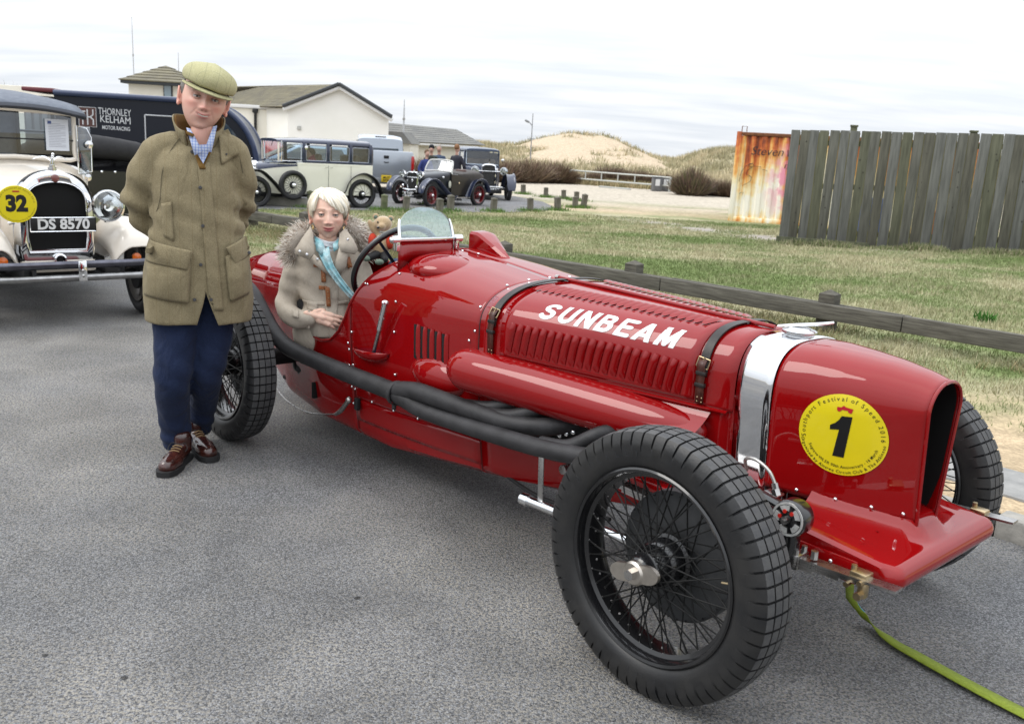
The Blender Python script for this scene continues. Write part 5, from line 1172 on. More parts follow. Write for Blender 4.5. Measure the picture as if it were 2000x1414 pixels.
def car_wheel(par, c, r=.36, w=.125, style='wire', rimc=None, steer=0, hub=.05, sgn=-1, name='wheel', spokes=30):
    """c: centre; outer side faces sgn*y"""
    rimc = rimc or BLACKP; rin = r * .70
    mb = MB().rev([(rin, -w * .42), (rin * 1.02, -w * .46), (rin * .96, -w * .42), (rin * .93, 0), (rin * .96, w * .42), (rin * 1.02, w * .46), (rin, w * .42)], 40, 'y')
    hubr = r * .20
    mb.rev([(.0001, sgn * w * .62), (hubr * .7, sgn * w * .60), (hubr, sgn * w * .45), (hubr * 1.25, 0), (hubr, -sgn * w * .3), (.0001, -sgn * w * .3)], 20, 'y')
    if style == 'disc': mb.rev([(hubr, sgn * w * .35), (rin * .6, sgn * w * .2), (rin * .94, sgn * w * .30), (rin * .94, 0)], 40, 'y')
    root = mb.build(name, rimc, par, angle=35)
    root.location = c; root.rotation_euler = (0, 0, steer)
    MB().rev([(q[0], q[1]) for q in torus_profile(rin, r, w)] + [torus_profile(rin, r, w)[0]], 48, 'y').build('tyre', TYRE_S, root, angle=60)
    if style == 'wire':
        sp = MB()
        for k in range(spokes):
            a = 2 * PI * k / spokes; q = a + (.5 if k % 2 else -.5); o0 = sgn * w * (.42 if k % 2 else -.1)
            sp.cyl((hubr * .95 * math.cos(q), o0, hubr * .95 * math.sin(q)), (rin * .95 * math.cos(a), sgn * w * .05, rin * .95 * math.sin(a)), .0035, 4)
        sp.build('spokes', rimc, root)['kind'] = 'stuff'
    elif style == 'artillery':
        for k in range(10):
            a = 2 * PI * k / 10; MB().cyl((hubr * .9 * math.cos(a), sgn * w * .1, hubr * .9 * math.sin(a)), (rin * .96 * math.cos(a), 0, rin * .96 * math.sin(a)), .018, 8).build('spoke', rimc, root)
    MB().ell((0, sgn * w * .62, 0), (hub, hub * .75, hub), 16, 10).build('hub_cap', CHROME, root)
    MB().cyl((0, -sgn * w * .3, 0), (0, -sgn * w * .5, 0), r * .42, 24).build('brake_drum', BLACKM, root)
    return root
def wing(par, path, w, yc, M, crown=.05, name='wing', sub=5, lip=.03):
    P, _q = catmull([Vector((a, 0, b)) for a, b in path], 1.0, sub); rows = []
    for i, p in enumerate(P):
        t = (P[min(i + 1, len(P) - 1)] - P[max(i - 1, 0)]).normalized(); n = Vector((-t.z, 0, t.x))
        if n.z < 0 and abs(t.x) > .2: n = -n
        ww = w * (1 if i > 2 else .75 + .08 * i); row = []
        for u in LS(-1, 1, 11): row.append(p + Vector((0, yc + u * ww / 2, 0)) - Vector((0, 0, 1)) * 0 - n * 0 + (-crown * abs(u) ** 2.6) * NRM(t))
        rows.append(row)
    o = MB().grid(rows).build(name, M, par, angle=50); solid(o, .012, 0); return o
def NRM(t):
    n = Vector((-t.z, 0, t.x)); return n
def lofty(par, stations, M, name, N=14, th=0, cap=True, expn=2.6, closed_bottom=False):
    """stations: (x, zbot, ztop, hw_bot, hw_top_shoulder, shoulder_z, exponent)"""
    rows = []
    for st in stations:
        x, zb, zt, hb, hw, zs = st[:6]; n = st[6] if len(st) > 6 else expn; a = np.linspace(0, PI / 2, N)
        half = [(hw * math.sin(q) ** (2 / n) if q > 0 else 0, zs + (zt - zs) * (math.cos(q) ** (2 / n) if q < PI / 2 - 1e-6 else 0)) for q in a] + [(lerp(hw, hb, t), lerp(zs, zb, t)) for t in (.33, .66, 1)]
        rows.append([Vector((x, -y, z)) for y, z in half[::-1]] + [Vector((x, y, z)) for y, z in half[1:]])
    mb = MB().grid(rows); k = len(rows[0])
    if cap:
        mb.f.append(tuple(range(k))); mb.mi.append(0); mb.f.append(tuple(range(len(mb.v) - k, len(mb.v)))); mb.mi.append(0)
    o = mb.build(name, M, par, angle=32)
    if th: solid(o, th)
    return o
def bars(par, pts, r_, M, name='frame', n=8, closed=True, smooth=0):
    p = list(pts) + ([pts[0]] if closed else []); return MB().tube(p, r_, n, smooth=smooth).build(name, M, par)
def rounded_frame(cy, cz, w, h, rad, n=5):
    o = []
    for sx, sz, a0 in ((1, 1, 0), (-1, 1, 90), (-1, -1, 180), (1, -1, 270)):
        for k in range(n): a = R(a0 + 90 * k / (n - 1)); o.append((cy + sx * (w / 2 - rad) + rad * math.cos(a), cz + sz * (h / 2 - rad) + rad * math.sin(a)))
    return o
def headlamp(par, c, r_, M=CHROME, depth=None, name='headlamp'):
    d = depth or r_ * 1.5
    h = MB().rev([(.0001, -d), (r_ * .35, -d * .95), (r_ * .75, -d * .6), (r_ * .98, -d * .15), (r_ * 1.04, 0), (r_ * 1.04, r_ * .12), (r_ * .93, r_ * .14)], 32, 'x', c).build(name, M, par, angle=50)
    MB().rev([(r_ * .93, r_ * .10), (r_ * .7, -r_ * .1), (r_ * .4, -r_ * .35), (.0001, -r_ * .45)], 28, 'x', c).build('reflector', CHROME, h)
    MB().ell((c[0] - r_ * .1, c[1], c[2]), (r_ * .12,) * 3, 10, 6).build('bulb', mat('frosted_bulb', (.8, .8, .7), .3), h)
    MB().rev([(r_ * .93, r_ * .10), (r_ * .6, r_ * .2), (.0001, r_ * .25)], 28, 'x', c).build('lens', LENS, h); return h
def plate(par, txt, c, w, h, bgc=INK, fg=WHITEP, name='number_plate', nrm='x', size=None, border=True, rot=0):
    """upright plate facing +x (nrm x) at c"""
    p = MB().box((0, 0, 0), (.012, w, h), bev=.004).build(name, bgc, par); p.location = c; p.rotation_euler = (0, rot, 0)
    M = frame_m(Vector((.0075, 0, 0)), Vector((0, 1, 0)), Vector((0, 0, 1)), Vector((1, 0, 0)))
    flat_text('plate_lettering', txt, size or h * .92, fg, M, p, bold=.035)
    if border: MB().tube([(.008, a * w / 2 * .99, b * h / 2 * .97) for a, b in ((-1, -1), (1, -1), (1, 1), (-1, 1), (-1, -1))], .004, 4).build('plate_border', CHROME, p)
    return p
IVORY = mat('ivory_paint', (.93, .85, .74), .3, coat=.7, coat_rough=.06, var=.03, vscale=2)
CREAM = mat('cream_paint', (.96, .94, .80), .3, coat=.6, coat_rough=.08, var=.03, vscale=2)
NAVY = mat('navy_paint', (.012, .022, .065), .25, coat=.9, coat_rough=.05)
BLKBLUE = mat('blue_black_paint', (.008, .012, .022), .3, coat=.45, coat_rough=.05)
HOOD = mat('grey_blue_hood_fabric', (.13, .15, .19), .75, base2=(.19, .21, .25), vscale=20, bump=.3, bscale=200)
HOODB = mat('dark_hood_fabric', (.022, .022, .025), .8, base2=(.035, .034, .036), vscale=12, bump=.5, bscale=30)
GREYF = mat('grey_tonneau', (.075, .068, .064), .8, base2=(.10, .09, .085), vscale=12, bump=.5, bscale=20)
INTER = mat('dark_interior', (.03, .025, .022), .8)
AMBER = mat('amber_lens', (.80, .16, .01), .2, coat=.8)
REDW = mat('red_wheel_paint', (.20, .010, .014), .35, coat=.6)
T1 = thing('vintage_tourer', 'cream vintage tourer with round yellow 32 disc and plate DS 8570', 'vintage car', (-3.63, 7.29, 0), R(-47.57))
yc = -.05
def T1p(x, y, z): return Vector((x, y + yc, z))
rt_ = [(.255, .38), (.262, .60), (.27, .85)]
def rad_outline(w, z0, z1, zs, n=24, peak=.0, e=2.3):
    o = [(-w * .93, z0)]; o += [(-w, lerp(z0, zs, t)) for t in (.3, .7)]
    for a in LS(PI, 0, n):
        c = math.cos(a); s_ = math.sin(a); o.append((w * math.copysign(abs(c) ** (2 / e), c), zs + (z1 - zs) * abs(s_) ** (2 / e) + peak * (1 - abs(c)) ** 2))
    o += [(w, lerp(zs, z0, t)) for t in (.3, .7)]; o.append((w * .93, z0)); return o
outl = rad_outline(.282, .42, 1.155, .86, peak=.018); inl = rad_outline(.218, .560, 1.075, .90, peak=.012, e=2.8)
mb = MB(); rows = []
def ring(ol, x, k=1.0, dz=0): return [Vector((x, y * k + yc, z + dz)) for y, z in ol]
rows = [ring(outl, -.12), ring(outl, .02), [Vector((.05, lerp(y, iy, .25) + yc, lerp(z, iz, .25))) for (y, z), (iy, iz) in zip(outl, inl)], [Vector((.055, lerp(y, iy, .8) + yc, lerp(z, iz, .8))) for (y, z), (iy, iz) in zip(outl, inl)], ring(inl, .045), ring(inl, .0)]
MB().grid(rows, close_v=True).build('radiator_shell', CHROME, T1, angle=40)
mb = MB(); n_ = len(inl); mb.add([Vector((.018, y + yc, z)) for y, z in inl], [tuple(range(n_))]); mb.build('radiator_grille', VOID, T1)
bars(T1, [Vector((.053, y + yc, z)) for y, z in inl], .006, CHROME, 'grille_bead')
MB().ell(T1p(.06, 0, 1.115), (.008, .030, .030), 16, 10).build('radiator_badge', mat('enamel_badge', (.20, .06, .05), .3, coat=.6), T1)
MB().cyl(T1p(-.01, 0, 1.155), T1p(-.01, 0, 1.195), .032, 16).cyl(T1p(-.01, 0, 1.195), T1p(-.01, 0, 1.215), .022, 12).build('radiator_cap', CHROME, T1)
mb = MB().tube([T1p(-.01, 0, 1.21), T1p(.0, 0, 1.25), T1p(.02, 0, 1.285)], [.016, .013, .010], 10).ell(T1p(.028, 0, 1.295), (.015, .012, .013), 10, 8)
for sg in (-1, 1): mb.tube([T1p(-.005, 0, 1.24), T1p(-.02, sg * .045, 1.275), T1p(-.045, sg * .095, 1.268), T1p(-.06, sg * .125, 1.25)], [.008, .013, .010, .003], 8, smooth=3, flat=.45)
mb.build('winged_mascot', CHROME, T1)
MB().rev([(.045, .03), (.048, .06), (.035, .065), (.030, .03)], 20, 'x', (0.02, yc, .485)).build('starting_handle_hole', CHROME, T1)
MB().ell(T1p(.065, 0, .485), (.01, .028, .028), 14, 8).build('handle_bore', VOID, T1)
MB().box(T1p(.02, 0, .43), (.10, .56, .10), bev=.03).build('front_valance', IVORY, T1)
MB().box(T1p(.12, -.05, .455), (.10, .42, .03), bev=.01).build('red_crossmember', mat('dark_red_rail', (.16, .02, .02), .5), T1)
lofty(T1, [(-.12, .50, 1.155, .27, .282, .86), (-.5, .50, 1.175, .33, .345, .90), (-.95, .50, 1.19, .42, .43, .93), (-1.1, .48, 1.20, .46, .48, .95)], IVORY, 'bonnet', 20, cap=False)
mbx = MB()
for k in range(14): 
    for sg in (-1, 1): mbx.box(T1p(-.30 - k * .045, sg * (.325 + k * .0095), .72), (.012, .012, .22), bev=.004)
mbx.build('bonnet_louvres', IVORY, T1)['kind'] = 'stuff'
lofty(T1, [(-1.1, .45, 1.22, .50, .52, 1.0), (-1.25, .42, 1.20, .58, .60, 1.05)], IVORY, 'scuttle', 20, cap=True)
def tub(par, x0, x1, zb, zt, w0, w1, M, name='body_tub'):
    mb = MB(); rows = []
    for t in LS(0, 1, 16):
        x = lerp(x0, x1, t); w = lerp(w0, w1, min(1, t * 2.5)) * (1 - .25 * max(0, t - .8) / .2); z_ = zt - .07 * math.exp(-((t - .3) / .12) ** 2) - .07 * math.exp(-((t - .66) / .12) ** 2)
        rows.append([Vector((x, -w * .9 + yc, zb)), Vector((x, -w + yc, zb + .12)), Vector((x, -w + yc, z_ - .02)), Vector((x, -w + .02 + yc, z_)), Vector((x, -w + .05 + yc, z_ - .02)), Vector((x, -w + .06 + yc, zb + .2)), Vector((x, w - .06 + yc, zb + .2)), Vector((x, w - .05 + yc, z_ - .02)), Vector((x, w - .02 + yc, z_)), Vector((x, w + yc, z_ - .02)), Vector((x, w + yc, zb + .12)), Vector((x, w * .9 + yc, zb))])
    mb.grid(rows, close_v=True); k = 12; mb.f.append(tuple(range(k))); mb.mi.append(0); mb.f.append(tuple(range(15 * k, 16 * k))); mb.mi.append(0); return mb.build(name, M, par, angle=40)
tub(T1, -1.25, -3.2, .42, 1.13, .60, .62, IVORY)
ws = [T1p(-1.10, s_ * w, z) for s_, w, z in ((-1, .50, 1.20), (-1, .50, 1.62), (1, .50, 1.62), (1, .50, 1.20))]
rowo = [(-.50, 1.23), (-.505, 1.60), (.505, 1.60), (.50, 1.23)]
bars(T1, [T1p(-1.10, .505, 1.615), T1p(-1.10, .50, 1.30), T1p(-1.09, .46, 1.215), T1p(-1.07, 0, 1.235), T1p(-1.09, -.46, 1.215), T1p(-1.10, -.50, 1.30), T1p(-1.10, -.505, 1.615)], .020, IVORY, 'screen_frame', smooth=3)
SCG = thin_glass('tourer_screen_glass', (.52, .60, .64), 1.5, 1.6)
mb = MB(); mb.add([T1p(-1.10, -.49, 1.26), T1p(-1.10, .49, 1.26), T1p(-1.10, .50, 1.60), T1p(-1.10, -.50, 1.60)], [(0, 1, 2, 3)]); mb.build('screen_glass', SCG, T1, smooth=False)
MB().box(T1p(-1.09, 0, 1.385), (.012, .98, .012)).build('screen_divider', BLACKM, T1)
pp = MB().box((0, 0, 0), (.003, .19, .27)).build('entry_paper', mat('white_paper', (.74, .77, .84), .6), T1); pp.location = T1p(-1.075, .355, 1.43)
for k in range(15): MB().box((.0025, 0 if k % 4 else -.02, .095 - k * .014), (.001, .14 if k % 4 else .10, .0035)).build('printed_line', mat('grey_print', (.35, .36, .42), .6), pp)
MB().box((.0025, -.06, .105), (.001, .03, .025)).build('printed_crest', mat('blue_print', (.08, .12, .30), .6), pp)
hd = MB(); rows = []
for x, zc, w in ((-.96, 1.655, .56), (-1.02, 1.70, .58), (-1.3, 1.765, .60), (-2.0, 1.81, .62), (-2.8, 1.80, .62), (-3.2, 1.72, .60)):
    rows.append([Vector((x, w * u + yc, zc + .075 * (1 - abs(u) ** 2.4) - .07)) for u in LS(-1, 1, 15)])
o = hd.grid(rows).build('folding_roof', HOOD, T1, angle=60); solid(o, .02)
rows = [[Vector((-.955, .565 * u + yc, 1.665 + .06 * (1 - abs(u) ** 2.2) - dz - .05)) for u in LS(-1, 1, 15)] for dz in (0, .035)]
rows.insert(1, [Vector((-.94, .565 * u + yc, 1.665 + .06 * (1 - abs(u) ** 2.2) - .02 - .05)) for u in LS(-1, 1, 15)])
o = MB().grid(rows).build('roof_edge_roll', mat('dark_roof_binding', (.035, .04, .055), .6), T1); solid(o, .02, 0)
for sg in (-1, 1):
    MB().box(T1p(-2.05, sg * .60, 1.42), (.03, .03, .70)).build('roof_stay', BLACKM, T1); MB().box(T1p(-3.15, sg * .56, 1.40), (.04, .03, .65)).build('roof_stay', BLACKM, T1)
o = MB().box(T1p(-3.2, 0, 1.42), (.03, 1.15, .62)).build('rear_curtain', HOOD, T1)
for yy in (-.30, .30): MB().box(T1p(-1.75, yy, .95), (.18, .48, .55), bev=.07).build('seat_back', INTER, T1)
sw_ = MB().tube([T1p(-1.45 + .09 * math.sin(a), -.28 + .19 * math.cos(a), 1.22 + .17 * math.sin(a)) for a in LS(0, 2 * PI, 30)], .012, 8, cap=False).build('steering_wheel', BLACKP, T1)
MB().box(T1p(-1.06, .575, 1.30), (.012, .11, .42), bev=.03).build('side_deflector', thin_glass('deflector_glass', (.7, .74, .76), 1.5, 1.8), T1)
bars(T1, [T1p(-1.06, .515, 1.10), T1p(-1.06, .63, 1.12), T1p(-1.06, .635, 1.42), T1p(-1.06, .60, 1.50), T1p(-1.06, .515, 1.52)], .007, CHROME, 'deflector_frame')
MB().rev([(.0001, -.03), (.025, -.02), (.033, .01), (.030, .016), (.0001, .018)], 18, 'x', T1p(-1.0, .57, 1.07)).build('side_lamp', CHROME, T1)
MB().rev([(.0001, .0), (.032, .0), (.034, .010), (.0001, .014)], 18, 'x', T1p(-1.02, .60, 1.36)).build('wing_mirror', CHROME, T1)
headlamp(T1, (.30, .257, .925), .120); headlamp(T1, (.24, -.40, .925), .115)
MB().tube([T1p(.12, .36, .78), T1p(.22, .31, .80), T1p(.27, .307, .83)], .014, 8).tube([T1p(.12, -.36, .78), T1p(.22, -.34, .80)], .014, 8).build('lamp_bar', CHROME, T1)
dsc = MB().rev([(.0001, .004), (.133, .004), (.136, 0), (.133, -.004), (.0001, -.004)], 48, 'x').build('number_disc', YEL, T1, label='round yellow disc with a black 32'); dsc.location = (.355, -.41, .940); dsc.rotation_euler = (0, 0, R(-6))
Md = frame_m(Vector((.0055, 0, .0)), Vector((0, 1, 0)), Vector((0, 0, 1)), Vector((1, 0, 0)))
flat_text('numeral', '32', .155, INK, Md, dsc, bold=.055, sx=.92)
def DP(u, v, off): return Vector((.0055, u, v))
arc_text('Southport Festival of Speed 2016', .118, R(95), .016, False, .0, R(180), P=DP).build('event_lettering', INK, dsc, smooth=False, recalc=False)
arc_text('Organised by Aintree Circuit Club & The Atkinson', .120, R(272), .012, True, .0, R(150), P=DP).build('organiser_lettering', INK, dsc, smooth=False, recalc=False)
MB().box((.006, 0, .093), (.001, .045, .010), bev=.003).build('printed_car_emblem', MATS['red_print'], dsc)
plate(T1, 'DS 8570', (.30, -.078, .783), .475, .108, size=.108)
FW = [(.33, .60), (.29, .68), (.20, .75), (.06, .79), (-.12, .80), (-.35, .76), (-.62, .60), (-.88, .44), (-1.15, .38)]
for sg in (-1, 1):
    P, _q = catmull([Vector((a, 0, b)) for a, b in FW], 1.0, 5); rows = []
    for i, p in enumerate(P):
        t = (P[min(i + 1, len(P) - 1)] - P[max(i - 1, 0)]).normalized(); n = Vector((t.z, 0, -t.x)) if t.x < 0 else Vector((-t.z, 0, t.x)); n = Vector((-t.z, 0, t.x)) * (-1 if t.x < 0 else 1)
        row = []
        for u in LS(-1, 1, 13):
            dn = -.055 * abs(u) ** 3 if u > 0 else -.20 * abs(u) ** 2.2
            yy = sg * (.545 + u * .150 - (.05 if u < 0 else 0) * 1) + yc; row.append(p + Vector((0, yy, 0)) + Vector((0, 0, 1)) * dn * .6 + n * dn * .5)
        rows.append(row)
    o = MB().grid(rows).build('front_wing', IVORY, T1, angle=60); solid(o, .012, 0)
    FWr = [(-2.35, .38), (-2.5, .62), (-2.8, .78), (-3.1, .74), (-3.3, .55)]
    wing(T1, FWr, .30, sg * .66 + yc, IVORY, .04, 'rear_wing')
    MB().box(T1p(-1.7, sg * .68, .37), (1.3, .22, .03), bev=.01).build('running_board', BLACKM, T1)
    MB().rev([(.0001, -.02), (.03, -.015), (.036, .0), (.034, .02), (.0001, .028)], 20, 'x', T1p(.27, sg * .49 + .03, .512)).build('indicator', AMBER, T1)
    MB().box(T1p(.1, sg * .34, .42), (.7, .05, .09), bev=.01).build('chassis_rail', BLACKM, T1)
car_wheel(T1, T1p(.0, .665, .36), .36, .13, 'artillery', mat('wood_spoke', (.10, .09, .08), .6), R(-4), sgn=1); car_wheel(T1, T1p(0, -.66, .36), .36, .13, 'artillery', mat('wood_spoke', (.1, .1, .1), .6), R(-4))
car_wheel(T1, T1p(-2.8, .66, .36), .36, .13, 'artillery', MATS['wood_spoke'], sgn=1); car_wheel(T1, T1p(-2.8, -.66, .36), .36, .13, 'artillery', MATS['wood_spoke'])
MB().cyl(T1p(0, -.6, .35), T1p(0, .6, .35), .03, 10).build('front_axle', BLACKM, T1)
for z, x, M_, h in ((.500, .50, BLACKP, .055), (.400, .50, STEEL, .048)):
    rows = []
    for y in LS(-.66, .62, 26):
        xx = x - .10 * max(0, (abs(y) - .42)) ** 1.3 * 3; rows.append([Vector((xx, y + yc, z - h / 2)), Vector((xx + .008, y + yc, z)), Vector((xx, y + yc, z + h / 2))])
    o = MB().grid(rows).build('bumper_bar', mat('worn_bumper', (.30, .30, .30), .3, .9, var=.25, vscale=12) if z < .45 else mat('dark_bumper', (.10, .10, .12), .2, .9, var=.3, vscale=9), T1); solid(o, .012, 0)
MB().box(T1p(.512, .03, .452), (.014, .062, .155), bev=.012).build('bumper_bracket', CHROME, T1)
for z in (.415, .455): MB().ell(T1p(.522, .03, z), (.008, .012, .012), 10, 6).build('bracket_bolt', STEEL, T1)
for sg in (-1, 1): MB().box(T1p(.36, sg * .30, .44), (.28, .02, .10)).build('bumper_iron', BLACKM, T1)
MB().box(T1p(-1.5, 0, .42), (2.8, .8, .12), bev=.02).build('underbody', BLACKM, T1)
def saloon(root, P, body=CREAM, top=NAVY, wings=BLACKP, wheelc=BLACKP):
    """P: wb, tr, r(wheel), len front, widths, heights. origin under the rear axle, x forward"""
    wb, tr, r_ = P['wb'], P['tr'], P['r']; hw = P['hw']; zt = P['zt']; belt = P['belt']; xc = P['xc']; sill = P['sill']
    lofty(root, [(P['xr'], sill + .05, belt, hw * .9, hw * .94, belt - .04, 6), (P['xr'] + .06, sill, belt, hw * .97, hw, belt - .03, 7), (xc, sill, belt, hw, hw, belt - .03, 7), (xc + .02, sill, belt, hw * .97, hw * .97, belt - .03, 6)], body, 'body', 10)
    lofty(root, [(xc + .02, sill, belt + .01, hw * .92, hw * .93, belt - .09, 4), (lerp(xc, P['xf'], .5), sill, belt - .01, hw * .72, hw * .74, belt - .13, 3.2), (P['xf'], sill + .03, belt - .04, hw * .48, hw * .50, belt - .20, 2.8)], body if P.get('bonnet') is None else P['bonnet'], 'bonnet', 12)
    if P.get('bonnet_top'):
        o = lofty(root, [(xc + .02, belt - .085, belt + .016, hw * .935, hw * .935, belt - .084, 4), (lerp(xc, P['xf'], .5), belt - .125, belt - .004, hw * .745, hw * .745, belt - .124, 3.2), (P['xf'], belt - .195, belt - .034, hw * .505, hw * .505, belt - .194, 2.8)], P['bonnet_top'], 'bonnet_top', 12)
    xs = P['pillars']; rr = zt - .06
    lofty(root, [(xs[0] - .10, belt, zt - .14, hw * .86, hw * .86, zt - .16, 3), (xs[0] - .05, belt + .0, zt - .05, hw * .92, hw * .92, zt - .12, 3.5), (xs[0], belt, zt, hw * .94, hw * .94, zt - .11, 3.5)], top, 'roof_quarter', 12)
    lofty(root, [(xs[0], zt - .115, zt, hw * .94, hw * .94, zt - .11, 3.5), (lerp(xs[0], xs[-1], .5), zt - .115, zt + .01, hw * .95, hw * .95, zt - .11, 3.5), (xs[-1], zt - .115, zt, hw * .94, hw * .94, zt - .11, 3.5), (xs[-1] + .16, zt - .10, zt - .035, hw * .90, hw * .90, zt - .09, 3)], top, 'roof', 12)
    for sg in (-1, 1):
        MB().box(((xs[0] + xs[-1]) / 2, sg * hw * .95, belt + .02), (xs[-1] - xs[0] + .06, .04, .05), bev=.008).build('waist_rail', top, root)
        for x in xs: MB().box((x, sg * hw * .945, (belt + zt) / 2 - .03), (.075, .035, zt - belt - .09), bev=.008).build('pillar', top, root)
        for a, b in zip(xs[:-1], xs[1:]):
            w = b - a - .075; h = zt - .13 - belt - .06; cx, cz = (a + b) / 2, belt + .04 + h / 2
            g = MB().box((cx, sg * hw * .94, cz), (w, .006, h)).build('window_pane', TGLASS, root, smooth=False)
            bars(root, [(u, sg * hw * .965, v) for u, v in rounded_frame(cx, cz, w - .01, h - .01, .03)], .009, mat('window_chrome', (.35, .37, .42), .3, .8), 'window_frame')
    x = P['xws']; h = zt - .10 - belt; sl = P.get('slope', .04)
    MB().add([(x + sl, -hw * .86, belt + .02), (x + sl, hw * .86, belt + .02), (x, hw * .86, zt - .09), (x, -hw * .86, zt - .09)], [(0, 1, 2, 3)]).build('windscreen', TGLASS, root, smooth=False)
    bars(root, [(x + sl + .004, -hw * .88, belt + .02), (x + sl + .004, hw * .88, belt + .02), (x + .004, hw * .88, zt - .09), (x + .004, -hw * .88, zt - .09)], .016, P.get('frame', CHROME), 'screen_frame')
    for xx in P.get('seats', (.55, 1.25)): 
        for yy in (-hw * .42, hw * .42): MB().box((xx, yy, belt - .02), (.12, hw * .66, .42), bev=.05).build('seat_back', mat('tan_leather', (.16, .12, .09), .6), root)
    rw = P['rw']; rx = P['xf'] + .05; zb = P['rzb']; zr = P['rzt']; ol = rad_outline(rw, zb, zr, zr - rw * .55, 16, e=3.0); il = [(y * .82, lerp(z, (zb + zr) / 2, .12)) for y, z in ol]
    MB().grid([[Vector((rx - .09, y, z)) for y, z in ol], [Vector((rx + .02, y, z)) for y, z in ol], [Vector((rx + .035, lerp(a[0], b[0], .6), lerp(a[1], b[1], .6))) for a, b in zip(ol, il)], [Vector((rx + .01, y, z)) for y, z in il]], close_v=True).build('radiator_shell', CHROME, root, angle=40)
    MB().add([Vector((rx + .012, y, z)) for y, z in il], [tuple(range(len(il)))]).build('radiator_grille', mat('dark_grille', (.02, .02, .02), .5), root)
    MB().cyl((rx - .02, 0, zr), (rx - .02, 0, zr + .05), .025, 10).build('radiator_cap', CHROME, root)
    for k in range(9 if P.get('slats') else 0): MB().box((rx + .02, (-1 + 2 * (k + .5) / 9) * rw * .76, (zb + zr) / 2 - .01), (.006, .006, (zr - zb) * .70)).build('grille_slat', mat('slat_grey', (.12, .12, .12), .4, .5), root)
    lw = P.get('lamp', .10)
    for sg in (-1, 1): headlamp(root, (rx + .10, sg * P['lampy'], P['lampz']), lw)
    MB().cyl((rx + .04, -P['lampy'], P['lampz'] - .02), (rx + .04, P['lampy'], P['lampz'] - .02), .012, 8).build('lamp_bar', CHROME, root)
    fx = wb
    for sg in (-1, 1):
        wy = sg * (tr / 2 + .01)
        wing(root, [(fx + r_ * 1.12, r_ * .95), (fx + r_ * .95, r_ * 1.65), (fx + r_ * .4, r_ * 2.22), (fx - r_ * .3, r_ * 2.22), (fx - r_ * 1.0, r_ * 1.65), (fx - r_ * 1.7, r_ * .95), (fx - r_ * 2.2, sill + .02)], .26 if P.get('ww') is None else P['ww'], wy, wings, .045, 'front_wing')
        wing(root, [(r_ * 1.45, sill + .02), (r_ * 1.22, r_ * 1.15), (r_ * .85, r_ * 1.9), (0, r_ * 2.28), (-r_ * .85, r_ * 1.9), (-r_ * 1.3, r_ * 1.1), (-r_ * 1.42, r_ * .75)], .25, wy, wings, .045, 'rear_wing')
        MB().box(((fx - r_ * 2.2 + r_ * 1.4) / 2, sg * (tr / 2 + .0), sill), (fx - r_ * 3.5, .20, .03), bev=.01).build('running_board', BLACKM, root)
        for x in (0, wb): car_wheel(root, (x, sg * tr / 2, r_), r_, .115, P.get('wstyle', 'wire'), wheelc, P.get('steer', 0) if x else 0, hub=.045, sgn=sg, spokes=24)
    MB().box((wb / 2, 0, sill - .02), (wb + .9, hw * 1.1, .10), bev=.02).build('chassis', BLACKM, root)
    MB().cyl((wb, -tr / 2 + .05, r_), (wb, tr / 2 - .05, r_), .025, 8).build('front_axle', BLACKM, root)
    for sg in (-1, 1): MB().box((wb + .2, sg * hw * .42, sill), (.6, .04, .07), bev=.01).build('dumb_iron', BLACKM, root)
C1_ = thing('cream_saloon', 'cream and black 1930s saloon side-on with spare wheel, driver inside', 'vintage car', (0, 0, 0), R(215))
rw0 = Vector((-3.62, 21.05, 0)); lf = Vector((-math.sin(R(215)), math.cos(R(215)), 0)); C1_.location = rw0 - lf * .58
saloon(C1_, dict(wb=2.45, tr=1.16, r=.335, hw=.60, zt=1.50, belt=.985, xc=1.50, sill=.30, xr=-.27, xf=2.32, pillars=[-.20, .28, .82, 1.37], xws=1.86, slope=-.0, rw=.24, rzb=.42, rzt=.98, lampy=.36, lampz=.80, bonnet_top=NAVY, seats=(.05, .95)), CREAM, NAVY, BLACKP)
lofty(C1_, [(1.37, 1.385, 1.50, .56, .56, 1.39, 3.5), (1.96, 1.40, 1.46, .52, .52, 1.405, 3)], NAVY, 'roof_peak', 12)
for sg in (-1, 1):
    MB().box((1.92, sg * .50, 1.20), (.035, .03, .42), bev=.006).build('screen_pillar', IVORY, C1_)
    MB().add([(1.41, sg * .545, 1.0), (1.88, sg * .51, 1.0), (1.88, sg * .51, 1.40), (1.41, sg * .545, 1.40)], [(0, 1, 2, 3)]).build('quarter_light', TGLASS, C1_, smooth=False)
    bars(C1_, [(1.43, sg * .55, 1.40), (1.43, sg * .55, 1.01), (1.90, sg * .515, 1.0)], .012, CHROME, 'quarter_frame', closed=False)
    for x in (.28, .82): pass
for x in (.815, -.16 + .42): MB().box((.815 if x > .5 else .28, .603, .64), (.006, .004, .62)).build('door_gap', mat('door_seam_rubber', (.05, .05, .045), .8), C1_);  # thin dark strips along the door joints
for x in (.875, .755): MB().tube([(x - .035, .63, .90), (x + .035, .63, .90)], .008, 6).build('door_handle', CHROME, C1_)
o = MB().box((1.1, .603, .945), (2.1, .006, .010)).build('waist_moulding', CREAM, C1_)
car_wheel(C1_, (1.66, .66, .50), .315, .12, 'wire', BLACKP, 0, hub=.05, sgn=1, name='spare_wheel', spokes=36)
MB().cyl((1.66, .60, .50), (1.66, .655, .50), .22, 28).build('spare_backing', CREAM, C1_)
for sg in (1,): MB().rev([(.0001, .0), (.035, .0), (.04, .02), (.0001, .03)], 14, 'y', (1.34, .60, 1.30)).build('mirror', CHROME, C1_)
MB().tube([(1.93, .2, 1.42), (1.94, .12, 1.30)], .006, 5).build('wiper', BLACKM, C1_)
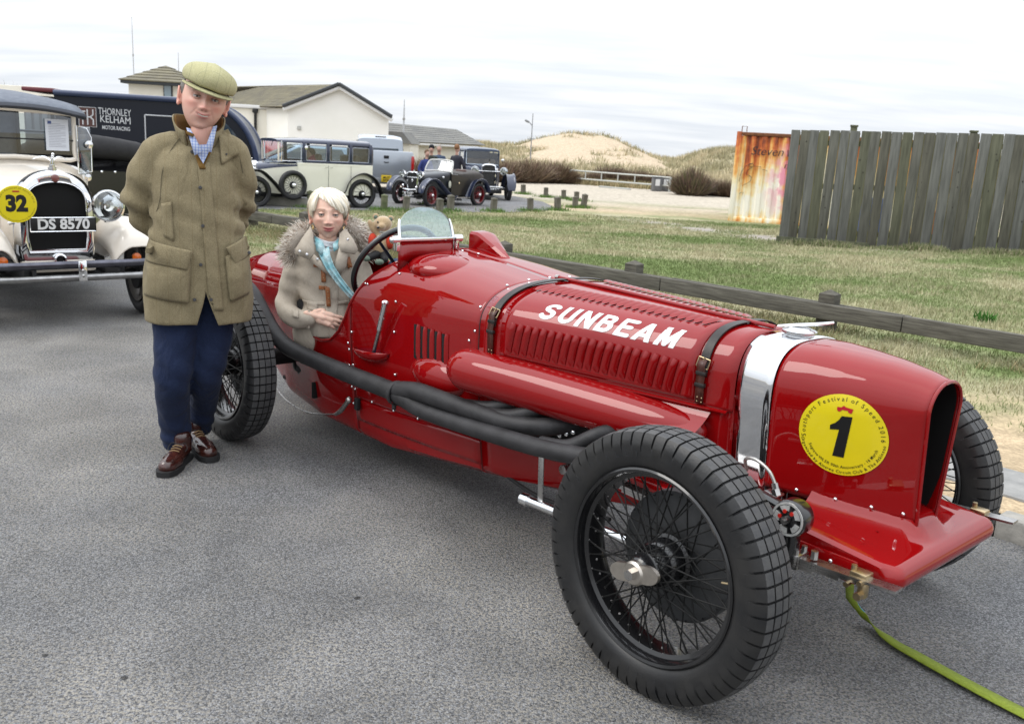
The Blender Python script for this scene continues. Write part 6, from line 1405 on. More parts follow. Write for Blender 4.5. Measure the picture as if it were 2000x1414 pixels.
h_ = R(-125); near_r = Vector((-1.15, 24.35, 0)); lf = Vector((-math.sin(h_), math.cos(h_), 0)); M1 = thing('open_tourer', 'dark open tourer with red wheels, folded screen frame and twin headlamps', 'vintage car', near_r - lf * .50, h_)
wb, tr, r_ = 1.90, 1.02, .30
lofty(M1, [(1.05, .30, .86, .42, .43, .78, 4), (1.25, .30, .86, .38, .40, .74, 3.2), (1.55, .30, .83, .28, .29, .68, 3), (1.92, .32, .80, .20, .21, .66, 2.8)], BLKBLUE, 'bonnet', 12)
lofty(M1, [(-.35, .40, .70, .36, .38, .62, 4), (-.2, .30, .76, .43, .45, .70, 5), (.35, .28, .78, .46, .48, .74, 6), (1.05, .28, .84, .46, .47, .78, 5)], mat('very_dark_brown_paint', (.010, .008, .007), .4, coat=.25, coat_rough=.1), 'body', 10)
MB().box((.62, 0, .78), (.62, .72, .10), bev=.04).build('cockpit_dark_block', VOID, M1)  # solid black block painting the shade of the open cockpit
for yy in (-.2, .2): MB().box((.36, yy, .80), (.12, .34, .26), bev=.05).build('seat_back', BROWNL, M1)
lofty(M1, [(-.38, .62, .84, .36, .38, .74, 3), (-.1, .60, .92, .46, .49, .80, 3), (.30, .66, .90, .47, .50, .80, 3), (.75, .74, .84, .44, .47, .80, 3)], GREYF, 'folded_hood', 10)
MB().tube([(1.02, -.44, .80), (1.01, -.44, .92), (.93, -.39, 1.10), (.92, -.30, 1.135), (.92, 0, 1.15), (.92, .30, 1.135), (.93, .39, 1.10), (1.01, .44, .92), (1.02, .44, .80)], .020, 8, smooth=3).tube([(1.03, -.44, .86), (1.06, 0, .88), (1.03, .44, .86)], .016, 8, smooth=3).build('screen_frame', mat('ivory_frame', (.72, .72, .70), .4), M1)
MB().add([(1.03, -.42, .87), (1.05, 0, .89), (1.03, .42, .87), (.93, .39, 1.10), (.92, 0, 1.145), (.93, -.39, 1.10)], [(0, 1, 4, 5), (1, 2, 3, 4)]).build('windscreen', thin_glass('pale_glass', (.75, .80, .80), 1.5, 1.6), M1, smooth=False)
for yy in (-.16, .16): MB().tube([(.93, yy, 1.12), (.96, yy + .09, 1.03)], .006, 5).build('wiper', BLACKM, M1)
ol = rad_outline(.20, .34, .845, .76, 18, e=2.6); ol = [(y * lerp(.78, 1, (z - .34) / .5), z - .02 * math.exp(-(y / .05) ** 2) * (z > .8)) for y, z in ol]; il = [(y * .80, lerp(z, .6, .10)) for y, z in ol]
MB().grid([[Vector((1.90, y, z)) for y, z in ol], [Vector((2.0, y, z)) for y, z in ol], [Vector((2.02, lerp(a[0], b[0], .6), lerp(a[1], b[1], .6))) for a, b in zip(ol, il)], [Vector((1.99, y, z)) for y, z in il]], close_v=True).build('radiator_shell', CHROME, M1, angle=40)
MB().add([Vector((1.995, y, z)) for y, z in il], [tuple(range(len(il)))]).build('radiator_grille', MATS['dark_grille'], M1)
for k in range(9): MB().box((2.003, (-1 + 2 * (k + .5) / 9) * .14, .60), (.006, .005, .34)).build('grille_slat', mat('slat_grey', (.12, .12, .12), .4, .5), M1)
MB().ell((2.015, 0, .62), (.01, .03, .04), 12, 8).build('grille_badge', CHROME, M1)
MB().cyl((1.95, 0, .84), (1.95, 0, .88), .02, 10).build('radiator_cap', CHROME, M1)
for sg in (-1, 1): headlamp(M1, (2.06, sg * .29, .77), .095)
MB().cyl((2.0, -.3, .70), (2.0, .3, .70), .012, 8).tube([(2.1, -.22, .42), (2.14, 0, .40), (2.1, .22, .42)], .02, 8).ell((2.12, -.20, .50), (.03, .035, .035), 10, 8).ell((2.12, .24, .47), (.03, .035, .035), 10, 8).build('front_brightwork', CHROME, M1)
plate(M1, 'PL 1757', (2.14, .0, .30), .36, .09, size=.085)
for sg in (-1, 1):
    wing(M1, [(wb + .34, r_ * 1.15), (wb + .27, r_ * 1.75), (wb + .05, r_ * 2.18), (wb - .20, r_ * 2.05), (wb - .45, r_ * 1.45), (wb - .75, r_ * .80), (wb - .95, .24)], .19, sg * (tr / 2 + .02), NAVY, .05, 'front_wing')
    wing(M1, [(.42, .24), (.36, r_ * 1.3), (.22, r_ * 1.95), (0, r_ * 2.22), (-.24, r_ * 1.95), (-.38, r_ * 1.2)], .19, sg * (tr / 2 + .02), NAVY, .05, 'rear_wing')
    MB().box((.68, sg * .50, .235), (.56, .16, .025), bev=.008).build('running_board', STEEL, M1)
    for x in (0, wb): car_wheel(M1, (x, sg * tr / 2, r_), r_, .105, 'wire', REDW, R(8) if x else 0, hub=.042, sgn=sg, spokes=24)
MB().box((.95, 0, .25), (2.3, .5, .08), bev=.02).build('chassis', BLACKM, M1); MB().cyl((wb, -.45, r_), (wb, .45, r_), .022, 8).build('front_axle', BLACKM, M1)
MB().ell((1.12, .475, .56), (.05, .012, .09), 12, 8).build('door_decal', mat('pale_decal', (.6, .6, .5), .5), M1)
MB().cyl((.78, .47, .60), (.78, .50, .60), .02, 10).build('door_handle', CHROME, M1); MB().rev([(.0001, 0), (.03, 0), (.03, .02), (.0001, .03)], 12, 'x', (1.35, .45, .73)).build('side_lamp', CHROME, M1)
h_ = R(-76); lf = Vector((-math.sin(h_), math.cos(h_), 0)); fwd = Vector((math.cos(h_), math.sin(h_), 0)); B1 = thing('blue_saloon', 'dark blue 1930s saloon facing the camera with tall black radiator', 'vintage car', Vector((-.40, 27.45, 0)) - lf * .60 - fwd * 2.4, h_)
saloon(B1, dict(wb=2.40, tr=1.20, r=.335, hw=.56, zt=1.50, belt=.98, xc=1.25, sill=.30, xr=-.5, xf=2.28, pillars=[-.25, .4, 1.20], xws=1.30, rw=.215, rzb=.30, rzt=1.05, lampy=.43, lampz=.86, frame=mat('pale_blue_frame', (.5, .58, .68), .3), steer=0, lamp=.11, slats=True), NAVY, mat('slate_blue_roof', (.045, .07, .13), .35, coat=.5), mat('blue_wing_paint', (.02, .03, .07), .3, coat=.8))
plate(B1, 'PL 9954', (2.72, -.03, .30), .58, .13, size=.125)
MB().tube([(1.345, .2, 1.02), (1.35, .22, 1.18)], .008, 5).build('wiper', BLACKM, B1)
for sg in (-1, 1): MB().ell((1.35, sg * .63, 1.16), (.02, .05, .04), 10, 8).build('wing_mirror', CHROME, B1)
MB().box((2.6, 0, .40), (.04, .9, .05), bev=.01).build('front_bumper', CHROME, B1)
SIL = mat('silver_metallic', (.36, .39, .43), .3, .6, coat=.8, coat_rough=.05); PW = mat('pale_blue_white_paint', (.60, .66, .74), .3, coat=.8)
h_ = R(104); P1 = thing('pickup_truck', 'silver double-cab pickup with yellow rear plate behind the cream saloon', 'pickup truck', (-3.98, 27.2, 0), h_)
MB().box((.02, 0, .86), (.07, 1.55, .80), bev=.03).build('tailgate', SIL, P1)
for sg in (-1, 1):
    MB().box((.95, sg * .76, .84), (1.75, .10, .78), bev=.04).build('bed_side', SIL, P1)
    MB().box((-.01, sg * .77, .93), (.06, .09, .42), bev=.02).build('tail_lamp', mat('red_lens', (.5, .01, .01), .2, coat=.8), P1)
    for x in (.72, 3.5): car_wheel(P1, (x, sg * .70, .36), .36, .22, 'disc', STEEL, 0, hub=.05, sgn=sg)
MB().box((1.0, 0, .62), (1.8, 1.5, .08)).build('bed_floor', BLACKM, P1)
MB().box((-.06, 0, .40), (.16, 1.50, .17), bev=.04).build('rear_bumper', mat('grey_bumper', (.20, .21, .22), .5), P1)
MB().box((2.3, 0, .42), (4.4, 1.2, .14), bev=.03).build('chassis', BLACKM, P1)
ha = MB().box((-.022, 0, 1.08), (.02, .15, .09), bev=.01).build('tailgate_handle', BLACKM, P1); MB().tube([(-.025, -.07, .94), (-.035, 0, .925), (-.025, .07, .94)], .014, 6).build('tailgate_badge', BLACKM, P1)
yp_ = MB().box((0, 0, 0), (.012, .30, .20), bev=.01).build('number_plate', mat('yellow_plate', (.75, .52, .01), .4), P1); yp_.location = (-.15, .0, .47)
Mp = frame_m(Vector((-.008, 0, .03)), Vector((0, -1, 0)), Vector((0, 0, 1)), Vector((-1, 0, 0))); flat_text('plate_lettering', 'ML07', .085, INK, Mp, yp_, bold=.03); Mp2 = Mp.copy(); Mp2.translation = Vector((-.008, 0, -.05)); flat_text('plate_lettering', 'JWW', .085, INK, Mp2, yp_, bold=.03)
lofty(P1, [(1.85, .45, 1.22, .76, .78, 1.15, 6), (1.9, .45, 1.25, .77, .79, 1.15, 6), (3.1, .45, 1.25, .77, .79, 1.15, 6), (3.3, .45, 1.18, .76, .78, 1.08, 5), (4.3, .5, 1.08, .72, .74, .98, 4)], PW, 'cab_body', 12)
lofty(P1, [(1.88, 1.2, 1.60, .70, .68, 1.50, 4), (2.0, 1.2, 1.70, .72, .66, 1.58, 4), (2.7, 1.2, 1.72, .72, .66, 1.60, 4), (3.25, 1.2, 1.24, .72, .68, 1.22, 4)], PW, 'cab_roof', 12)
DG_ = mat('tinted_window', (.05, .07, .09), .08, coat=1, spec=.8)
o = MB().box((0, 0, 0), (.02, 1.12, .30), bev=.05).build('rear_window', DG_, P1); o.location = (1.905, 0, 1.40); o.rotation_euler = (0, R(10), 0)
for sg in (-1, 1):
    for x, w in ((2.22, .42), (2.70, .40)): o = MB().box((0, 0, 0), (w, .02, .27), bev=.04).build('side_window', DG_, P1); o.location = (x, sg * .70, 1.40); o.rotation_euler = (R(sg * 9), 0, 0)
MB().box((1.93, 0, 1.66), (.04, .34, .03), bev=.01).build('high_brake_lamp', STEEL, P1)
def hatch(name, label, loc, rz, M_):
    t = thing(name, label, 'car', loc, rz)
    lofty(t, [(-1.75, .35, .80, .70, .72, .75, 5), (-1.6, .25, .88, .74, .76, .80, 5), (1.0, .25, .90, .74, .76, .82, 5), (1.75, .28, .74, .70, .72, .66, 4), (1.9, .35, .62, .62, .66, .56, 4)], M_, 'body', 12)
    lofty(t, [(-1.65, .82, 1.05, .64, .62, 1.0, 4), (-1.2, .85, 1.32, .68, .58, 1.22, 4), (.1, .85, 1.34, .68, .58, 1.24, 4), (1.0, .85, .90, .68, .64, .88, 4)], M_, 'roof', 12)
    o = MB().add([(.18, -.54, 1.29), (.18, .54, 1.29), (.98, .60, .93), (.98, -.60, .93)], [(0, 1, 2, 3)]); g_ = o.build('windscreen', DG_, t, smooth=False); g_.location = (.03, 0, .03)
    for sg in (-1, 1):
        MB().add([(-1.2, sg * .66, .92), (.75, sg * .68, .92), (.12, sg * .62, 1.24), (-1.0, sg * .62, 1.24)], [(0, 1, 2, 3)]).build('side_window', DG_, t, smooth=False)
        for x in (-1.15, 1.15): car_wheel(t, (x, sg * .68, .29), .29, .17, 'disc', STEEL, 0, sgn=sg)
    return t
hatch('hatchback', 'silver blue hatchback seen through the windows of the cream saloon', (-6.0, 25.2, 0), R(200), mat('ice_blue_metallic', (.42, .52, .66), .25, .4, coat=.9))
hatch('red_hatchback', 'red car just showing between trailer end and cream saloon', (-9.5, 31.5, 0), R(160), mat('bright_red_car_paint', (.5, .015, .02), .3, coat=.8))
Bk = thing('black_tourer', 'black open tourer with bulky folded hood beside the navy trailer', 'vintage car', (-6.75, 13.2, 0), R(131))
lofty(Bk, [(-2.2, .45, .98, .48, .50, .9, 4), (-1.9, .38, 1.10, .56, .60, 1.0, 5), (-.6, .38, 1.12, .60, .62, 1.02, 6), (.2, .38, 1.08, .55, .57, 1.0, 5)], BLACKP, 'body', 12)
lofty(Bk, [(.2, .38, 1.06, .50, .52, .96, 4), (1.3, .42, .98, .30, .31, .85, 3)], BLACKP, 'bonnet', 12)
o = organic('folded_hood', capsule(capsule(capsule(MB(), [(-1.95, -.60, 1.22), (-2.02, 0, 1.27), (-1.95, .60, 1.22)], [.13, .15, .13]), [(-1.65, -.62, 1.17), (-1.7, 0, 1.20), (-1.65, .62, 1.17)], [.11, .12, .11]), [(-1.4, -.60, 1.13), (-1.4, .60, 1.13)], [.07, .07]), HOODB, Bk, .03, 3)
for k in range(6): MB().ell((-2.12 + k * .16, .632 if k > 0 else .60, 1.03), (.016, .01, .016), 8, 6).build('stud', CHROME, Bk); MB().ell((-2.215, -.4 + k * .16, .97), (.01, .016, .016), 8, 6).build('stud', CHROME, Bk)
for sg in (-1, 1):
    wing(Bk, [(-1.05, .40), (-1.2, .75), (-1.6, .90), (-2.0, .75), (-2.15, .40)], .28, sg * .70, BLACKP, .05, 'rear_wing'); wing(Bk, [(1.7, .45), (1.5, .80), (1.2, .90), (.8, .70), (.3, .38)], .28, sg * .70, BLACKP, .05, 'front_wing')
    for x in (-1.6, 1.25): car_wheel(Bk, (x, sg * .68, .36), .36, .13, 'wire', BLACKP, 0, sgn=sg, spokes=20)
for sg in (-1, 1): headlamp(Bk, (1.5, sg * .40, .85), .11)
bars(Bk, [(.22, -.5, 1.08), (.18, -.5, 1.40), (.18, .5, 1.40), (.22, .5, 1.08)], .018, BLACKP, 'screen_frame'); MB().add([(.22, -.5, 1.08), (.22, .5, 1.08), (.18, .5, 1.40), (.18, -.5, 1.40)], [(0, 1, 2, 3)]).build('windscreen', TGLASS, Bk, smooth=False)
TN = mat('trailer_navy', (.007, .009, .018), .4, coat=.15, coat_rough=.1, spec=.3); TNB = mat('trailer_top_blue', (.022, .038, .10), .3, coat=.5)
ta = PY(52, 300, 20.4); tb = PY(503, 300, 21.4)
tr_ = thing('race_trailer', 'long navy race transporter trailer with rounded nose and THORNLEY KELHAM lettering', 'trailer', (ta.x, ta.y, 0), math.atan2(tb.y - ta.y, tb.x - ta.x))
L = math.hypot(tb.x - ta.x, tb.y - ta.y)
ztl = PY(110, 176, 20.4).z; ztr = PY(450, 200, 21.3).z; ZT = (ztl + ztr) / 2
prof = [(0.62, .42)] + [(.62, ZT)] + [(L - 1.25, ZT)] + [(L - 1.25 + 1.25 * math.sin(a), .42 + .35 + (ZT - .77) * math.cos(a)) for a in LS(.12, PI / 2, 14)] + [(L, .42)]
MB().prism(prof, 0, 2.15, 'y').build('trailer_body', TN, tr_, smooth=False)
edge = [(.62, ZT - .04)] + [(L - 1.25, ZT - .04)] + [(L - 1.25 + 1.24 * math.sin(a), .77 + (ZT - .81) * math.cos(a)) for a in LS(.12, PI / 2, 14)] + [(L - .01, .5)]
MB().tube([(x, -.01, z) for x, z in edge], .065, 10).build('top_edge_trim', TNB, tr_); MB().tube([(x, 2.16, z) for x, z in edge], .065, 10).build('top_edge_trim', TNB, tr_)
inner = [(L - 1.5, .95)] + [(L - 1.5, ZT - .22)] + [(L - 1.3 + 1.02 * math.sin(a), .80 + (ZT - 1.05) * math.cos(a)) for a in LS(.1, PI / 2 - .1, 12)]
MB().prism(inner, -.006, .0, 'y').build('nose_window', mat('dark_blue_glass', (.02, .035, .05), .06, coat=1, spec=.8), tr_)
cab = MB().box((.30, 1.0, 1.2), (.62, 2.05, 1.75), bev=.05).build('tractor_cab', mat('trailer_front_grey', (.20, .19, .19), .5), tr_)
MB().box((.31, .9, ZT + .0), (.66, 1.9, .09), bev=.03).build('cab_roof_edge', mat('dark_red_roof', (.16, .03, .04), .5), tr_)
for k in range(4): MB().box((.10 + k * .16, -.035, 1.62), (.11, .02, .60), bev=.01).build('cab_shutter', mat('shutter_grey', (.30, .30, .31), .5), tr_)
def TPx(px, py):
    d = ray(px, py); n = Vector((-math.sin(tr_.rotation_euler.z), math.cos(tr_.rotation_euler.z), 0)); t = (Vector((ta.x, ta.y, 0)) - Vector((0, 0, CH))).dot(n) / d.dot(n); Q = Vector((0, 0, CH)) + d * t - Vector((ta.x, ta.y, 0)); return Q.x * math.cos(tr_.rotation_euler.z) + Q.y * math.sin(tr_.rotation_euler.z), Q.z
LW = mat('white_vinyl_lettering', (.72, .73, .76), .5)
def ttext(txt, p0, p1, h_px, name='trailer_lettering', bold=0.0):
    a = TPx(*p0); b = TPx(*p1); vs, fs = text_mb(txt, 1, bold, 0, 1, 'LEFT'); x0 = min(v[0] for v in vs); x1 = max(v[0] for v in vs); y0 = min(v[1] for v in vs); y1 = max(v[1] for v in vs); sc = h_px / 88.
    pts = [(lerp(a[0], b[0], (v[0] - x0) / (x1 - x0)), -.008, lerp(a[1], b[1], (v[0] - x0) / (x1 - x0)) + ((v[1] - y0) / (y1 - y0) - .5) * sc) for v in vs]; MB().add(pts, fs).build(name, LW, tr_, smooth=False, recalc=False)
ttext('THORNLEY', (192, 217), (256, 222), 13); ttext('KELHAM', (196, 232), (255, 237), 13); ttext('MOTOR RACING', (200, 249), (254, 253), 7.5, bold=.01); ttext('www.thornleykelham.com', (110, 298), (256, 302), 8)
a = TPx(153, 209); b = TPx(189, 249)
MB().box(((a[0] + b[0]) / 2, -.005, (a[1] + b[1]) / 2), (b[0] - a[0], .006, a[1] - b[1])).build('logo_panel', mat('logo_brown', (.10, .04, .035), .5), tr_)
bars(tr_, [(a[0], -.01, a[1]), (b[0], -.01, a[1]), (b[0], -.01, b[1]), (a[0], -.01, b[1])], .008, LW, 'logo_border', n=4)
cx, cz = (a[0] + b[0]) / 2, (a[1] + b[1]) / 2; w = (b[0] - a[0]) / 2; h = (a[1] - b[1]) / 2
for seg in (((-.9, .55), (-.2, .55)), ((-.55, .55), (-.55, -.8)), ((.0, .8), (.0, -.8)), ((.0, .0), (.30, .0)), ((.30, .0), (.65, .25), (.65, .8)), ((.30, .0), (.65, -.25), (.65, -.8))): MB().tube([(cx + u * w, -.012, cz + v * h) for u, v in seg], .014, 4).build('logo_stroke', LW, tr_)
a = TPx(283, 225); b = TPx(430, 330); bars(tr_, [(a[0], -.008, a[1]), (b[0], -.008, a[1]), (b[0], -.008, b[1]), (a[0], -.008, b[1])], .014, LW, 'hatch_outline', n=4)
MB().box((L / 2, 1.0, .36), (L - .5, 1.8, .14), bev=.02).build('trailer_chassis', BLACKM, tr_)
for x in (1.2, L - 2.6, L - 1.9): car_wheel(tr_, (x, .12, .34), .34, .2, 'disc', STEEL, 0, sgn=-1); car_wheel(tr_, (x, 2.0, .34), .34, .2, 'disc', STEEL, 0, sgn=1)
REND = mat('cream_render', (.88, .84, .73), .9, base2=(.94, .91, .81), vscale=1.5); RENW = mat('white_render', (.93, .92, .86), .9, base2=(1.0, .985, .94), vscale=.8)
SLATE = mat('brown_slates', (.16, .145, .11), .9, base2=(.24, .215, .14), vscale=1.6, bump=.5, bscale=8); SLATG = mat('grey_slates', (.17, .17, .165), .9, base2=(.24, .235, .215), vscale=1.2, bump=.5, bscale=8)
DKT = mat('dark_barge', (.04, .045, .05), .6); WGL = mat('painted_window_reflection', (.25, .33, .38), .1, coat=1)  # pane's pale blue-grey colour paints in a reflection
def tiles(par, a, b, c, d, M, rows_=8, name='roof', th=.03):
    """roof slope a-b (eaves) d-c (ridge) in overlapping courses, one part per course"""
    a, b, c, d = map(Vector, (a, b, c, d)); n = (b - a).cross(d - a).normalized()
    if n.z < 0: n = -n
    for k in range(rows_):
        t0 = k / rows_; t1 = (k + 1) / rows_ + .01; p = [lerp(a, d, t0) + n * th, lerp(b, c, t0) + n * th, lerp(b, c, t1) + n * .012, lerp(a, d, t1) + n * .012]; q = [v - n * .06 for v in p]
        MB().add(p + q, [(0, 1, 2, 3), (7, 6, 5, 4), (0, 4, 5, 1), (1, 5, 6, 2), (2, 6, 7, 3), (3, 7, 4, 0)]).build('roof_course', M, par, smooth=False)
gl = PY(562, 330, 45); gr_ = PY(757, 330, 45); ap = PY(665, 167, 45); el = PY(562, 210, 45); er = PY(762, 228, 45)
gb = thing('white_hall', 'white rendered hall with wide gable end and mossy slate roof', 'building', (0, 0, 0)); x0, x1 = gl.x, gr_.x; D0 = 45; ze = (el.z + er.z) / 2; za = ap.z; xm = ap.x
bk = Vector((-9.0, 9.5, 0))
MB().add([(x0, D0, -.2), (x1, D0, -.2), (x1, D0, er.z - .05), (xm, D0, za - .12), (x0, D0, el.z - .05)] + [(x0 + bk.x, D0 + bk.y, -.2), (x1 + bk.x, D0 + bk.y, -.2), (x1 + bk.x, D0 + bk.y, er.z - .05), (xm + bk.x, D0 + bk.y, za - .12), (x0 + bk.x, D0 + bk.y, el.z - .05)], [(0, 1, 2, 3, 4), (9, 8, 7, 6, 5), (0, 4, 9, 5), (1, 6, 7, 2), (0, 5, 6, 1)]).build('wall', RENW, gb, smooth=False)
rk = Vector((-6.5, 7.0, -.0))
A0 = Vector((x0 - .15, D0 - .3, el.z)); R0 = Vector((xm, D0 - .3, za)); E0 = Vector((x1 + .2, D0 - .3, er.z - .05))
tiles(gb, A0 + bk * .85, A0, R0, PY(503, 172, 50), SLATE, 14); tiles(gb, E0, E0 + bk, R0 + bk, R0, SLATE, 8)
for p, q in ((A0, R0), (R0, E0)): MB().tube([p + Vector((0, -.05, .04)), q + Vector((0, -.05, .04))], .085, 6).build('barge_board', DKT, gb); MB().tube([p + Vector((0, .05, -.12)), q + Vector((0, .05, -.12))], .09, 6).build('fascia', WHITEP, gb)
MB().box((lerp(x0, xm, .22), D0 - .03, 1.9), (.18, .08, .18), bev=.02).build('wall_box', mat('pale_box', (.5, .5, .47), .8), gb)
w0 = PY(440, 205, 46.5); w1 = PY(520, 208, 46.5)
MB().box(((w0.x + w1.x) / 2 - .8, 47.3, 1.25), (w1.x - w0.x + 2.4, 1.6, 2.9)).build('side_wing', REND, gb, smooth=False)
MB().box(((w0.x + w1.x) / 2 - .8, 46.45, w1.z - .06), (w1.x - w0.x + 2.5, .16, .16), bev=.02).build('gutter', WHITEP, gb)
dp = PY(499, 260, 46.4); MB().cyl((dp.x, 46.4, 0), (dp.x, 46.4, 2.55), .07, 8).box((dp.x, 46.4, 2.62), (.26, .16, .2), bev=.03).build('down_pipe', BLACKM, gb)
lb = thing('long_low_building', 'long low building with grey slate roof behind the parked cars', 'building', (0, 0, 0)); a = PY(752, 240, 62); b = PY(892, 254, 62); c = PY(932, 283, 60); d = PY(752, 262, 56)
e0 = PY(757, 290, 58); e1 = PY(905, 296, 58)
RG = a.z; EV = 1.55
MB().box(((a.x - 3 + c.x) / 2, 61.5, .7), (c.x - a.x + 3, 7, 1.7)).build('wall', REND, lb, smooth=False)
tiles(lb, (a.x - 3, 57.6, EV - .05), (c.x + .3, 57.6, EV + .05), (b.x, 61.5, b.z), (a.x - 3, 61.5, a.z + .1), SLATG, 8); tiles(lb, (c.x + .3, 57.6, EV + .05), (c.x + .3, 65, EV + .05), (b.x + .01, 61.5, b.z), (b.x, 61.5, b.z), SLATG, 5)
MB().box(((a.x - 3 + c.x) / 2, 57.65, EV - .10), (c.x - a.x + 3.4, .12, .12), bev=.02).build('gutter', WHITEP, lb)
sb_ = thing('cream_annexe', 'small cream annexe wall right of the white hall', 'building', (0, 0, 0)); p = PY(757, 300, 46); q = PY(800, 300, 46)
MB().box(((p.x + q.x) / 2, 48.0, .65), (q.x - p.x, 3.6, 1.75), bev=.02).build('wall', REND, sb_, smooth=False); MB().prism([(p.x - .1, 1.45), (q.x + .1, 1.45), (p.x + .7, 2.0), (p.x - .1, 2.0)], 46.0, 49.9, 'y').build('roof', SLATG, sb_, smooth=False)
th_ = thing('tower_house', 'cream tower with pyramid slate roof and small window behind the trailer', 'building', (0, 0, 0)); tl = PY(251, 170, 48); tr2 = PY(357, 175, 48); ev = PY(240, 157, 48); er2 = PY(372, 165, 48); tp_ = PY(321, 129, 50)
Dw = 4.2
MB().box(((tl.x + tr2.x) / 2, 48 + Dw / 2, 1.6), (tr2.x - tl.x, Dw, 4.4)).build('wall', REND, th_, smooth=False)
zE = PY(300, 160, 47.6).z; c4 = [Vector((ev.x, 47.5, zE)), Vector((er2.x, 47.5, zE)), Vector((er2.x, 53, zE)), Vector((ev.x, 53, zE))]; apx = Vector((tp_.x, 50.2, PY(321, 129, 50.2).z))
for i in range(4):
    p, q = c4[i], c4[(i + 1) % 4]
    for k in range(6):
        t0, t1 = k / 6, (k + 1) / 6 + .01; n = (q - p).cross(apx - p).normalized(); n = n if n.z > 0 else -n
        vs = [lerp(p, apx, t0) + n * .05, lerp(q, apx, t0) + n * .05, lerp(q, apx, min(1, t1)) + n * .01, lerp(p, apx, min(1, t1)) + n * .01]; MB().add(vs + [v - n * .06 for v in vs], [(0, 1, 2, 3), (7, 6, 5, 4), (0, 4, 5, 1), (1, 5, 6, 2), (3, 7, 4, 0)]).build('roof_course', SLATE, th_, smooth=False)
MB().box(((ev.x + er2.x) / 2, 50.25, zE - .08), (er2.x - ev.x - .1, 5.4, .14), bev=.02).build('soffit', DKT, th_)
wp_ = PY(328, 179, 47.95); fr = MB().box((wp_.x, 47.97, wp_.z), (.46, .08, .80), bev=.02).build('window', DKT, th_); MB().box((wp_.x, 47.92, wp_.z), (.34, .03, .66)).build('pane', WGL, fr)
fl_ = thing('pale_shed', 'pale flat roofed building at the far left edge behind the trailer', 'building', (0, 0, 0)); p = PY(-40, 172, 42); q = PY(75, 170, 42); MB().box(((p.x + q.x) / 2, 45, 1.7), (q.x - p.x, 6, q.z * 2 - 3.4 + .0 if False else 2 * (q.z - 1.7)), bev=.02).build('wall', REND, fl_, smooth=False)
V_, F_2, C_ = shrub_mesh(5.5, 2.2, 1500, 9, BR); o = npmesh('bare_tree', V_, F_2, BLADE, None, C_, smooth=False); P = PY(15, 165, 60); o.location = (P.x, 60, P.z - 2.0); tag(o, 'bare tree tops over the far left building', 'tree')
for px, y0, y1, Y, r_, nm, lb_ in ((259.5, 34, 150, 55, .030, 'radio_mast', 'tall thin white mast rising left of the tower roof'), (347.5, 103, 160, 55, .030, 'radio_mast', 'short thin mast right of the tower roof beside the flat cap'), (785, 195, 300, 50, .045, 'flagpole', 'pale slim flagpole in front of the long low building')):
    A = PY(px, y0, Y); B = PY(px + 2, y1, Y); t = thing(nm, lb_, 'mast', (B.x, Y, 0)); MB().tube([(0, 0, 0), (0, 0, A.z * .75), (0, 0, A.z)], [r_, r_, r_ * .5], 8).build('pole', mat('pale_pole', (.55, .56, .58), .5), t); MB().cyl((0, 0, A.z * .72), (0, 0, A.z * .72 + .1), r_ * 1.6, 8).build('collar', STEEL, t)
A = PY(1041, 222, 62); t = thing('camera_mast', 'mast with angled lamp head standing before the sand dune', 'mast', (A.x, 62, 0)); MB().tube([(0, 0, 0), (0, 0, A.z)], [.045, .025], 8).build('pole', mat('mast_grey', (.30, .31, .33), .5), t)
lz = PY(1033, 238, 62).z; MB().tube([(0, 0, lz - .25), (-.25, 0, lz)], .03, 6).build('arm', MATS['mast_grey'], t); MB().box((-.36, 0, lz + .02), (.30, .18, .14), Euler((0, R(25), 0)), bev=.03).build('lamp_head', MATS['mast_grey'], t); MB().box((0, 0, lz - 1.1), (.5, .04, .04)).build('crossbar', MATS['mast_grey'], t)
def sstep(a, b, x):
    t = np.clip((x - a) / (b - a), 0, 1); return t * t * (3 - 2 * t)
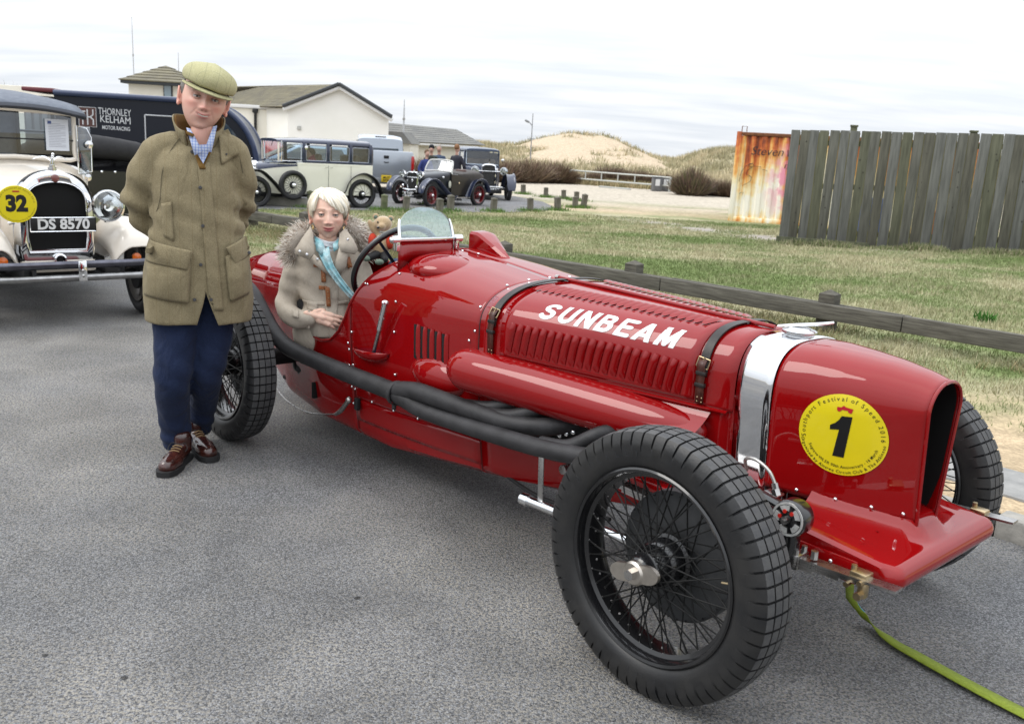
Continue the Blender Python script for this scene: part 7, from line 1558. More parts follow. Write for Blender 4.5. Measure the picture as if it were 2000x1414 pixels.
def head_mesh(sex='m', age=.5, skin=(.60, .36, .27), lip=(.45, .16, .14), brow=(.20, .13, .09), blush=.25, smile=.5, N=120):
    """face towards -y, x to the viewer's right, z up; eye line at z=0"""
    a_, b_, c_ = (.0765, .098, .127) if sex == 'm' else (.0735, .092, .116)
    lat = np.linspace(-PI / 2, PI / 2, N); lon = np.linspace(-PI, PI, N + 1)[:-1]
    LA, LO = np.meshgrid(lat, lon, indexing='ij')
    x = a_ * np.cos(LA) * np.sin(LO); y = -b_ * np.cos(LA) * np.cos(LO); z = c_ * np.sin(LA) + .004
    z = np.where(z > .03, .03 + (z - .03) * .84, z) if sex == 'm' else z
    f = np.clip(-y / b_, 0, 1)
    zt_ = z; z = np.where(z < 0, z / (.84 if sex == 'm' else .87), z)
    g = lambda cx, cz, sx, sz: np.exp(-((x - cx) / sx) ** 2 - ((z - cz) / sz) ** 2) * sstep(.15, .5, f)
    t = np.clip((-zt_ - .02) / .10, 0, 1); x = x * (1 - (.16 if sex == 'm' else .30) * t ** 1.4); x = x
    y = y + np.where(y > 0, -.045 * t * (y / b_), 0); y = np.where(y < 0, y * (1 - .06 * np.exp(-((z - .02) / .05) ** 2)), y)
    d = np.zeros_like(x)
    d -= .012 * (g(-.031, .001, .016, .011) + g(.031, .001, .016, .011))          # sockets
    d += .0055 * (g(-.028, .022, .022, .008) + g(.028, .022, .022, .008)) * (1.2 if sex == 'm' else .7)   # brow
    d += .006 * (g(-.043, -.025, .018, .014) + g(.043, -.025, .018, .014))         # cheek bones
    nz = np.interp(z, [-.056, -.050, -.042, -.030, .0, .016, .03], [0, .008, .022, .019, .008, .004, 0]) * (1 if sex == 'm' else .82); ns = np.interp(z, [-.055, -.044, -.030, 0, .02], [.0145, .0135, .0095, .0065, .010])
    d += nz * np.exp(-(x / ns) ** 2) * sstep(.3, .6, f)
    d += .005 * (g(-.0125, -.043, .006, .006) + g(.0125, -.043, .006, .006))
    d += .006 * g(0, -.078, .022, .014) + .010 * g(0, -.122, .024, .014)               # mouth mound, chin
    mz = -.0745 + smile * (.0075 * (np.abs(x) / .022) ** 1.6)
    d += .0035 * np.exp(-((z - mz - .006) / .0042) ** 2 - (x / .021) ** 2) * sstep(.3, .6, f) + .0040 * np.exp(-((z - mz + .007) / .0055) ** 2 - (x / .018) ** 2) * sstep(.3, .6, f)
    d -= .0045 * np.exp(-((z - mz) / .0022) ** 2 - (x / .024) ** 4) * sstep(.3, .6, f)
    fold = np.exp(-((np.abs(x) - (.024 + (-.045 - z) * .45)) / .0035) ** 2) * sstep(-.085, -.07, z) * (1 - sstep(-.05, -.038, z)); d -= .0022 * fold * age
    y = y - d
    col = np.ones(x.shape + (3,)) * np.array(skin)
    def mixc(m, c, k=1.0):
        nonlocal col
        m = np.clip(m * k, 0, 1)[..., None]; col = col * (1 - m) + np.array(c) * m
    mixc(g(-.045, -.035, .024, .020) + g(.045, -.035, .024, .020) + g(0, -.040, .014, .014), (skin[0] * .98, skin[1] * .62, skin[2] * .62), blush)
    mixc(g(-.031, -.004, .017, .010) + g(.031, -.004, .017, .010), (skin[0] * .55, skin[1] * .42, skin[2] * .40), .85 if sex == 'm' else .45)  # shade around the deep-set eyes painted into the skin colour
    mixc(np.exp(-((z - mz - .005) / .0050) ** 2 - (x / .0245) ** 4) * sstep(.3, .6, f) + np.exp(-((z - mz + .0065) / .0065) ** 2 - (x / .0215) ** 4) * sstep(.3, .6, f), lip, .95)
    mixc(np.exp(-((z - mz) / .0018) ** 2 - (x / .024) ** 4) * sstep(.3, .6, f), (.10, .03, .03), .9)
    bz = (.0165 if sex == 'm' else .020) + .004 * (1 - ((np.abs(x) - .030) / .018) ** 2); mixc(np.exp(-((z - bz) / .0032) ** 2) * sstep(.012, .016, np.abs(x)) * (1 - sstep(.044, .052, np.abs(x))) * sstep(.2, .5, f), brow, .85)
    mixc(fold, (skin[0] * .7, skin[1] * .55, skin[2] * .5), .35 * age)
    mixc(g(-.0065, -.052, .0035, .0022) + g(.0065, -.052, .0035, .0022), (.10, .04, .03), .9)
    V = np.stack([x.ravel(), y.ravel(), zt_.ravel()], 1); i = np.arange(N - 1)[:, None] * N; j = np.arange(N)[None]; F = np.stack([(i + j), (i + (j + 1) % N), (i + N + (j + 1) % N), (i + N + j)], -1).reshape(-1, 4)
    return V, F, col.reshape(-1, 3)
def skin_mat():
    if 'skin' in MATS: return MATS['skin']
    M = attr_mat('skin', .48, .4); b = M.node_tree.nodes['Principled BSDF']; b.inputs['Subsurface Weight'].default_value = .12; b.inputs['Subsurface Radius'].default_value = (.012, .005, .003); b.inputs['Subsurface Scale'].default_value = .5
    t = M.node_tree; co = nd(t, 'ShaderNodeTexCoord'); n = nd(t, 'ShaderNodeTexNoise'); n.inputs['Scale'].default_value = 90; t.links.new(co.outputs['Object'], n.inputs[0]); bp = nd(t, 'ShaderNodeBump'); bp.inputs['Strength'].default_value = .25; bp.inputs['Distance'].default_value = .001; t.links.new(n.outputs[0], bp.inputs['Height']); t.links.new(bp.outputs[0], b.inputs['Normal'])
    MATS['skin'] = M; return M
SKIN = skin_mat()
def add_face(par, M4, sex, sc=1.0, iris=(.10, .14, .18), ears=True, **kw):
    """head, neck etc. as one skinned mesh; returns object 'head'"""
    V, F, C = head_mesh(sex, **kw); skin = kw.get('skin', (.60, .36, .27))
    h = npmesh('head', V, F, SKIN, par, C); h.matrix_local = M4 @ Matrix.Scale(sc, 4)
    bm = bmesh.new(); bm.from_mesh(h.data); bmesh.ops.remove_doubles(bm, verts=bm.verts[:], dist=1e-5); bmesh.ops.recalc_face_normals(bm, faces=bm.faces[:]); bm.to_mesh(h.data); bm.free()
    EW = mat('eye_white', (.50, .46, .43), .15, coat=.8); IR = mat('iris_%d' % int(iris[2] * 1000), iris, .2, coat=1); PU = mat('pupil', (.005, .005, .005), .1, coat=1)
    LID = mat('eyelid_%s' % sex, tuple(v * .86 for v in skin), .5)
    fy = -.0765 if sex == 'm' else -.0715
    for sg in (-1, 1):
        e = MB().ell((sg * .0305, fy, .0005), (.0125, .0125, .0125), 20, 14).build('eye', EW, h)
        MB().ell((sg * .0305, fy - .0095, -.0003), (.0052, .0036, .0052), 14, 8).build('iris', IR, h); MB().ell((sg * .0305, fy - .0122, -.0003), (.0023, .0012, .0023), 10, 6).build('pupil', PU, h)
        for z0, z1, nm in ((.0024 if sex == 'm' else .0045, .014, 'upper_lid'), (-.014, -.0036, 'lower_lid')):
            rows = []
            for ph in LS(math.asin(max(-1, z0 / .0141)), math.asin(min(1, z1 / .0141)), 6):
                rows.append([Vector((sg * .0305 + .0138 * math.cos(ph) * math.sin(q), fy - .0138 * math.cos(ph) * math.cos(q), .0141 * math.sin(ph))) for q in LS(-1.5, 1.5, 14)])
            MB().grid(rows).build(nm, LID, h)
        MB().tube([(sg * .0305 + .0142 * math.sin(q), fy - .0139 * math.cos(q), .0040 - .0016 * abs(q) * .5) for q in LS(-1.05, 1.05, 10)], .0010 if sex == 'm' else .0015, 5).build('lashes', mat('lash_dark', (.03, .02, .018), .7), h)
    if ears:
        for sg in (-1, 1):
            ex = (.0790 if sex == 'm' else .0765) * sg
            mb = MB(); mb.ell((ex, .004, -.012), (.008, .017, .030), 14, 10, Euler((R(-12), 0, R(sg * -28))))
            mb.tube([(ex + sg * (.008 + .002 * math.sin(q)), .006 + .015 * math.cos(q), -.010 + .028 * math.sin(q)) for q in LS(-1.2, 3.6, 16)], .0038, 6)
            mb.ell((ex + sg * .004, -.004, -.038), (.006, .008, .009), 10, 8)
            n0 = mb.build('ear', mat('ear_%s' % sex, (skin[0], skin[1] * .82, skin[2] * .80), .5), h)
    return h
def absorb(body, h, skin, hands=True):
    me = body.data; me.materials.clear(); me.materials.append(SKIN)
    at = me.color_attributes.new('Col', 'FLOAT_COLOR', 'POINT'); c = np.ones((len(me.vertices), 4), np.float32); c[:, :3] = np.array(skin) * KA * .93; at.data.foreach_set('color', c.ravel())
    bm = bmesh.new(); bm.from_mesh(me); par = body.parent
    src = [h] + [o for o in par.children if o.name.split('.')[0] == 'hand']
    for o in src:
        m2 = o.data.copy()
        if o is not h: a2 = m2.color_attributes.new('Col', 'FLOAT_COLOR', 'POINT'); c2 = np.ones((len(m2.vertices), 4), np.float32); c2[:, :3] = np.array(skin) * KA; a2.data.foreach_set('color', c2.ravel())
        m2.transform(o.matrix_basis); bm.from_mesh(m2); bpy.data.meshes.remove(m2)
    bm.to_mesh(me); bm.free(); me.polygons.foreach_set('use_smooth', [True] * len(me.polygons)); me.polygons.foreach_set('material_index', [0] * len(me.polygons)); me.update()
    for ch in list(h.children): mm = h.matrix_basis @ ch.matrix_basis; ch.parent = body; ch.matrix_basis = mm
    hm = h.matrix_basis.copy()
    for o in src: bpy.data.objects.remove(o)
    HMAT[body.name] = hm; return body
HMAT = {}
def hand(par, M4, M_, s=1.0, curl=(.5, .6, .7, .8), spread=.12, thumb=(.9, .3), name='hand'):
    """palm along +x, back of the hand towards -y, thumb side +z"""
    mb = MB(); capsule(mb, [(-.045, 0, 0), (.0, 0, 0), (.03, 0, .0)], [.024, .026, .028], 12, 3, .7)
    capsule(mb, [(.03, 0, .024), (.075, 0, .026)], [.018, .014], 10, 2); capsule(mb, [(.02, 0, -.012), (.07, .0, -.022)], [.022, .013], 10, 2); capsule(mb, [(.02, 0, .005), (.078, 0, .004)], [.022, .015], 10, 2)
    for k, (z0, L, r0) in enumerate(((.026, .072, .0088), (.009, .080, .0092), (-.008, .074, .0088), (-.024, .058, .0078))):
        x, y, z = .078 - .006 * abs(k - 1), 0, z0; a = 0; pts = [(x - .03, 0, z * .8), (x, y, z)]; an = (1.5 - k) * spread
        for q, seg in enumerate((.45, .30, .25)):
            a += curl[k] * (.7, 1.0, .7)[q]; x += L * seg * math.cos(a); y += L * seg * math.sin(a); z += L * seg * math.sin(an); pts.append((x, y, z))
        capsule(mb, pts, [r0 * 1.15, r0 * 1.1, r0, r0 * .92, r0 * .8], 8, 2)
    capsule(mb, [(-.01, .0, .018), (.018, .012 * thumb[1], .040), (.046, .03 * thumb[1] + .005, .050), (.070, .05 * thumb[1] + .006, .048)], [.017, .0135, .011, .009], 8, 2)
    mb.v = [tuple(c * s for c in v) for v in mb.v]
    o = organic(name, mb, M_, par, .0028, 3); o.matrix_local = M4; return o
def bvh_of(o):
    me = o.data; return BVHTree.FromPolygons([v.co.copy() for v in me.vertices], [tuple(p.vertices) for p in me.polygons])
def patch(par, bvh, quad, M_, name, off=.006, th=.006, n=12, m_=12, label=None, dirv=Vector((0, 1, 0)), bulge=0.0, round_=0.0):
    """piece of cloth laid on the front of a garment: quad = 4 (x,z) corners tl,tr,br,bl"""
    rows = []; last = None
    for i in range(n + 1):
        row = []
        for j in range(m_ + 1):
            u, v = j / m_, i / n; a = lerp(Vector(quad[0]), Vector(quad[1]), u); b = lerp(Vector(quad[3]), Vector(quad[2]), u); p = lerp(a, b, v)
            hit = bvh.ray_cast(Vector((p.x, -1.0, p.y)), dirv)
            if hit[0] is None: q = Vector((p.x, last if last is not None else -.1, p.y))
            else: q = hit[0].copy(); last = q.y
            q.y -= off + bulge * math.sin(PI * u) ** .6 * math.sin(PI * min(1, v * 1.0)) ** .6; row.append(q)
        rows.append(row)
    for i in range(n + 1):
        for j in range(1, m_ + 1):
            if rows[i][j].y > rows[i][j - 1].y + .05: rows[i][j].y = rows[i][j - 1].y + .02
    o = MB().grid(rows).build(name, M_, par, angle=60, label=label); solid(o, th, 0); return o
def disc_on(par, bvh, x, z, r_, M_, name='button', off=.008):
    h = bvh.ray_cast(Vector((x, -1, z)), Vector((0, 1, 0))); y = h[0].y if h[0] is not None else -.15
    return MB().rev([(.0001, -.004), (r_ * .8, -.004), (r_, -.002), (r_, .002), (.0001, .002)], 14, 'y', (x, y - off, z)).build(name, M_, par)
TWD = cloth('green_brown_tweed', (.170, .138, .078), (.37, .31, .19), scale=420, wrinkle=.55, wscale=6.5, lines=[(0, .052, (.16, .12, .06), .0020)])
TWL = cloth('tweed_cap_cloth', (.36, .34, .17), (.62, .59, .35), scale=420, wrinkle=.15, lines=[(0, .048, (.22, .22, .13), .0022), (1, .048, (.25, .24, .15), .0022)])
CORD = cloth('tan_corduroy', (.14, .075, .018), (.26, .15, .045), scale=300, wrinkle=.2)
NAVC = cloth('navy_corduroy', (.008, .014, .040), (.022, .036, .088), scale=500, wrinkle=.7, wscale=7.5)
SHIRT = cloth('blue_check_shirt', (.45, .52, .68), (.62, .68, .80), scale=300, wrinkle=.2, lines=[(0, .012, (.06, .12, .42), .003), (2, .012, (.06, .12, .42), .003)])
BTN = mat('dark_button', (.06, .06, .065), .3, coat=.5)
MR = Vector((-1.43, 4.10, 0)); MA = math.atan2(1.43, 4.10); man = thing('person', 'man in tweed jacket, flat cap and navy trousers standing with hands behind his back', 'person', MR, MA)
MI = Matrix.Translation(MR) @ Matrix.Rotation(MA, 4, 'Z'); MIi = MI.inverted()
def mp(px, py, y=0.0):
    d = MIi.to_3x3() @ ray(px, py); o = MIi @ Vector((0, 0, CH)); t = (y - o.y) / d.y; return o + d * t
def mg(px, py, z=0): return MIi @ G(px, py, z)
mb = MB(); rows = []
for z, cx, hw, dp, dy in ((.70, 383, .232, .150, .0), (.80, 384, .236, .155, .0), (.92, 384, .232, .158, -.005), (1.05, 386, .206, .155, -.005), (1.18, 384, .188, .150, -.005), (1.30, 381, .182, .146, 0), (1.38, 380, .180, .134, .005), (1.44, 382, .160, .112, .01), (1.485, 386, .110, .080, .035), (1.515, 390, .075, .045, .065)):
    p = mp(cx, 400); rows.append([Vector((p.x + hw * math.copysign(abs(math.cos(a)) ** .8, math.cos(a)), dy + dp * math.copysign(abs(math.sin(a)) ** .85, math.sin(a)), z)) for a in [2 * PI * k / 40 for k in range(40)]])
mb.grid(rows, close_v=True); mb.f += [tuple(range(40)), tuple(range(360, 400))]; mb.mi += [0, 0]
capsule(mb, [mp(338, 284, .01), mp(306, 302, .01), mp(285, 345, .02), mp(273, 388, .05), mp(292, 430, .11), mp(330, 462, .17)], [.062, .076, .076, .074, .068, .060], 16, 4)
capsule(mb, [mp(432, 284, .01), mp(456, 302, .01), mp(466, 345, .02), mp(470, 380, .05), mp(461, 420, .11), mp(430, 455, .17)], [.060, .072, .072, .070, .066, .060], 16, 4)
coat = organic('jacket', mb, TWD, man, .0095, 4)
wedge = MB().prism([(mp(401, 556).x, mp(401, 556).z), (mp(381, 626).x, mp(381, 640).z), (mp(432, 615).x, mp(432, 640).z)], -.40, -.03, 'y').build('w', BLACKM, None)
wedge.matrix_world = MI; bpy.context.view_layer.update()
md = coat.modifiers.new('b', 'BOOLEAN'); md.operation = 'DIFFERENCE'; md.object = wedge; md.solver = 'FAST'; baked(coat); bpy.data.objects.remove(wedge)
CB = bvh_of(coat)
def q4(*p): return [(mp(a, b, -.13).x, mp(a, b, -.13).z) for a, b in p]
patch(man, CB, q4((386, 318), (409, 318), (436, 606), (409, 604)), TWD, 'front_placket', .004, .005, 36, 6)
patch(man, CB, q4((285, 500), (372, 506), (368, 590), (282, 580)), TWD, 'hip_pocket', .004, .012, 14, 14, bulge=.022)
patch(man, CB, q4((288, 470), (377, 488), (366, 524), (284, 512)), TWD, 'pocket_flap', .024, .006, 10, 14, bulge=.008)
patch(man, CB, q4((440, 500), (488, 482), (486, 576), (450, 588)), TWD, 'hip_pocket', .004, .012, 14, 12, bulge=.020)
patch(man, CB, q4((441, 482), (482, 464), (490, 500), (460, 516)), TWD, 'pocket_flap', .022, .006, 10, 12, bulge=.006)
patch(man, CB, q4((315, 398), (335, 394), (340, 470), (320, 462)), TWD, 'chest_pocket_welt', .004, .006, 10, 5)
for a, b in ((291, 501), (353, 513), (463, 508), (486, 492), (391, 366), (396, 440), (392, 515), (380, 583), (412, 583), (375, 297)):
    p = mp(a, b, -.13); disc_on(man, CB, p.x, p.z, .0075, BTN, 'button', .014 if b > 480 and (a < 360 or a > 440) else .009)
def seam(pts, r_=.0014, name='raglan_seam'):
    P, _q = catmull([Vector((*mp(a, b, -.12).xz, 0)) for a, b in pts], 1, 6); out = []
    for p in P:
        h = CB.ray_cast(Vector((p.x, -1, p.y)), Vector((0, 1, 0)))
        if h[0] is not None: out.append(h[0] - Vector((0, .0015, 0)))
    if len(out) > 2: MB().tube(out, r_, 5).build(name, mat('seam_thread', (.11, .095, .06), .9), man)
seam([(352, 268), (330, 300), (316, 340), (312, 390), (300, 430)]); seam([(447, 272), (466, 300), (476, 340)]); seam([(398, 300), (400, 400), (404, 500)], .0018)
def collar(r0, r1, z0, z1, M_, name, zf, n=40, a0=-2.55, a1=2.55, cx=390):
    rows = []; c = mp(cx, 300)
    for k in range(n + 1):
        a = lerp(a0, a1, k / n); e = abs(a) / 2.55; zt = lerp(z1, zf, sst((e - .45) / .55)); x = math.sin(a); yv = math.cos(a)
        rows.append([Vector((c.x + lerp(r0, r1, t) * x * 1.0, .02 + lerp(r0, r1, t) * yv * 1.05, lerp(z0 - .05 * e * e, zt, t))) for t in (0, .35, .7, 1)])
    o = MB().grid(rows).build(name, M_, man, angle=60); solid(o, .006, 0); return o
def sst(t): t = max(0, min(1, t)); return t * t * (3 - 2 * t)
collar(.083, .108, 1.50, 1.605, TWD, 'collar', 1.535); collar(.075, .100, 1.49, 1.602, CORD, 'collar_lining', 1.525)
patch(man, CB, q4((428, 262), (447, 252), (469, 302), (433, 322)), TWD, 'collar_tab', .012, .008, 8, 8)
p = mp(443, 302, -.13); disc_on(man, CB, p.x, p.z, .0045, BTN, 'button', .022)
patch(man, CB, q4((362, 255), (378, 262), (402, 330), (390, 330)), CORD, 'facing', .010, .006, 12, 4); patch(man, CB, q4((420, 262), (432, 250), (412, 300), (398, 326)), CORD, 'facing', .010, .006, 12, 4)
ns = [mp(395, 250, -.055), mp(393, 286, -.105)]
MB().add([mp(374, 284, -.085), mp(416, 282, -.085), mp(397, 320, -.145), mp(380, 292, -.115), mp(411, 290, -.115)], [(3, 4, 2), (0, 1, 4, 3)]).build('shirt', SHIRT, man, recalc=False)
for q in (((364, 250, -.070), (372, 252, -.085), (396, 296, -.150), (380, 304, -.150)), ((424, 246, -.070), (416, 248, -.085), (399, 294, -.150), (413, 298, -.150))):
    o = MB().add([mp(*a) for a in q], [(0, 1, 2, 3)]).build('shirt_collar', SHIRT, man, recalc=False); solid(o, .004, 0)
mb = MB(); capsule(mb, [mp(390, 300, .0), mp(393, 266, -.02), mp(396, 228, .005)], [.058, .047, .047], 18, 3)
capsule(mb, [(-.02, 0, .95), (-.02, 0, 1.2), (-.02, .01, 1.36)], [.11, .12, .09], 16, 3)
for s_ in ((mp(345, 300, .01), mp(285, 345, .03), mp(276, 390, .06), mp(330, 462, .17), (.0, .185, 1.0)), (mp(425, 300, .01), mp(464, 345, .03), mp(468, 382, .06), mp(430, 455, .17), (-.03, .185, .985))): capsule(mb, s_, [.035, .042, .040, .034, .026], 10, 3)
AL = mg(347, 893, 0); AR = mg(388, 866, 0)
for s_ in (((-.10, 0, .92), (mp(337, 760).x, -.03, .48), (AL.x, AL.y + .02, .10)), ((.08, .02, .92), (mp(404, 760).x, .05, .48), (AR.x, AR.y + .02, .10))): capsule(mb, s_, [.08, .055, .04], 10, 3)
bd = organic('body', mb, mat('skin_plain', (.74, .42, .33), .5), man, .014, 3)
hand(man, Matrix.Translation((.0, .195, 1.0)) @ Euler((R(90), R(12), R(180))).to_matrix().to_4x4(), MATS['skin_plain'], 1.0, (.5,) * 4); hand(man, Matrix.Translation((-.05, .200, .985)) @ Euler((R(90), R(-10), 0)).to_matrix().to_4x4(), MATS['skin_plain'], 1.0, (.5,) * 4)
mb = MB(); capsule(mb, [(mp(385, 560).x - .06, 0, .92), (mp(385, 560).x + .06, .01, .92)], [.145, .145], 18, 2)
def leg(pts, rr): 
    P, q = catmull([Vector(p) for p in pts], rr, 5); mb.tube(P, [r_ * 1 for r_ in q], 22, flat=1.0)
leg([(mp(348, 600).x, 0, .90), (mp(343, 660).x, -.01, .62), (mp(337, 740).x, -.035, .44), (mp(338, 800).x, AL.y * .6, .26), (AL.x, AL.y + .025, .065)], [.106, .096, .080, .074, .070])
leg([(mp(418, 600).x, .02, .90), (mp(414, 660).x, .03, .62), (mp(403, 740).x, .05, .44), (mp(398, 790).x, AR.y * .6 + .02, .27), (AR.x, AR.y + .03, .075)], [.102, .092, .078, .070, .065])
tro = organic('trousers', mb, NAVC, man, .0095, 3)
me = tro.data
for v in me.vertices:
    c = v.co; leg_x = AL.x if abs(c.x - lerp(mp(337, 740).x, AL.x, .5)) < .09 else AR.x
    f_ = .0045 * math.sin(c.z * 95 + c.x * 20 + 1.5 * math.sin(c.z * 17)) * math.exp(-((c.z - .12) / .08) ** 2) + .004 * math.sin(c.z * 48 + c.x * 38) * math.exp(-((c.z - .47) / .12) ** 2) + .006 * math.sin(c.z * 30 - c.x * 30) * math.exp(-((c.z - .72) / .1) ** 2)
    v.co = c + v.normal * f_
me = coat.data
for v in me.vertices:
    c = v.co; k = math.exp(-((c.z - 1.18) / .16) ** 2) * (1 if abs(c.x + .02) > .17 else .25); f_ = .013 * math.sin(c.z * 42 + c.x * 26 + 2 * math.sin(c.z * 11)) * k + .005 * math.sin(c.x * 30 + c.z * 9) * math.exp(-((c.z - .78) / .1) ** 2) + .0045 * math.sin(c.z * 22 - abs(c.x) * 34) * math.exp(-((c.z - 1.38) / .09) ** 2)
    v.co = c + v.normal * f_
SHOE = mat('oxblood_leather', (.050, .013, .009), .25, coat=.7, coat_rough=.12, var=.5, vscale=25); SOLE = mat('black_sole', (.015, .015, .016), .7)
def shoe(heel, toe, nm):
    d = (toe - heel); L = d.length + .03; a = math.atan2(d.y, d.x); t = Matrix.Translation((heel.x, heel.y, 0)) @ Matrix.Rotation(a, 4, 'Z')
    mb = MB(); capsule(mb, [(.03, 0, .06), (.10, 0, .055), (.17, 0, .045), (L - .055, 0, .038)], [.036, .038, .042, .038], 16, 4, .95); capsule(mb, [(.045, 0, .06), (.05, 0, .115)], [.038, .042], 14, 2); capsule(mb, [(L - .12, .012, .038), (L - .06, .008, .036)], [.036, .034], 12, 2); capsule(mb, [(L - .12, -.012, .038), (L - .06, -.008, .036)], [.036, .034], 12, 2)
    s = organic(nm, mb, SHOE, man, .005, 3); s.matrix_local = t
    for v in s.data.vertices: v.co.z = max(v.co.z, .022)
    so_ = MB(); ol = [(.0, .0), (.01, .034), (.06, .038), (.11, .036), (.17, .050), (L - .05, .050), (L - .01, .030), (L, 0)]; ol = ol + [(x, -y) for x, y in ol[-2:0:-1]]; so_.prism(ol, 0.001, .026, 'z'); so_.build('sole', SOLE, s)
    MB().tube([(x, y, z) for x, y, z in ((L - .135, -.034, .066), (L - .075, -.026, .068), (L - .050, 0, .068), (L - .075, .026, .068), (L - .135, .034, .066))], .003, 6, smooth=4).build('apron_seam', SHOE, s)
    for k in range(4): x = .115 + k * .018; MB().tube([(x, -.022, .092 - k * .006), (x + .006, 0, .101 - k * .0065), (x, .022, .092 - k * .006)], .0028, 5, smooth=3).build('lace', mat('tan_lace', (.30, .20, .10), .8), s)
    for sg in (-1, 1): MB().tube([(.11, 0, .10), (.10, sg * .03, .105), (.11, sg * .045, .085), (.125, sg * .04, .075)], .002, 5, smooth=4).build('lace_loop', MATS['lash_dark'] if 'lash_dark' in MATS else BLACKM, s)
shoe(mg(366, 893), mg(322, 930), 'shoe'); shoe(mg(374, 866), mg(412, 901), 'shoe')
eyeL, eyeR = mp(384, 187, -.09), mp(414, 195, -.09); hc = (eyeL + eyeR) / 2; roll = math.atan2(eyeR.z - eyeL.z, eyeR.x - eyeL.x)
HM = Matrix.Translation((hc.x, .0, hc.z)) @ Matrix.Rotation(R(4), 4, 'Z') @ Matrix.Rotation(-roll, 4, 'Y') @ Matrix.Rotation(R(2), 4, 'X')
hd = add_face(man, HM, 'm', 1.20, iris=(.05, .06, .06), skin=(.88, .53, .42), lip=(.60, .22, .20), brow=(.24, .15, .10), smile=1.0, blush=.55, age=.9)
hd = absorb(bd, hd, (.84, .47, .37))
MB().tube([(x, -.0985 + .55 * x * x * 20 * .01 + abs(x) * .12, -.0634 + .0062 * (abs(x) / .022) ** 1.6) for x in LS(-.017, .017, 7)], .0021, 6).build('teeth', mat('teeth', (.55, .50, .42), .3), hd).matrix_local = HMAT[hd.name]
rows = []
for k in range(13):     # side hair under the cap
    pass
mb = MB()
for sg in (-1, 1): mb.ell((sg * .072, .022, .018), (.014, .045, .038), 14, 10)
mb.ell((0, .075, -.01), (.062, .030, .05), 16, 10); mb.build('hair', mat('grey_brown_hair', (.13, .115, .10), .8, base2=(.26, .24, .22), vscale=120, bump=.6, bscale=300), man).matrix_local = HMAT[hd.name]
cap = MB(); rows = []
for k in range(15):
    t = k / 14; ph = lerp(-.40, PI / 2, t); r0 = math.cos(ph) ** .75 if ph < PI / 2 else 0; row = []
    for j in range(48):
        a = 2 * PI * j / 48; ct, st_ = math.cos(a), math.sin(a); e = 1 + .09 * max(0, -st_) ; rx, ry = .102, .132
        row.append(Vector((rx * r0 * ct, .0 + ry * r0 * st_ * e - .006, .060 + .064 * math.sin(max(ph, -.40)) + (.012 * math.sin(ph) * max(0, -st_)) + .004 * math.cos(a * 8) * r0 * (1 - t) * .4)))
    rows.append(row)
cap.grid(rows, close_v=True)
c_o = cap.build('flat_cap', TWL, man, angle=60); c_o.rotation_euler = (R(5), R(6), 0); c_o.matrix_local = HM @ Matrix.Scale(1.20, 4) @ Matrix.Translation((.002, 0, .018)) @ Euler((R(5), R(6), 0)).to_matrix().to_4x4() @ Matrix.Diagonal((.95, .97, .82, 1)); solid(c_o, .004)
MB().ell((0, -.0, .124), (.008, .008, .004), 12, 6).build('cap_button', TWL, c_o)
rows = []
for t in LS(0, 1, 6):
    rows.append([Vector(((.094 + .004 * t) * math.sin(a), -(.088 + .062 * t * math.cos(a) ** .6) * math.cos(a) - .012, .030 - .017 * t * math.cos(a) - .010 * math.sin(a) ** 2 + .006 * t * (1 - t))) for a in LS(-1.25, 1.25, 25)])
o = MB().grid(rows).build('peak', TWL, c_o, angle=60); solid(o, .006, 0)
WR = SB.matrix_world @ Vector((.285, -.285, 0)); WA = math.atan2(-WR.x, WR.y); wom = thing('person', 'white-haired woman in beige duffle coat and turquoise scarf sitting at the wheel', 'person', (WR.x, WR.y, 0), WA)
WI = Matrix.Translation((WR.x, WR.y, 0)) @ Matrix.Rotation(WA, 4, 'Z'); WIi = WI.inverted()
def wp(px, py, y=0.0):
    d = WIi.to_3x3() @ ray(px, py); o = WIi @ Vector((0, 0, CH)); t = (y - o.y) / d.y; return o + d * t
BEI = cloth('beige_wool', (.45, .39, .315), (.62, .55, .46), scale=380, wrinkle=.45, wscale=9)
mb = MB(); rows = []
for py, l, r_, dp in ((650, 600, 690, .15), (615, 592, 688, .15), (590, 590, 686, .135), (560, 580, 692, .13), (530, 572, 700, .13), (505, 572, 704, .12), (488, 590, 694, .10), (472, 612, 670, .075)):
    a = wp(l, py); b = wp(r_, py); c = (a + b) / 2; hw = (b.x - a.x) / 2
    rows.append([Vector((c.x + hw * math.copysign(abs(math.cos(q)) ** .85, math.cos(q)), dp * math.sin(q), c.z)) for q in [2 * PI * k / 36 for k in range(36)]])
mb.grid(rows, close_v=True); mb.f += [tuple(range(36)), tuple(range(7 * 36, 8 * 36))]; mb.mi += [0, 0]
capsule(mb, [wp(592, 507, .0), wp(577, 530, .0), wp(563, 575, .01), wp(560, 606, -.03), wp(580, 622, -.10), wp(604, 622, -.135)], [.056, .062, .056, .052, .050, .044], 16, 4)
capsule(mb, [wp(690, 507, .0), wp(706, 535, -.02), wp(712, 575, -.06), wp(716, 600, -.12)], [.056, .058, .052, .046], 16, 4)
wc = organic('duffle_coat', mb, BEI, wom, .010, 5)
for v in wc.data.vertices:
    c = v.co; f_ = .0055 * math.sin(c.z * 48 + c.x * 30) * math.exp(-((c.z - .74) / .06) ** 2) + .004 * math.sin(c.z * 70 + c.x * 18) * math.exp(-((c.x + .17) / .06) ** 2); v.co = c + v.normal * f_
WB_ = bvh_of(wc)
def w4(*p): return [(wp(a, b, -.11).x, wp(a, b, -.11).z) for a, b in p]
lapw = WR.x
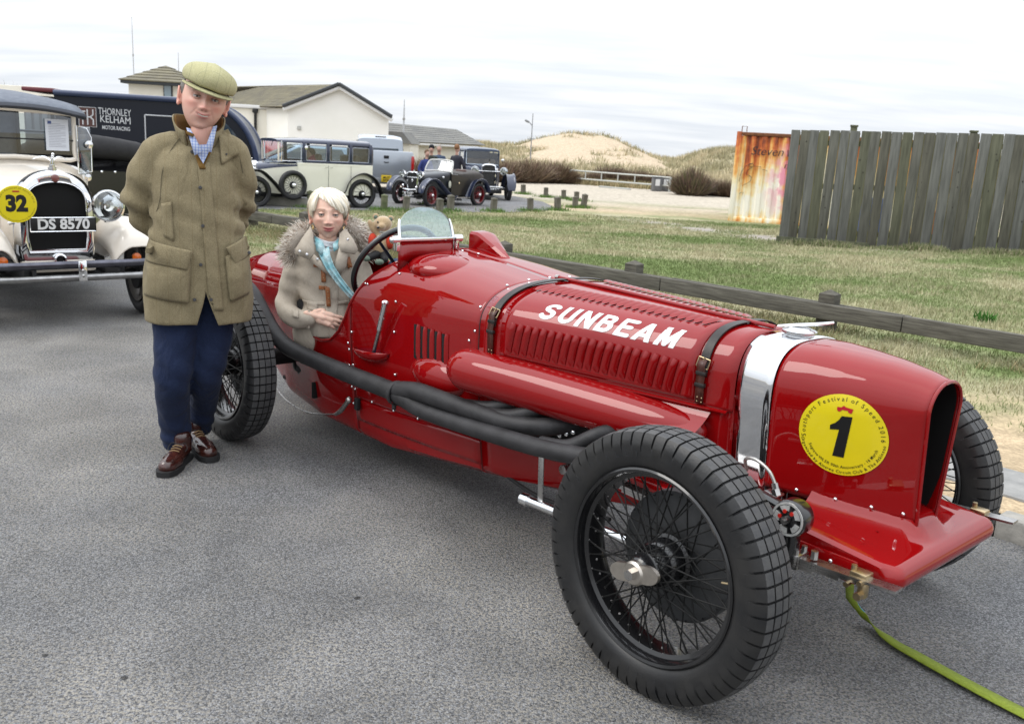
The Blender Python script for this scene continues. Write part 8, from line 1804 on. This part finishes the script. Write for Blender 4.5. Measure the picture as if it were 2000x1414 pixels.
mb = MB(); capsule(mb, [(wp(620, 640).x, .02, wp(620, 640).z - .03), (wp(650, 660).x + .10, .02, .50), (wp(650, 660).x + .42, .12, .50)], [.13, .10, .075], 14, 4); capsule(mb, [(wp(650, 640).x, .10, .58), (wp(650, 660).x + .18, .16, .52), (wp(650, 660).x + .50, .25, .50)], [.12, .09, .07], 14, 4)
organic('coat_skirt', mb, BEI, wom, .014, 4)
patch(wom, WB_, w4((620, 508), (664, 506), (656, 660), (646, 660)), BEI, 'front_placket', .004, .005, 26, 6)
patch(wom, WB_, w4((590, 588), (682, 588), (682, 594), (590, 594)), BEI, 'waist_seam', .003, .004, 3, 20)
patch(wom, WB_, w4((600, 590), (620, 590), (620, 606), (600, 604)), BEI, 'pocket_flap', .006, .005, 4, 6)
def flap(pts, name='collar_flap', M_=None, off=.0, th=.008, par=None):
    n = len(pts); V = [wp(a, b, c) for a, b, c in pts]; c = sum(V, Vector()) / n + Vector((0, -.008, 0)); o = MB().add(V + [c], [(i, (i + 1) % n, n) for i in range(n)]).build(name, M_ or BEI, par or wom, angle=60); solid(o, th, 0); return o
fl1 = flap([(607, 443, -.06), (590, 466, -.10), (577, 487, -.115), (578, 497, -.125), (604, 508, -.155), (614, 493, -.155), (611, 455, -.09)]); fl2 = flap([(674, 446, -.06), (690, 468, -.10), (699, 487, -.115), (694, 497, -.13), (666, 491, -.155), (661, 478, -.15), (663, 458, -.09)])
flap([(613, 496, -.155), (606, 510, -.150), (640, 536, -.150), (652, 545, -.148), (648, 532, -.152)], 'lapel'); flap([(663, 482, -.150), (680, 492, -.135), (676, 520, -.140), (660, 545, -.148), (650, 530, -.150)], 'lapel')
for a, b, c in ((586, 491, -.130), (600, 497, -.158), (620, 506, -.160), (679, 468, -.128)): p = wp(a, b, c); MB().rev([(.0001, -.004), (.006, -.003), (.0075, 0), (.0001, .002)], 14, 'y', (p.x, p.y - .006, p.z)).build('press_stud', CHROME, wom)
TAN = mat('tan_leather_toggle', (.36, .13, .045), .45, var=.2, vscale=60)
def wstrap(q, name='toggle_strap'): return patch(wom, WB_, w4(*q), TAN, name, .016, .005, 6, 3)
for q in (((627, 522), (635, 522), (637, 549), (628, 549)), ((635, 556), (644, 560), (646, 596), (638, 596)), ((613, 512), (625, 515), (624, 522), (612, 520)), ((623, 556), (635, 557), (634, 564), (623, 563)), ((676, 502), (683, 503), (688, 522), (680, 524))): wstrap(q)
for a, b in ((631, 529), (632, 541), (640, 568), (642, 580), (643, 590), (684, 517)):
    p = wp(a, b, -.12); disc_on(wom, WB_, p.x, p.z, .0028, BRONZE, 'strap_eyelet', .021)
patch(wom, WB_, w4((572, 604), (584, 605), (583, 617), (573, 616)), BEI, 'cuff_tab', .006, .005, 4, 4)
MB().tube([wp(603, 607, -.155), wp(607, 622, -.160), wp(603, 640, -.150)], .006, 8, smooth=3).build('cuff_edge', BEI, wom)
SCF = cloth('turquoise_scarf', (.16, .50, .58), (.62, .78, .80), scale=26, wrinkle=.6, wscale=22, rough=.6); SCW = cloth('white_scarf_fold', (.55, .60, .66), (.72, .74, .76), scale=40, wrinkle=.5, wscale=25, rough=.6)
mb = MB()
c = wp(640, 478, .0)
for k, (zz, rr_, M__) in enumerate(((.0, .060, 0), (.018, .056, 0), (-.018, .066, 0))):
    mb.tube([(c.x + rr_ * math.cos(a) * (1.0), -.02 + rr_ * math.sin(a), c.z + zz + .008 * math.sin(a * 2 + k)) for a in LS(0, 2 * PI, 28)], .014, 8, cap=False)
mb.build('scarf_wrap', SCW, wom)
mb = MB(); rows = []
pathS = [(632, 488, -.13, .030), (637, 505, -.160, .024), (646, 525, -.172, .020), (662, 548, -.178, .018), (680, 570, -.182, .016), (697, 588, -.185, .014)]
for a, b, y_, w in pathS:
    p = wp(a, b, y_); rows.append([p + Vector((w * u * .8, -.006 * math.cos(u * 5) - .004, w * u * .55)) for u in LS(-1, 1, 9)])
o = MB().grid(rows).build('scarf_end', SCF, wom, angle=60); solid(o, .004, 0)
flap([(614, 462, -.08), (618, 490, -.12), (628, 500, -.15), (636, 490, -.14), (630, 472, -.10)], 'scarf_fold', SCF, th=.008)
flap([(650, 478, -.11), (663, 466, -.08), (661, 486, -.13), (652, 492, -.14)], 'scarf_fold', SCF, th=.006)
SKW = mat('skin_woman', (.78, .46, .35), .5)
mb = MB(); capsule(mb, [wp(640, 500, .01), wp(640, 478, .0), wp(640, 455, -.005)], [.05, .046, .046], 16, 3); capsule(mb, [wp(640, 640, .02), wp(638, 580, .01), wp(638, 520, .01)], [.10, .09, .09], 14, 3)
for s_ in ((wp(598, 515, .0), wp(566, 575, .01), wp(562, 604, -.03), wp(580, 621, -.10), wp(612, 620, -.145)), (wp(686, 515, .0), wp(708, 545, -.03), wp(712, 575, -.06), wp(722, 610, -.14))): capsule(mb, s_, [.03, .032, .030, .026, .022][:len(s_)], 10, 3)
wb_ = organic('body', mb, SKW, wom, .011, 3)
p = wp(618, 618, -.150); hand(wom, Matrix.Translation(p) @ Euler((R(-20), R(14), R(-8))).to_matrix().to_4x4(), SKW, .98, (.30, .42, .50, .55), .10, (.9, .5))
for a, b in ((659, 610),): pass
p = wp(722, 612, -.14); hand(wom, Matrix.Translation(p) @ Euler((R(-20), R(30), R(20))).to_matrix().to_4x4(), SKW, .95, (.6,) * 4)
eL, eR = wp(627, 421, -.09), wp(656, 423, -.09); hc = (eL + eR) / 2; roll = math.atan2(eR.z - eL.z, eR.x - eL.x)
HW = Matrix.Translation((hc.x, -.005, hc.z)) @ Matrix.Rotation(-roll - R(2), 4, 'Y') @ Matrix.Rotation(R(-3), 4, 'X')
wh = add_face(wom, HW, 'f', 1.10, iris=(.10, .13, .14), skin=(1.0, .66, .52), lip=(.52, .06, .08), brow=(.36, .22, .15), smile=.8, blush=.4, age=.55)
wh = absorb(wb_, wh, (1.0, .66, .52))
HR = [(1.20, 1.08, .85), (1.25, 1.18, 1.0), (1.0, .86, .62), (1.28, 1.24, 1.12)]
def strands(name, par, gens, cols, w=.0035):
    V = []; C = []; F = []
    for pts in gens:
        col = np.array(random.choice(cols)) * random.uniform(.85, 1.08); n = len(pts); o = len(V)
        for i, (p, nn) in enumerate(pts):
            t = (pts[min(i + 1, n - 1)][0] - pts[max(0, i - 1)][0]); s_ = t.cross(nn); s_ = s_.normalized() if s_.length > 1e-9 else Vector((1, 0, 0)); ww = w * (1 - .75 * (i / (n - 1)) ** 2) * .5
            V += [p - s_ * ww, p + s_ * ww]; C += [col, col]
        for i in range(n - 1): F.append((o + 2 * i, o + 2 * i + 1, o + 2 * i + 3, o + 2 * i + 2))
    return npmesh(name, np.array([tuple(v) for v in V]), np.array(F), HAIRM, par, np.array(C))
HAIRM = attr_mat('hair_strands', .42, .5)
sh = MB().ell((0, .014, .026), (.0755, .093, .086), 32, 22).build('hair_cap', mat('white_hair_base', (.95, .86, .68), .6), wom)
sh.matrix_local = HMAT[wh.name]
bm = bmesh.new(); bm.from_mesh(sh.data); bmesh.ops.delete(bm, geom=[v for v in bm.verts if (v.co.y < -.035 and v.co.z < .062) or (v.co.z < -.035) or (v.co.y < .03 and v.co.z < .01)], context='VERTS'); bm.to_mesh(sh.data); bm.free()
gens = []
for k in range(3400):
    u = random.uniform(-PI, PI); crown = Vector((.012, .03, .0)); part = random.random()
    a0 = random.gauss(0, .35); L = 1.0
    end = {True: random.uniform(.045, .012)}[True]
    front = abs(u) < 1.05
    zend = lerp(.062, .040, min(1, max(0, (u + 1.0) / 2))) if front else (-.022 if abs(u) < 1.75 else -.065)
    zend += random.uniform(-.012, .012)
    if front: zend = (lerp(.078, .014, sst((u + .7) / 1.4)) if u > -.72 else .022) + random.uniform(-.010, .010)
    if .95 < abs(u) < 1.75: zend = (-.004 if u < 0 else -.022) + random.uniform(-.014, .012)
    s = []; lift = random.uniform(.001, .011) + (.010 * random.random() ** 3)
    z0 = random.uniform(.086, .108)
    for i in range(8):
        t = i / 7; z = lerp(z0, zend, t ** 1.3); sw = (t * .55 if front else t * .15) ; aa = u * lerp(.35, 1.0, t ** .6) - .25 * (1 - t) + (.20 * t if front and u > -.72 else 0)
        q = max(0, 1 - ((z - .024) / .089) ** 2) ** .5; p = Vector(((.0775 + lift) * q * math.sin(aa), -(.094 + lift) * q * math.cos(aa) + .012, z + lift * .6 * (1 - t))); n = Vector((math.sin(aa), -math.cos(aa), .4)); s.append((p, n))
    gens.append(s)
strands('hair', wom, gens, HR, .0042).matrix_local = HMAT[wh.name]
for sg in (-1, 1): MB().tube([(sg * (.072 + .004 * math.sin(a)), -.006 + .007 * math.sin(a * .5), -.050 - .010 * (1 - math.cos(a))) for a in LS(-2.4, 2.4, 10)], .0022, 6).build('earring', mat('gold', (.75, .52, .2), .2, 1.0), wom).matrix_local = HMAT[wh.name]
gens = []; FC = [(.66, .56, .46), (.92, .83, .72), (1.1, 1.02, .93), (.42, .33, .26), (1.2, 1.15, 1.06)]
fpath = [wp(600, 448, .02), wp(584, 462, -.02), wp(570, 484, -.03), wp(574, 505, -.02)]; fpath2 = [wp(676, 440, .02), wp(690, 446, .0), wp(706, 464, .0), wp(712, 492, .02)]; back = [wp(602, 450, .05), wp(620, 470, .09), wp(640, 475, .10), wp(662, 466, .09), wp(678, 444, .05)]
mb = MB()
for pth, r_ in ((fpath, .040), (fpath2, .038), (back, .040)): capsule(mb, pth, [r_ * .6] + [r_] * (len(pth) - 2) + [r_ * .6], 12, 4)
organic('hood', mb, mat('hood_fur_base', (.46, .40, .34), .9), wom, .009, 3)
for k in range(8500):
    pth = random.choice((fpath, fpath2, fpath, fpath2, back)); i = random.randrange(len(pth) - 1); c = lerp(pth[i], pth[i + 1], random.random()); a = random.uniform(0, 2 * PI); e = random.uniform(-1, 1); d = Vector((math.cos(a) * (1 - e * e) ** .5, math.sin(a) * (1 - e * e) ** .5 * .8, e)); L = random.uniform(.018, .044); g_ = Vector((random.gauss(0, .25), random.gauss(0, .2), random.gauss(-.25, .25))); g_.x += (-.35 if pth is fpath else .35 if pth is fpath2 else 0)
    p0 = c + d * .026; s = []
    for i in range(4): t = i / 3; s.append((p0 + (d * L + g_ * L * t * .9) * t, d.cross(Vector((.3, .2, .9))).normalized()))
    gens.append(s)
fu = strands('hood_fur', wom, gens, FC, .0046)
BR_ = SB.matrix_world @ Vector((.50, -.02, 0)); bA = math.atan2(-BR_.x, BR_.y); BI = (Matrix.Translation((BR_.x, BR_.y, 0)) @ Matrix.Rotation(bA, 4, 'Z')).inverted()
def bp_(px, py, y=0.0):
    d = BI.to_3x3() @ ray(px, py); o = BI @ Vector((0, 0, CH)); t = (y - o.y) / d.y; return o + d * t
bear = thing('plush_toy', 'tan plush bear in red waistcoat waving one arm behind the steering wheel', 'soft toy', (BR_.x, BR_.y, 0), bA)
PL = cloth('tan_plush', (.44, .30, .16), (.60, .44, .26), scale=300, wrinkle=.1, sheen=.8); REDC = cloth('red_felt', (.55, .04, .02), (.70, .08, .04), scale=300, wrinkle=.1); GRN = cloth('grey_green_felt', (.14, .19, .15), (.22, .28, .22), scale=300, wrinkle=.1)
k_ = bp_(748, 440).z - bp_(748, 480).z; u_ = k_ / 40.
hC = bp_(748, 437); bC = bp_(744, 480)
mb = MB(); mb.ell(hC, (18 * u_, 15 * u_, 15 * u_), 20, 14).ell(hC + Vector((-2 * u_, -13 * u_, -4 * u_)), (8 * u_, 8 * u_, 7 * u_), 14, 10); mb.ell(bC, (18 * u_, 16 * u_, 24 * u_), 20, 14)
capsule(mb, [bp_(738, 460), bp_(727, 447, -.01), bp_(722, 434, -.01)], [6 * u_, 5.5 * u_, 5 * u_], 10, 3); capsule(mb, [bp_(758, 462), bp_(768, 474, -.02), bp_(770, 486, -.02)], [6 * u_, 6 * u_, 5 * u_], 10, 3)
bo = organic('bear_body', mb, PL, bear, .005, 3)
for a, b in ((734, 423), (763, 427)): MB().ell(bp_(a, b), (6 * u_, 3 * u_, 6 * u_), 12, 8).build('ear', PL, bo); MB().ell(bp_(a, b + 1) + Vector((0, -2 * u_, 0)), (4 * u_, 2 * u_, 4 * u_), 10, 6).build('ear_lining', GRN, bo)
for a, b in ((738, 433), (752, 437)): p = bp_(a, b); MB().ell((p.x, hC.y - 13.5 * u_, p.z), (1.8 * u_,) * 3, 8, 6).build('eye', PU if 'PU' in globals() else BLACKP, bo)
p = bp_(739, 443); MB().ell((p.x, hC.y - 21 * u_, p.z), (3 * u_, 2 * u_, 2.4 * u_), 10, 6).build('nose', BLACKP, bo)
for sg, q in ((-1, (728, 470)), (1, (762, 472))): c = bp_(*q); MB().ell((c.x, bC.y - 5 * u_, c.z), (9 * u_, 13 * u_, 15 * u_), 14, 10).build('waistcoat_half', REDC, bo)
MB().ell(bp_(744, 462) + Vector((0, -13 * u_, 0)), (7 * u_, 4 * u_, 4 * u_), 12, 8).build('bow', WHITEP, bo)
mb = MB(); capsule(mb, [bp_(738, 496, -.02), bp_(722, 503, -.05)], [9 * u_, 7 * u_], 10, 2); capsule(mb, [bp_(750, 497, -.02), bp_(752, 507, -.06)], [9 * u_, 7 * u_], 10, 2); mb.build('shorts', BLACKM, bo)
mb = MB(); mb.ell(bp_(716, 505, -.06), (8 * u_, 7 * u_, 6 * u_), 12, 8).ell(bp_(741, 512, -.08), (9 * u_, 7 * u_, 6 * u_), 12, 8); mb.build('boots', GRN, bo)
FACE = mat('far_skin', (.60, .36, .28), .6)
def far_person(label, px, head_py, Y, coatc, hairc, hat=None, lean=0.0, turn=0.0, legs=(.03, .035, .05), grp=None, arms=None):
    P = PY(px, head_py, Y); t = thing('person', label, 'person', (P.x, Y, 0), turn, grp); H = P.z; s = H / 1.62; M1_ = mat('far_coat_%d' % int(px), coatc, .8, bump=.8, bscale=18)
    mb = MB(); sh_z = 1.36 * s; lx = -lean
    capsule(mb, [(lx * .5, 0, .82 * s), (lx * .7, 0, 1.05 * s), (lx * .9, 0, 1.28 * s)], [.15 * s, .155 * s, .15 * s], 14, 3)
    arms = arms or [((-.26, -.04, 1.08), (-.20, -.16, .90)), ((.26, -.04, 1.08), (.20, -.16, .90))]
    for (e, w), sg in zip(arms, (-1, 1)): capsule(mb, [(lx * .9 + sg * .15 * s, 0, sh_z - .02), (lx * .7 + e[0] * s, e[1] * s, e[2] * s), (lx * .5 + w[0] * s, w[1] * s, w[2] * s)], [.065 * s, .055 * s, .048 * s], 10, 3)
    organic('coat', mb, M1_, t, .022, 3)
    mb = MB()
    for sg in (-1, 1): capsule(mb, [(lx * .4 + sg * .09 * s, 0, .88 * s), (sg * .10 * s, -.02, .48 * s), (sg * .11 * s, .02, .08)], [.09 * s, .065 * s, .05 * s], 10, 3)
    organic('trousers', mb, mat('far_trousers_%d' % int(px), legs, .9), t, .024, 2)
    for sg in (-1, 1): MB().ell((sg * .11 * s, -.05, .045), (.05, .13, .045), 10, 8).build('shoe', BLACKM, t)
    mb = MB(); capsule(mb, [(lx * .95, 0, 1.40 * s), (lx, 0, 1.50 * s)], [.05 * s, .05 * s], 10, 2); mb.ell((lx, -.01, 1.60 * s), (.075 * s, .092 * s, .112 * s), 16, 12); mb.ell((lx, -.105 * s, 1.59 * s), (.012 * s, .02 * s, .018 * s), 8, 6)
    organic('body', mb, FACE, t, .010, 1)
    for sg in (-1, 1): MB().ell((lx + sg * .028 * s, -.092 * s, 1.615 * s), (.009, .006, .006), 8, 6).build('eye', BLACKM, t); 
    for sg in (-1, 1): capsule_hand = MB().ell((lx * .5 + arms[0 if sg < 0 else 1][1][0] * s, arms[0 if sg < 0 else 1][1][1] * s - .04, arms[0 if sg < 0 else 1][1][2] * s - .04), (.035, .05, .045), 10, 8).build('hand', FACE, t)
    MB().ell((lx, .014 * s, 1.652 * s), (.086 * s, .096 * s, .100 * s), 16, 12).build('hair', mat('far_hair_%d' % int(px), hairc, .8), t)
    if hat: MB().ell((lx, .0, 1.675 * s), (.088 * s, .100 * s, .085 * s), 16, 10).cyl((lx, 0, 1.64 * s), (lx, 0, 1.67 * s), .094 * s, 16).build('beanie', mat('black_knit', hat, .95), t)
    return t
far_person('person in blue padded jacket leaning over the open tourer', 824, 299, 25.6, (.02, .035, .16), (.16, .09, .05), lean=-.16, turn=R(35))
far_person('person in black beanie and dark green coat beside the open tourer', 843, 291, 25.9, (.025, .03, .022), (.02, .02, .02), hat=(.012, .014, .018))
far_person('grey-haired person in blue jacket right of the black beanie', 858, 290, 26.3, (.05, .08, .14), (.40, .36, .32))
far_person('person in dark padded jacket turned away beside the blue saloon', 893, 290, 26.0, (.022, .022, .035), (.26, .13, .06), turn=R(150))
dr = thing('person', 'dark-haired driver in a pink top bent forward inside the cream saloon', 'person', (0, 0, 0), R(215))
bpy.context.view_layer.update(); dr.location = C1_.location
mb = MB(); capsule(mb, [(.92, .18, .72), (.95, .18, .92), (1.0, .18, 1.06)], [.16, .15, .12], 14, 3); capsule(mb, [(.98, .33, 1.04), (1.05, .36, .85), (1.22, .30, .80)], [.05, .045, .04], 10, 3); capsule(mb, [(.98, .03, 1.04), (1.08, .02, .86), (1.24, .08, .80)], [.05, .045, .04], 10, 3)
organic('pink_top', mb, mat('pink_knit', (.45, .05, .12), .9), dr, .02, 3)
MB().ell((1.08, .18, 1.17), (.085, .072, .10), 16, 12).build('body', FACE, dr); MB().ell((1.05, .18, 1.20), (.095, .082, .10), 16, 12).build('hair', mat('dark_hair', (.035, .02, .015), .7), dr)
for y in (.30, .08): MB().ell((1.26, y, .80), (.05, .035, .035), 10, 8).build('hand', FACE, dr)
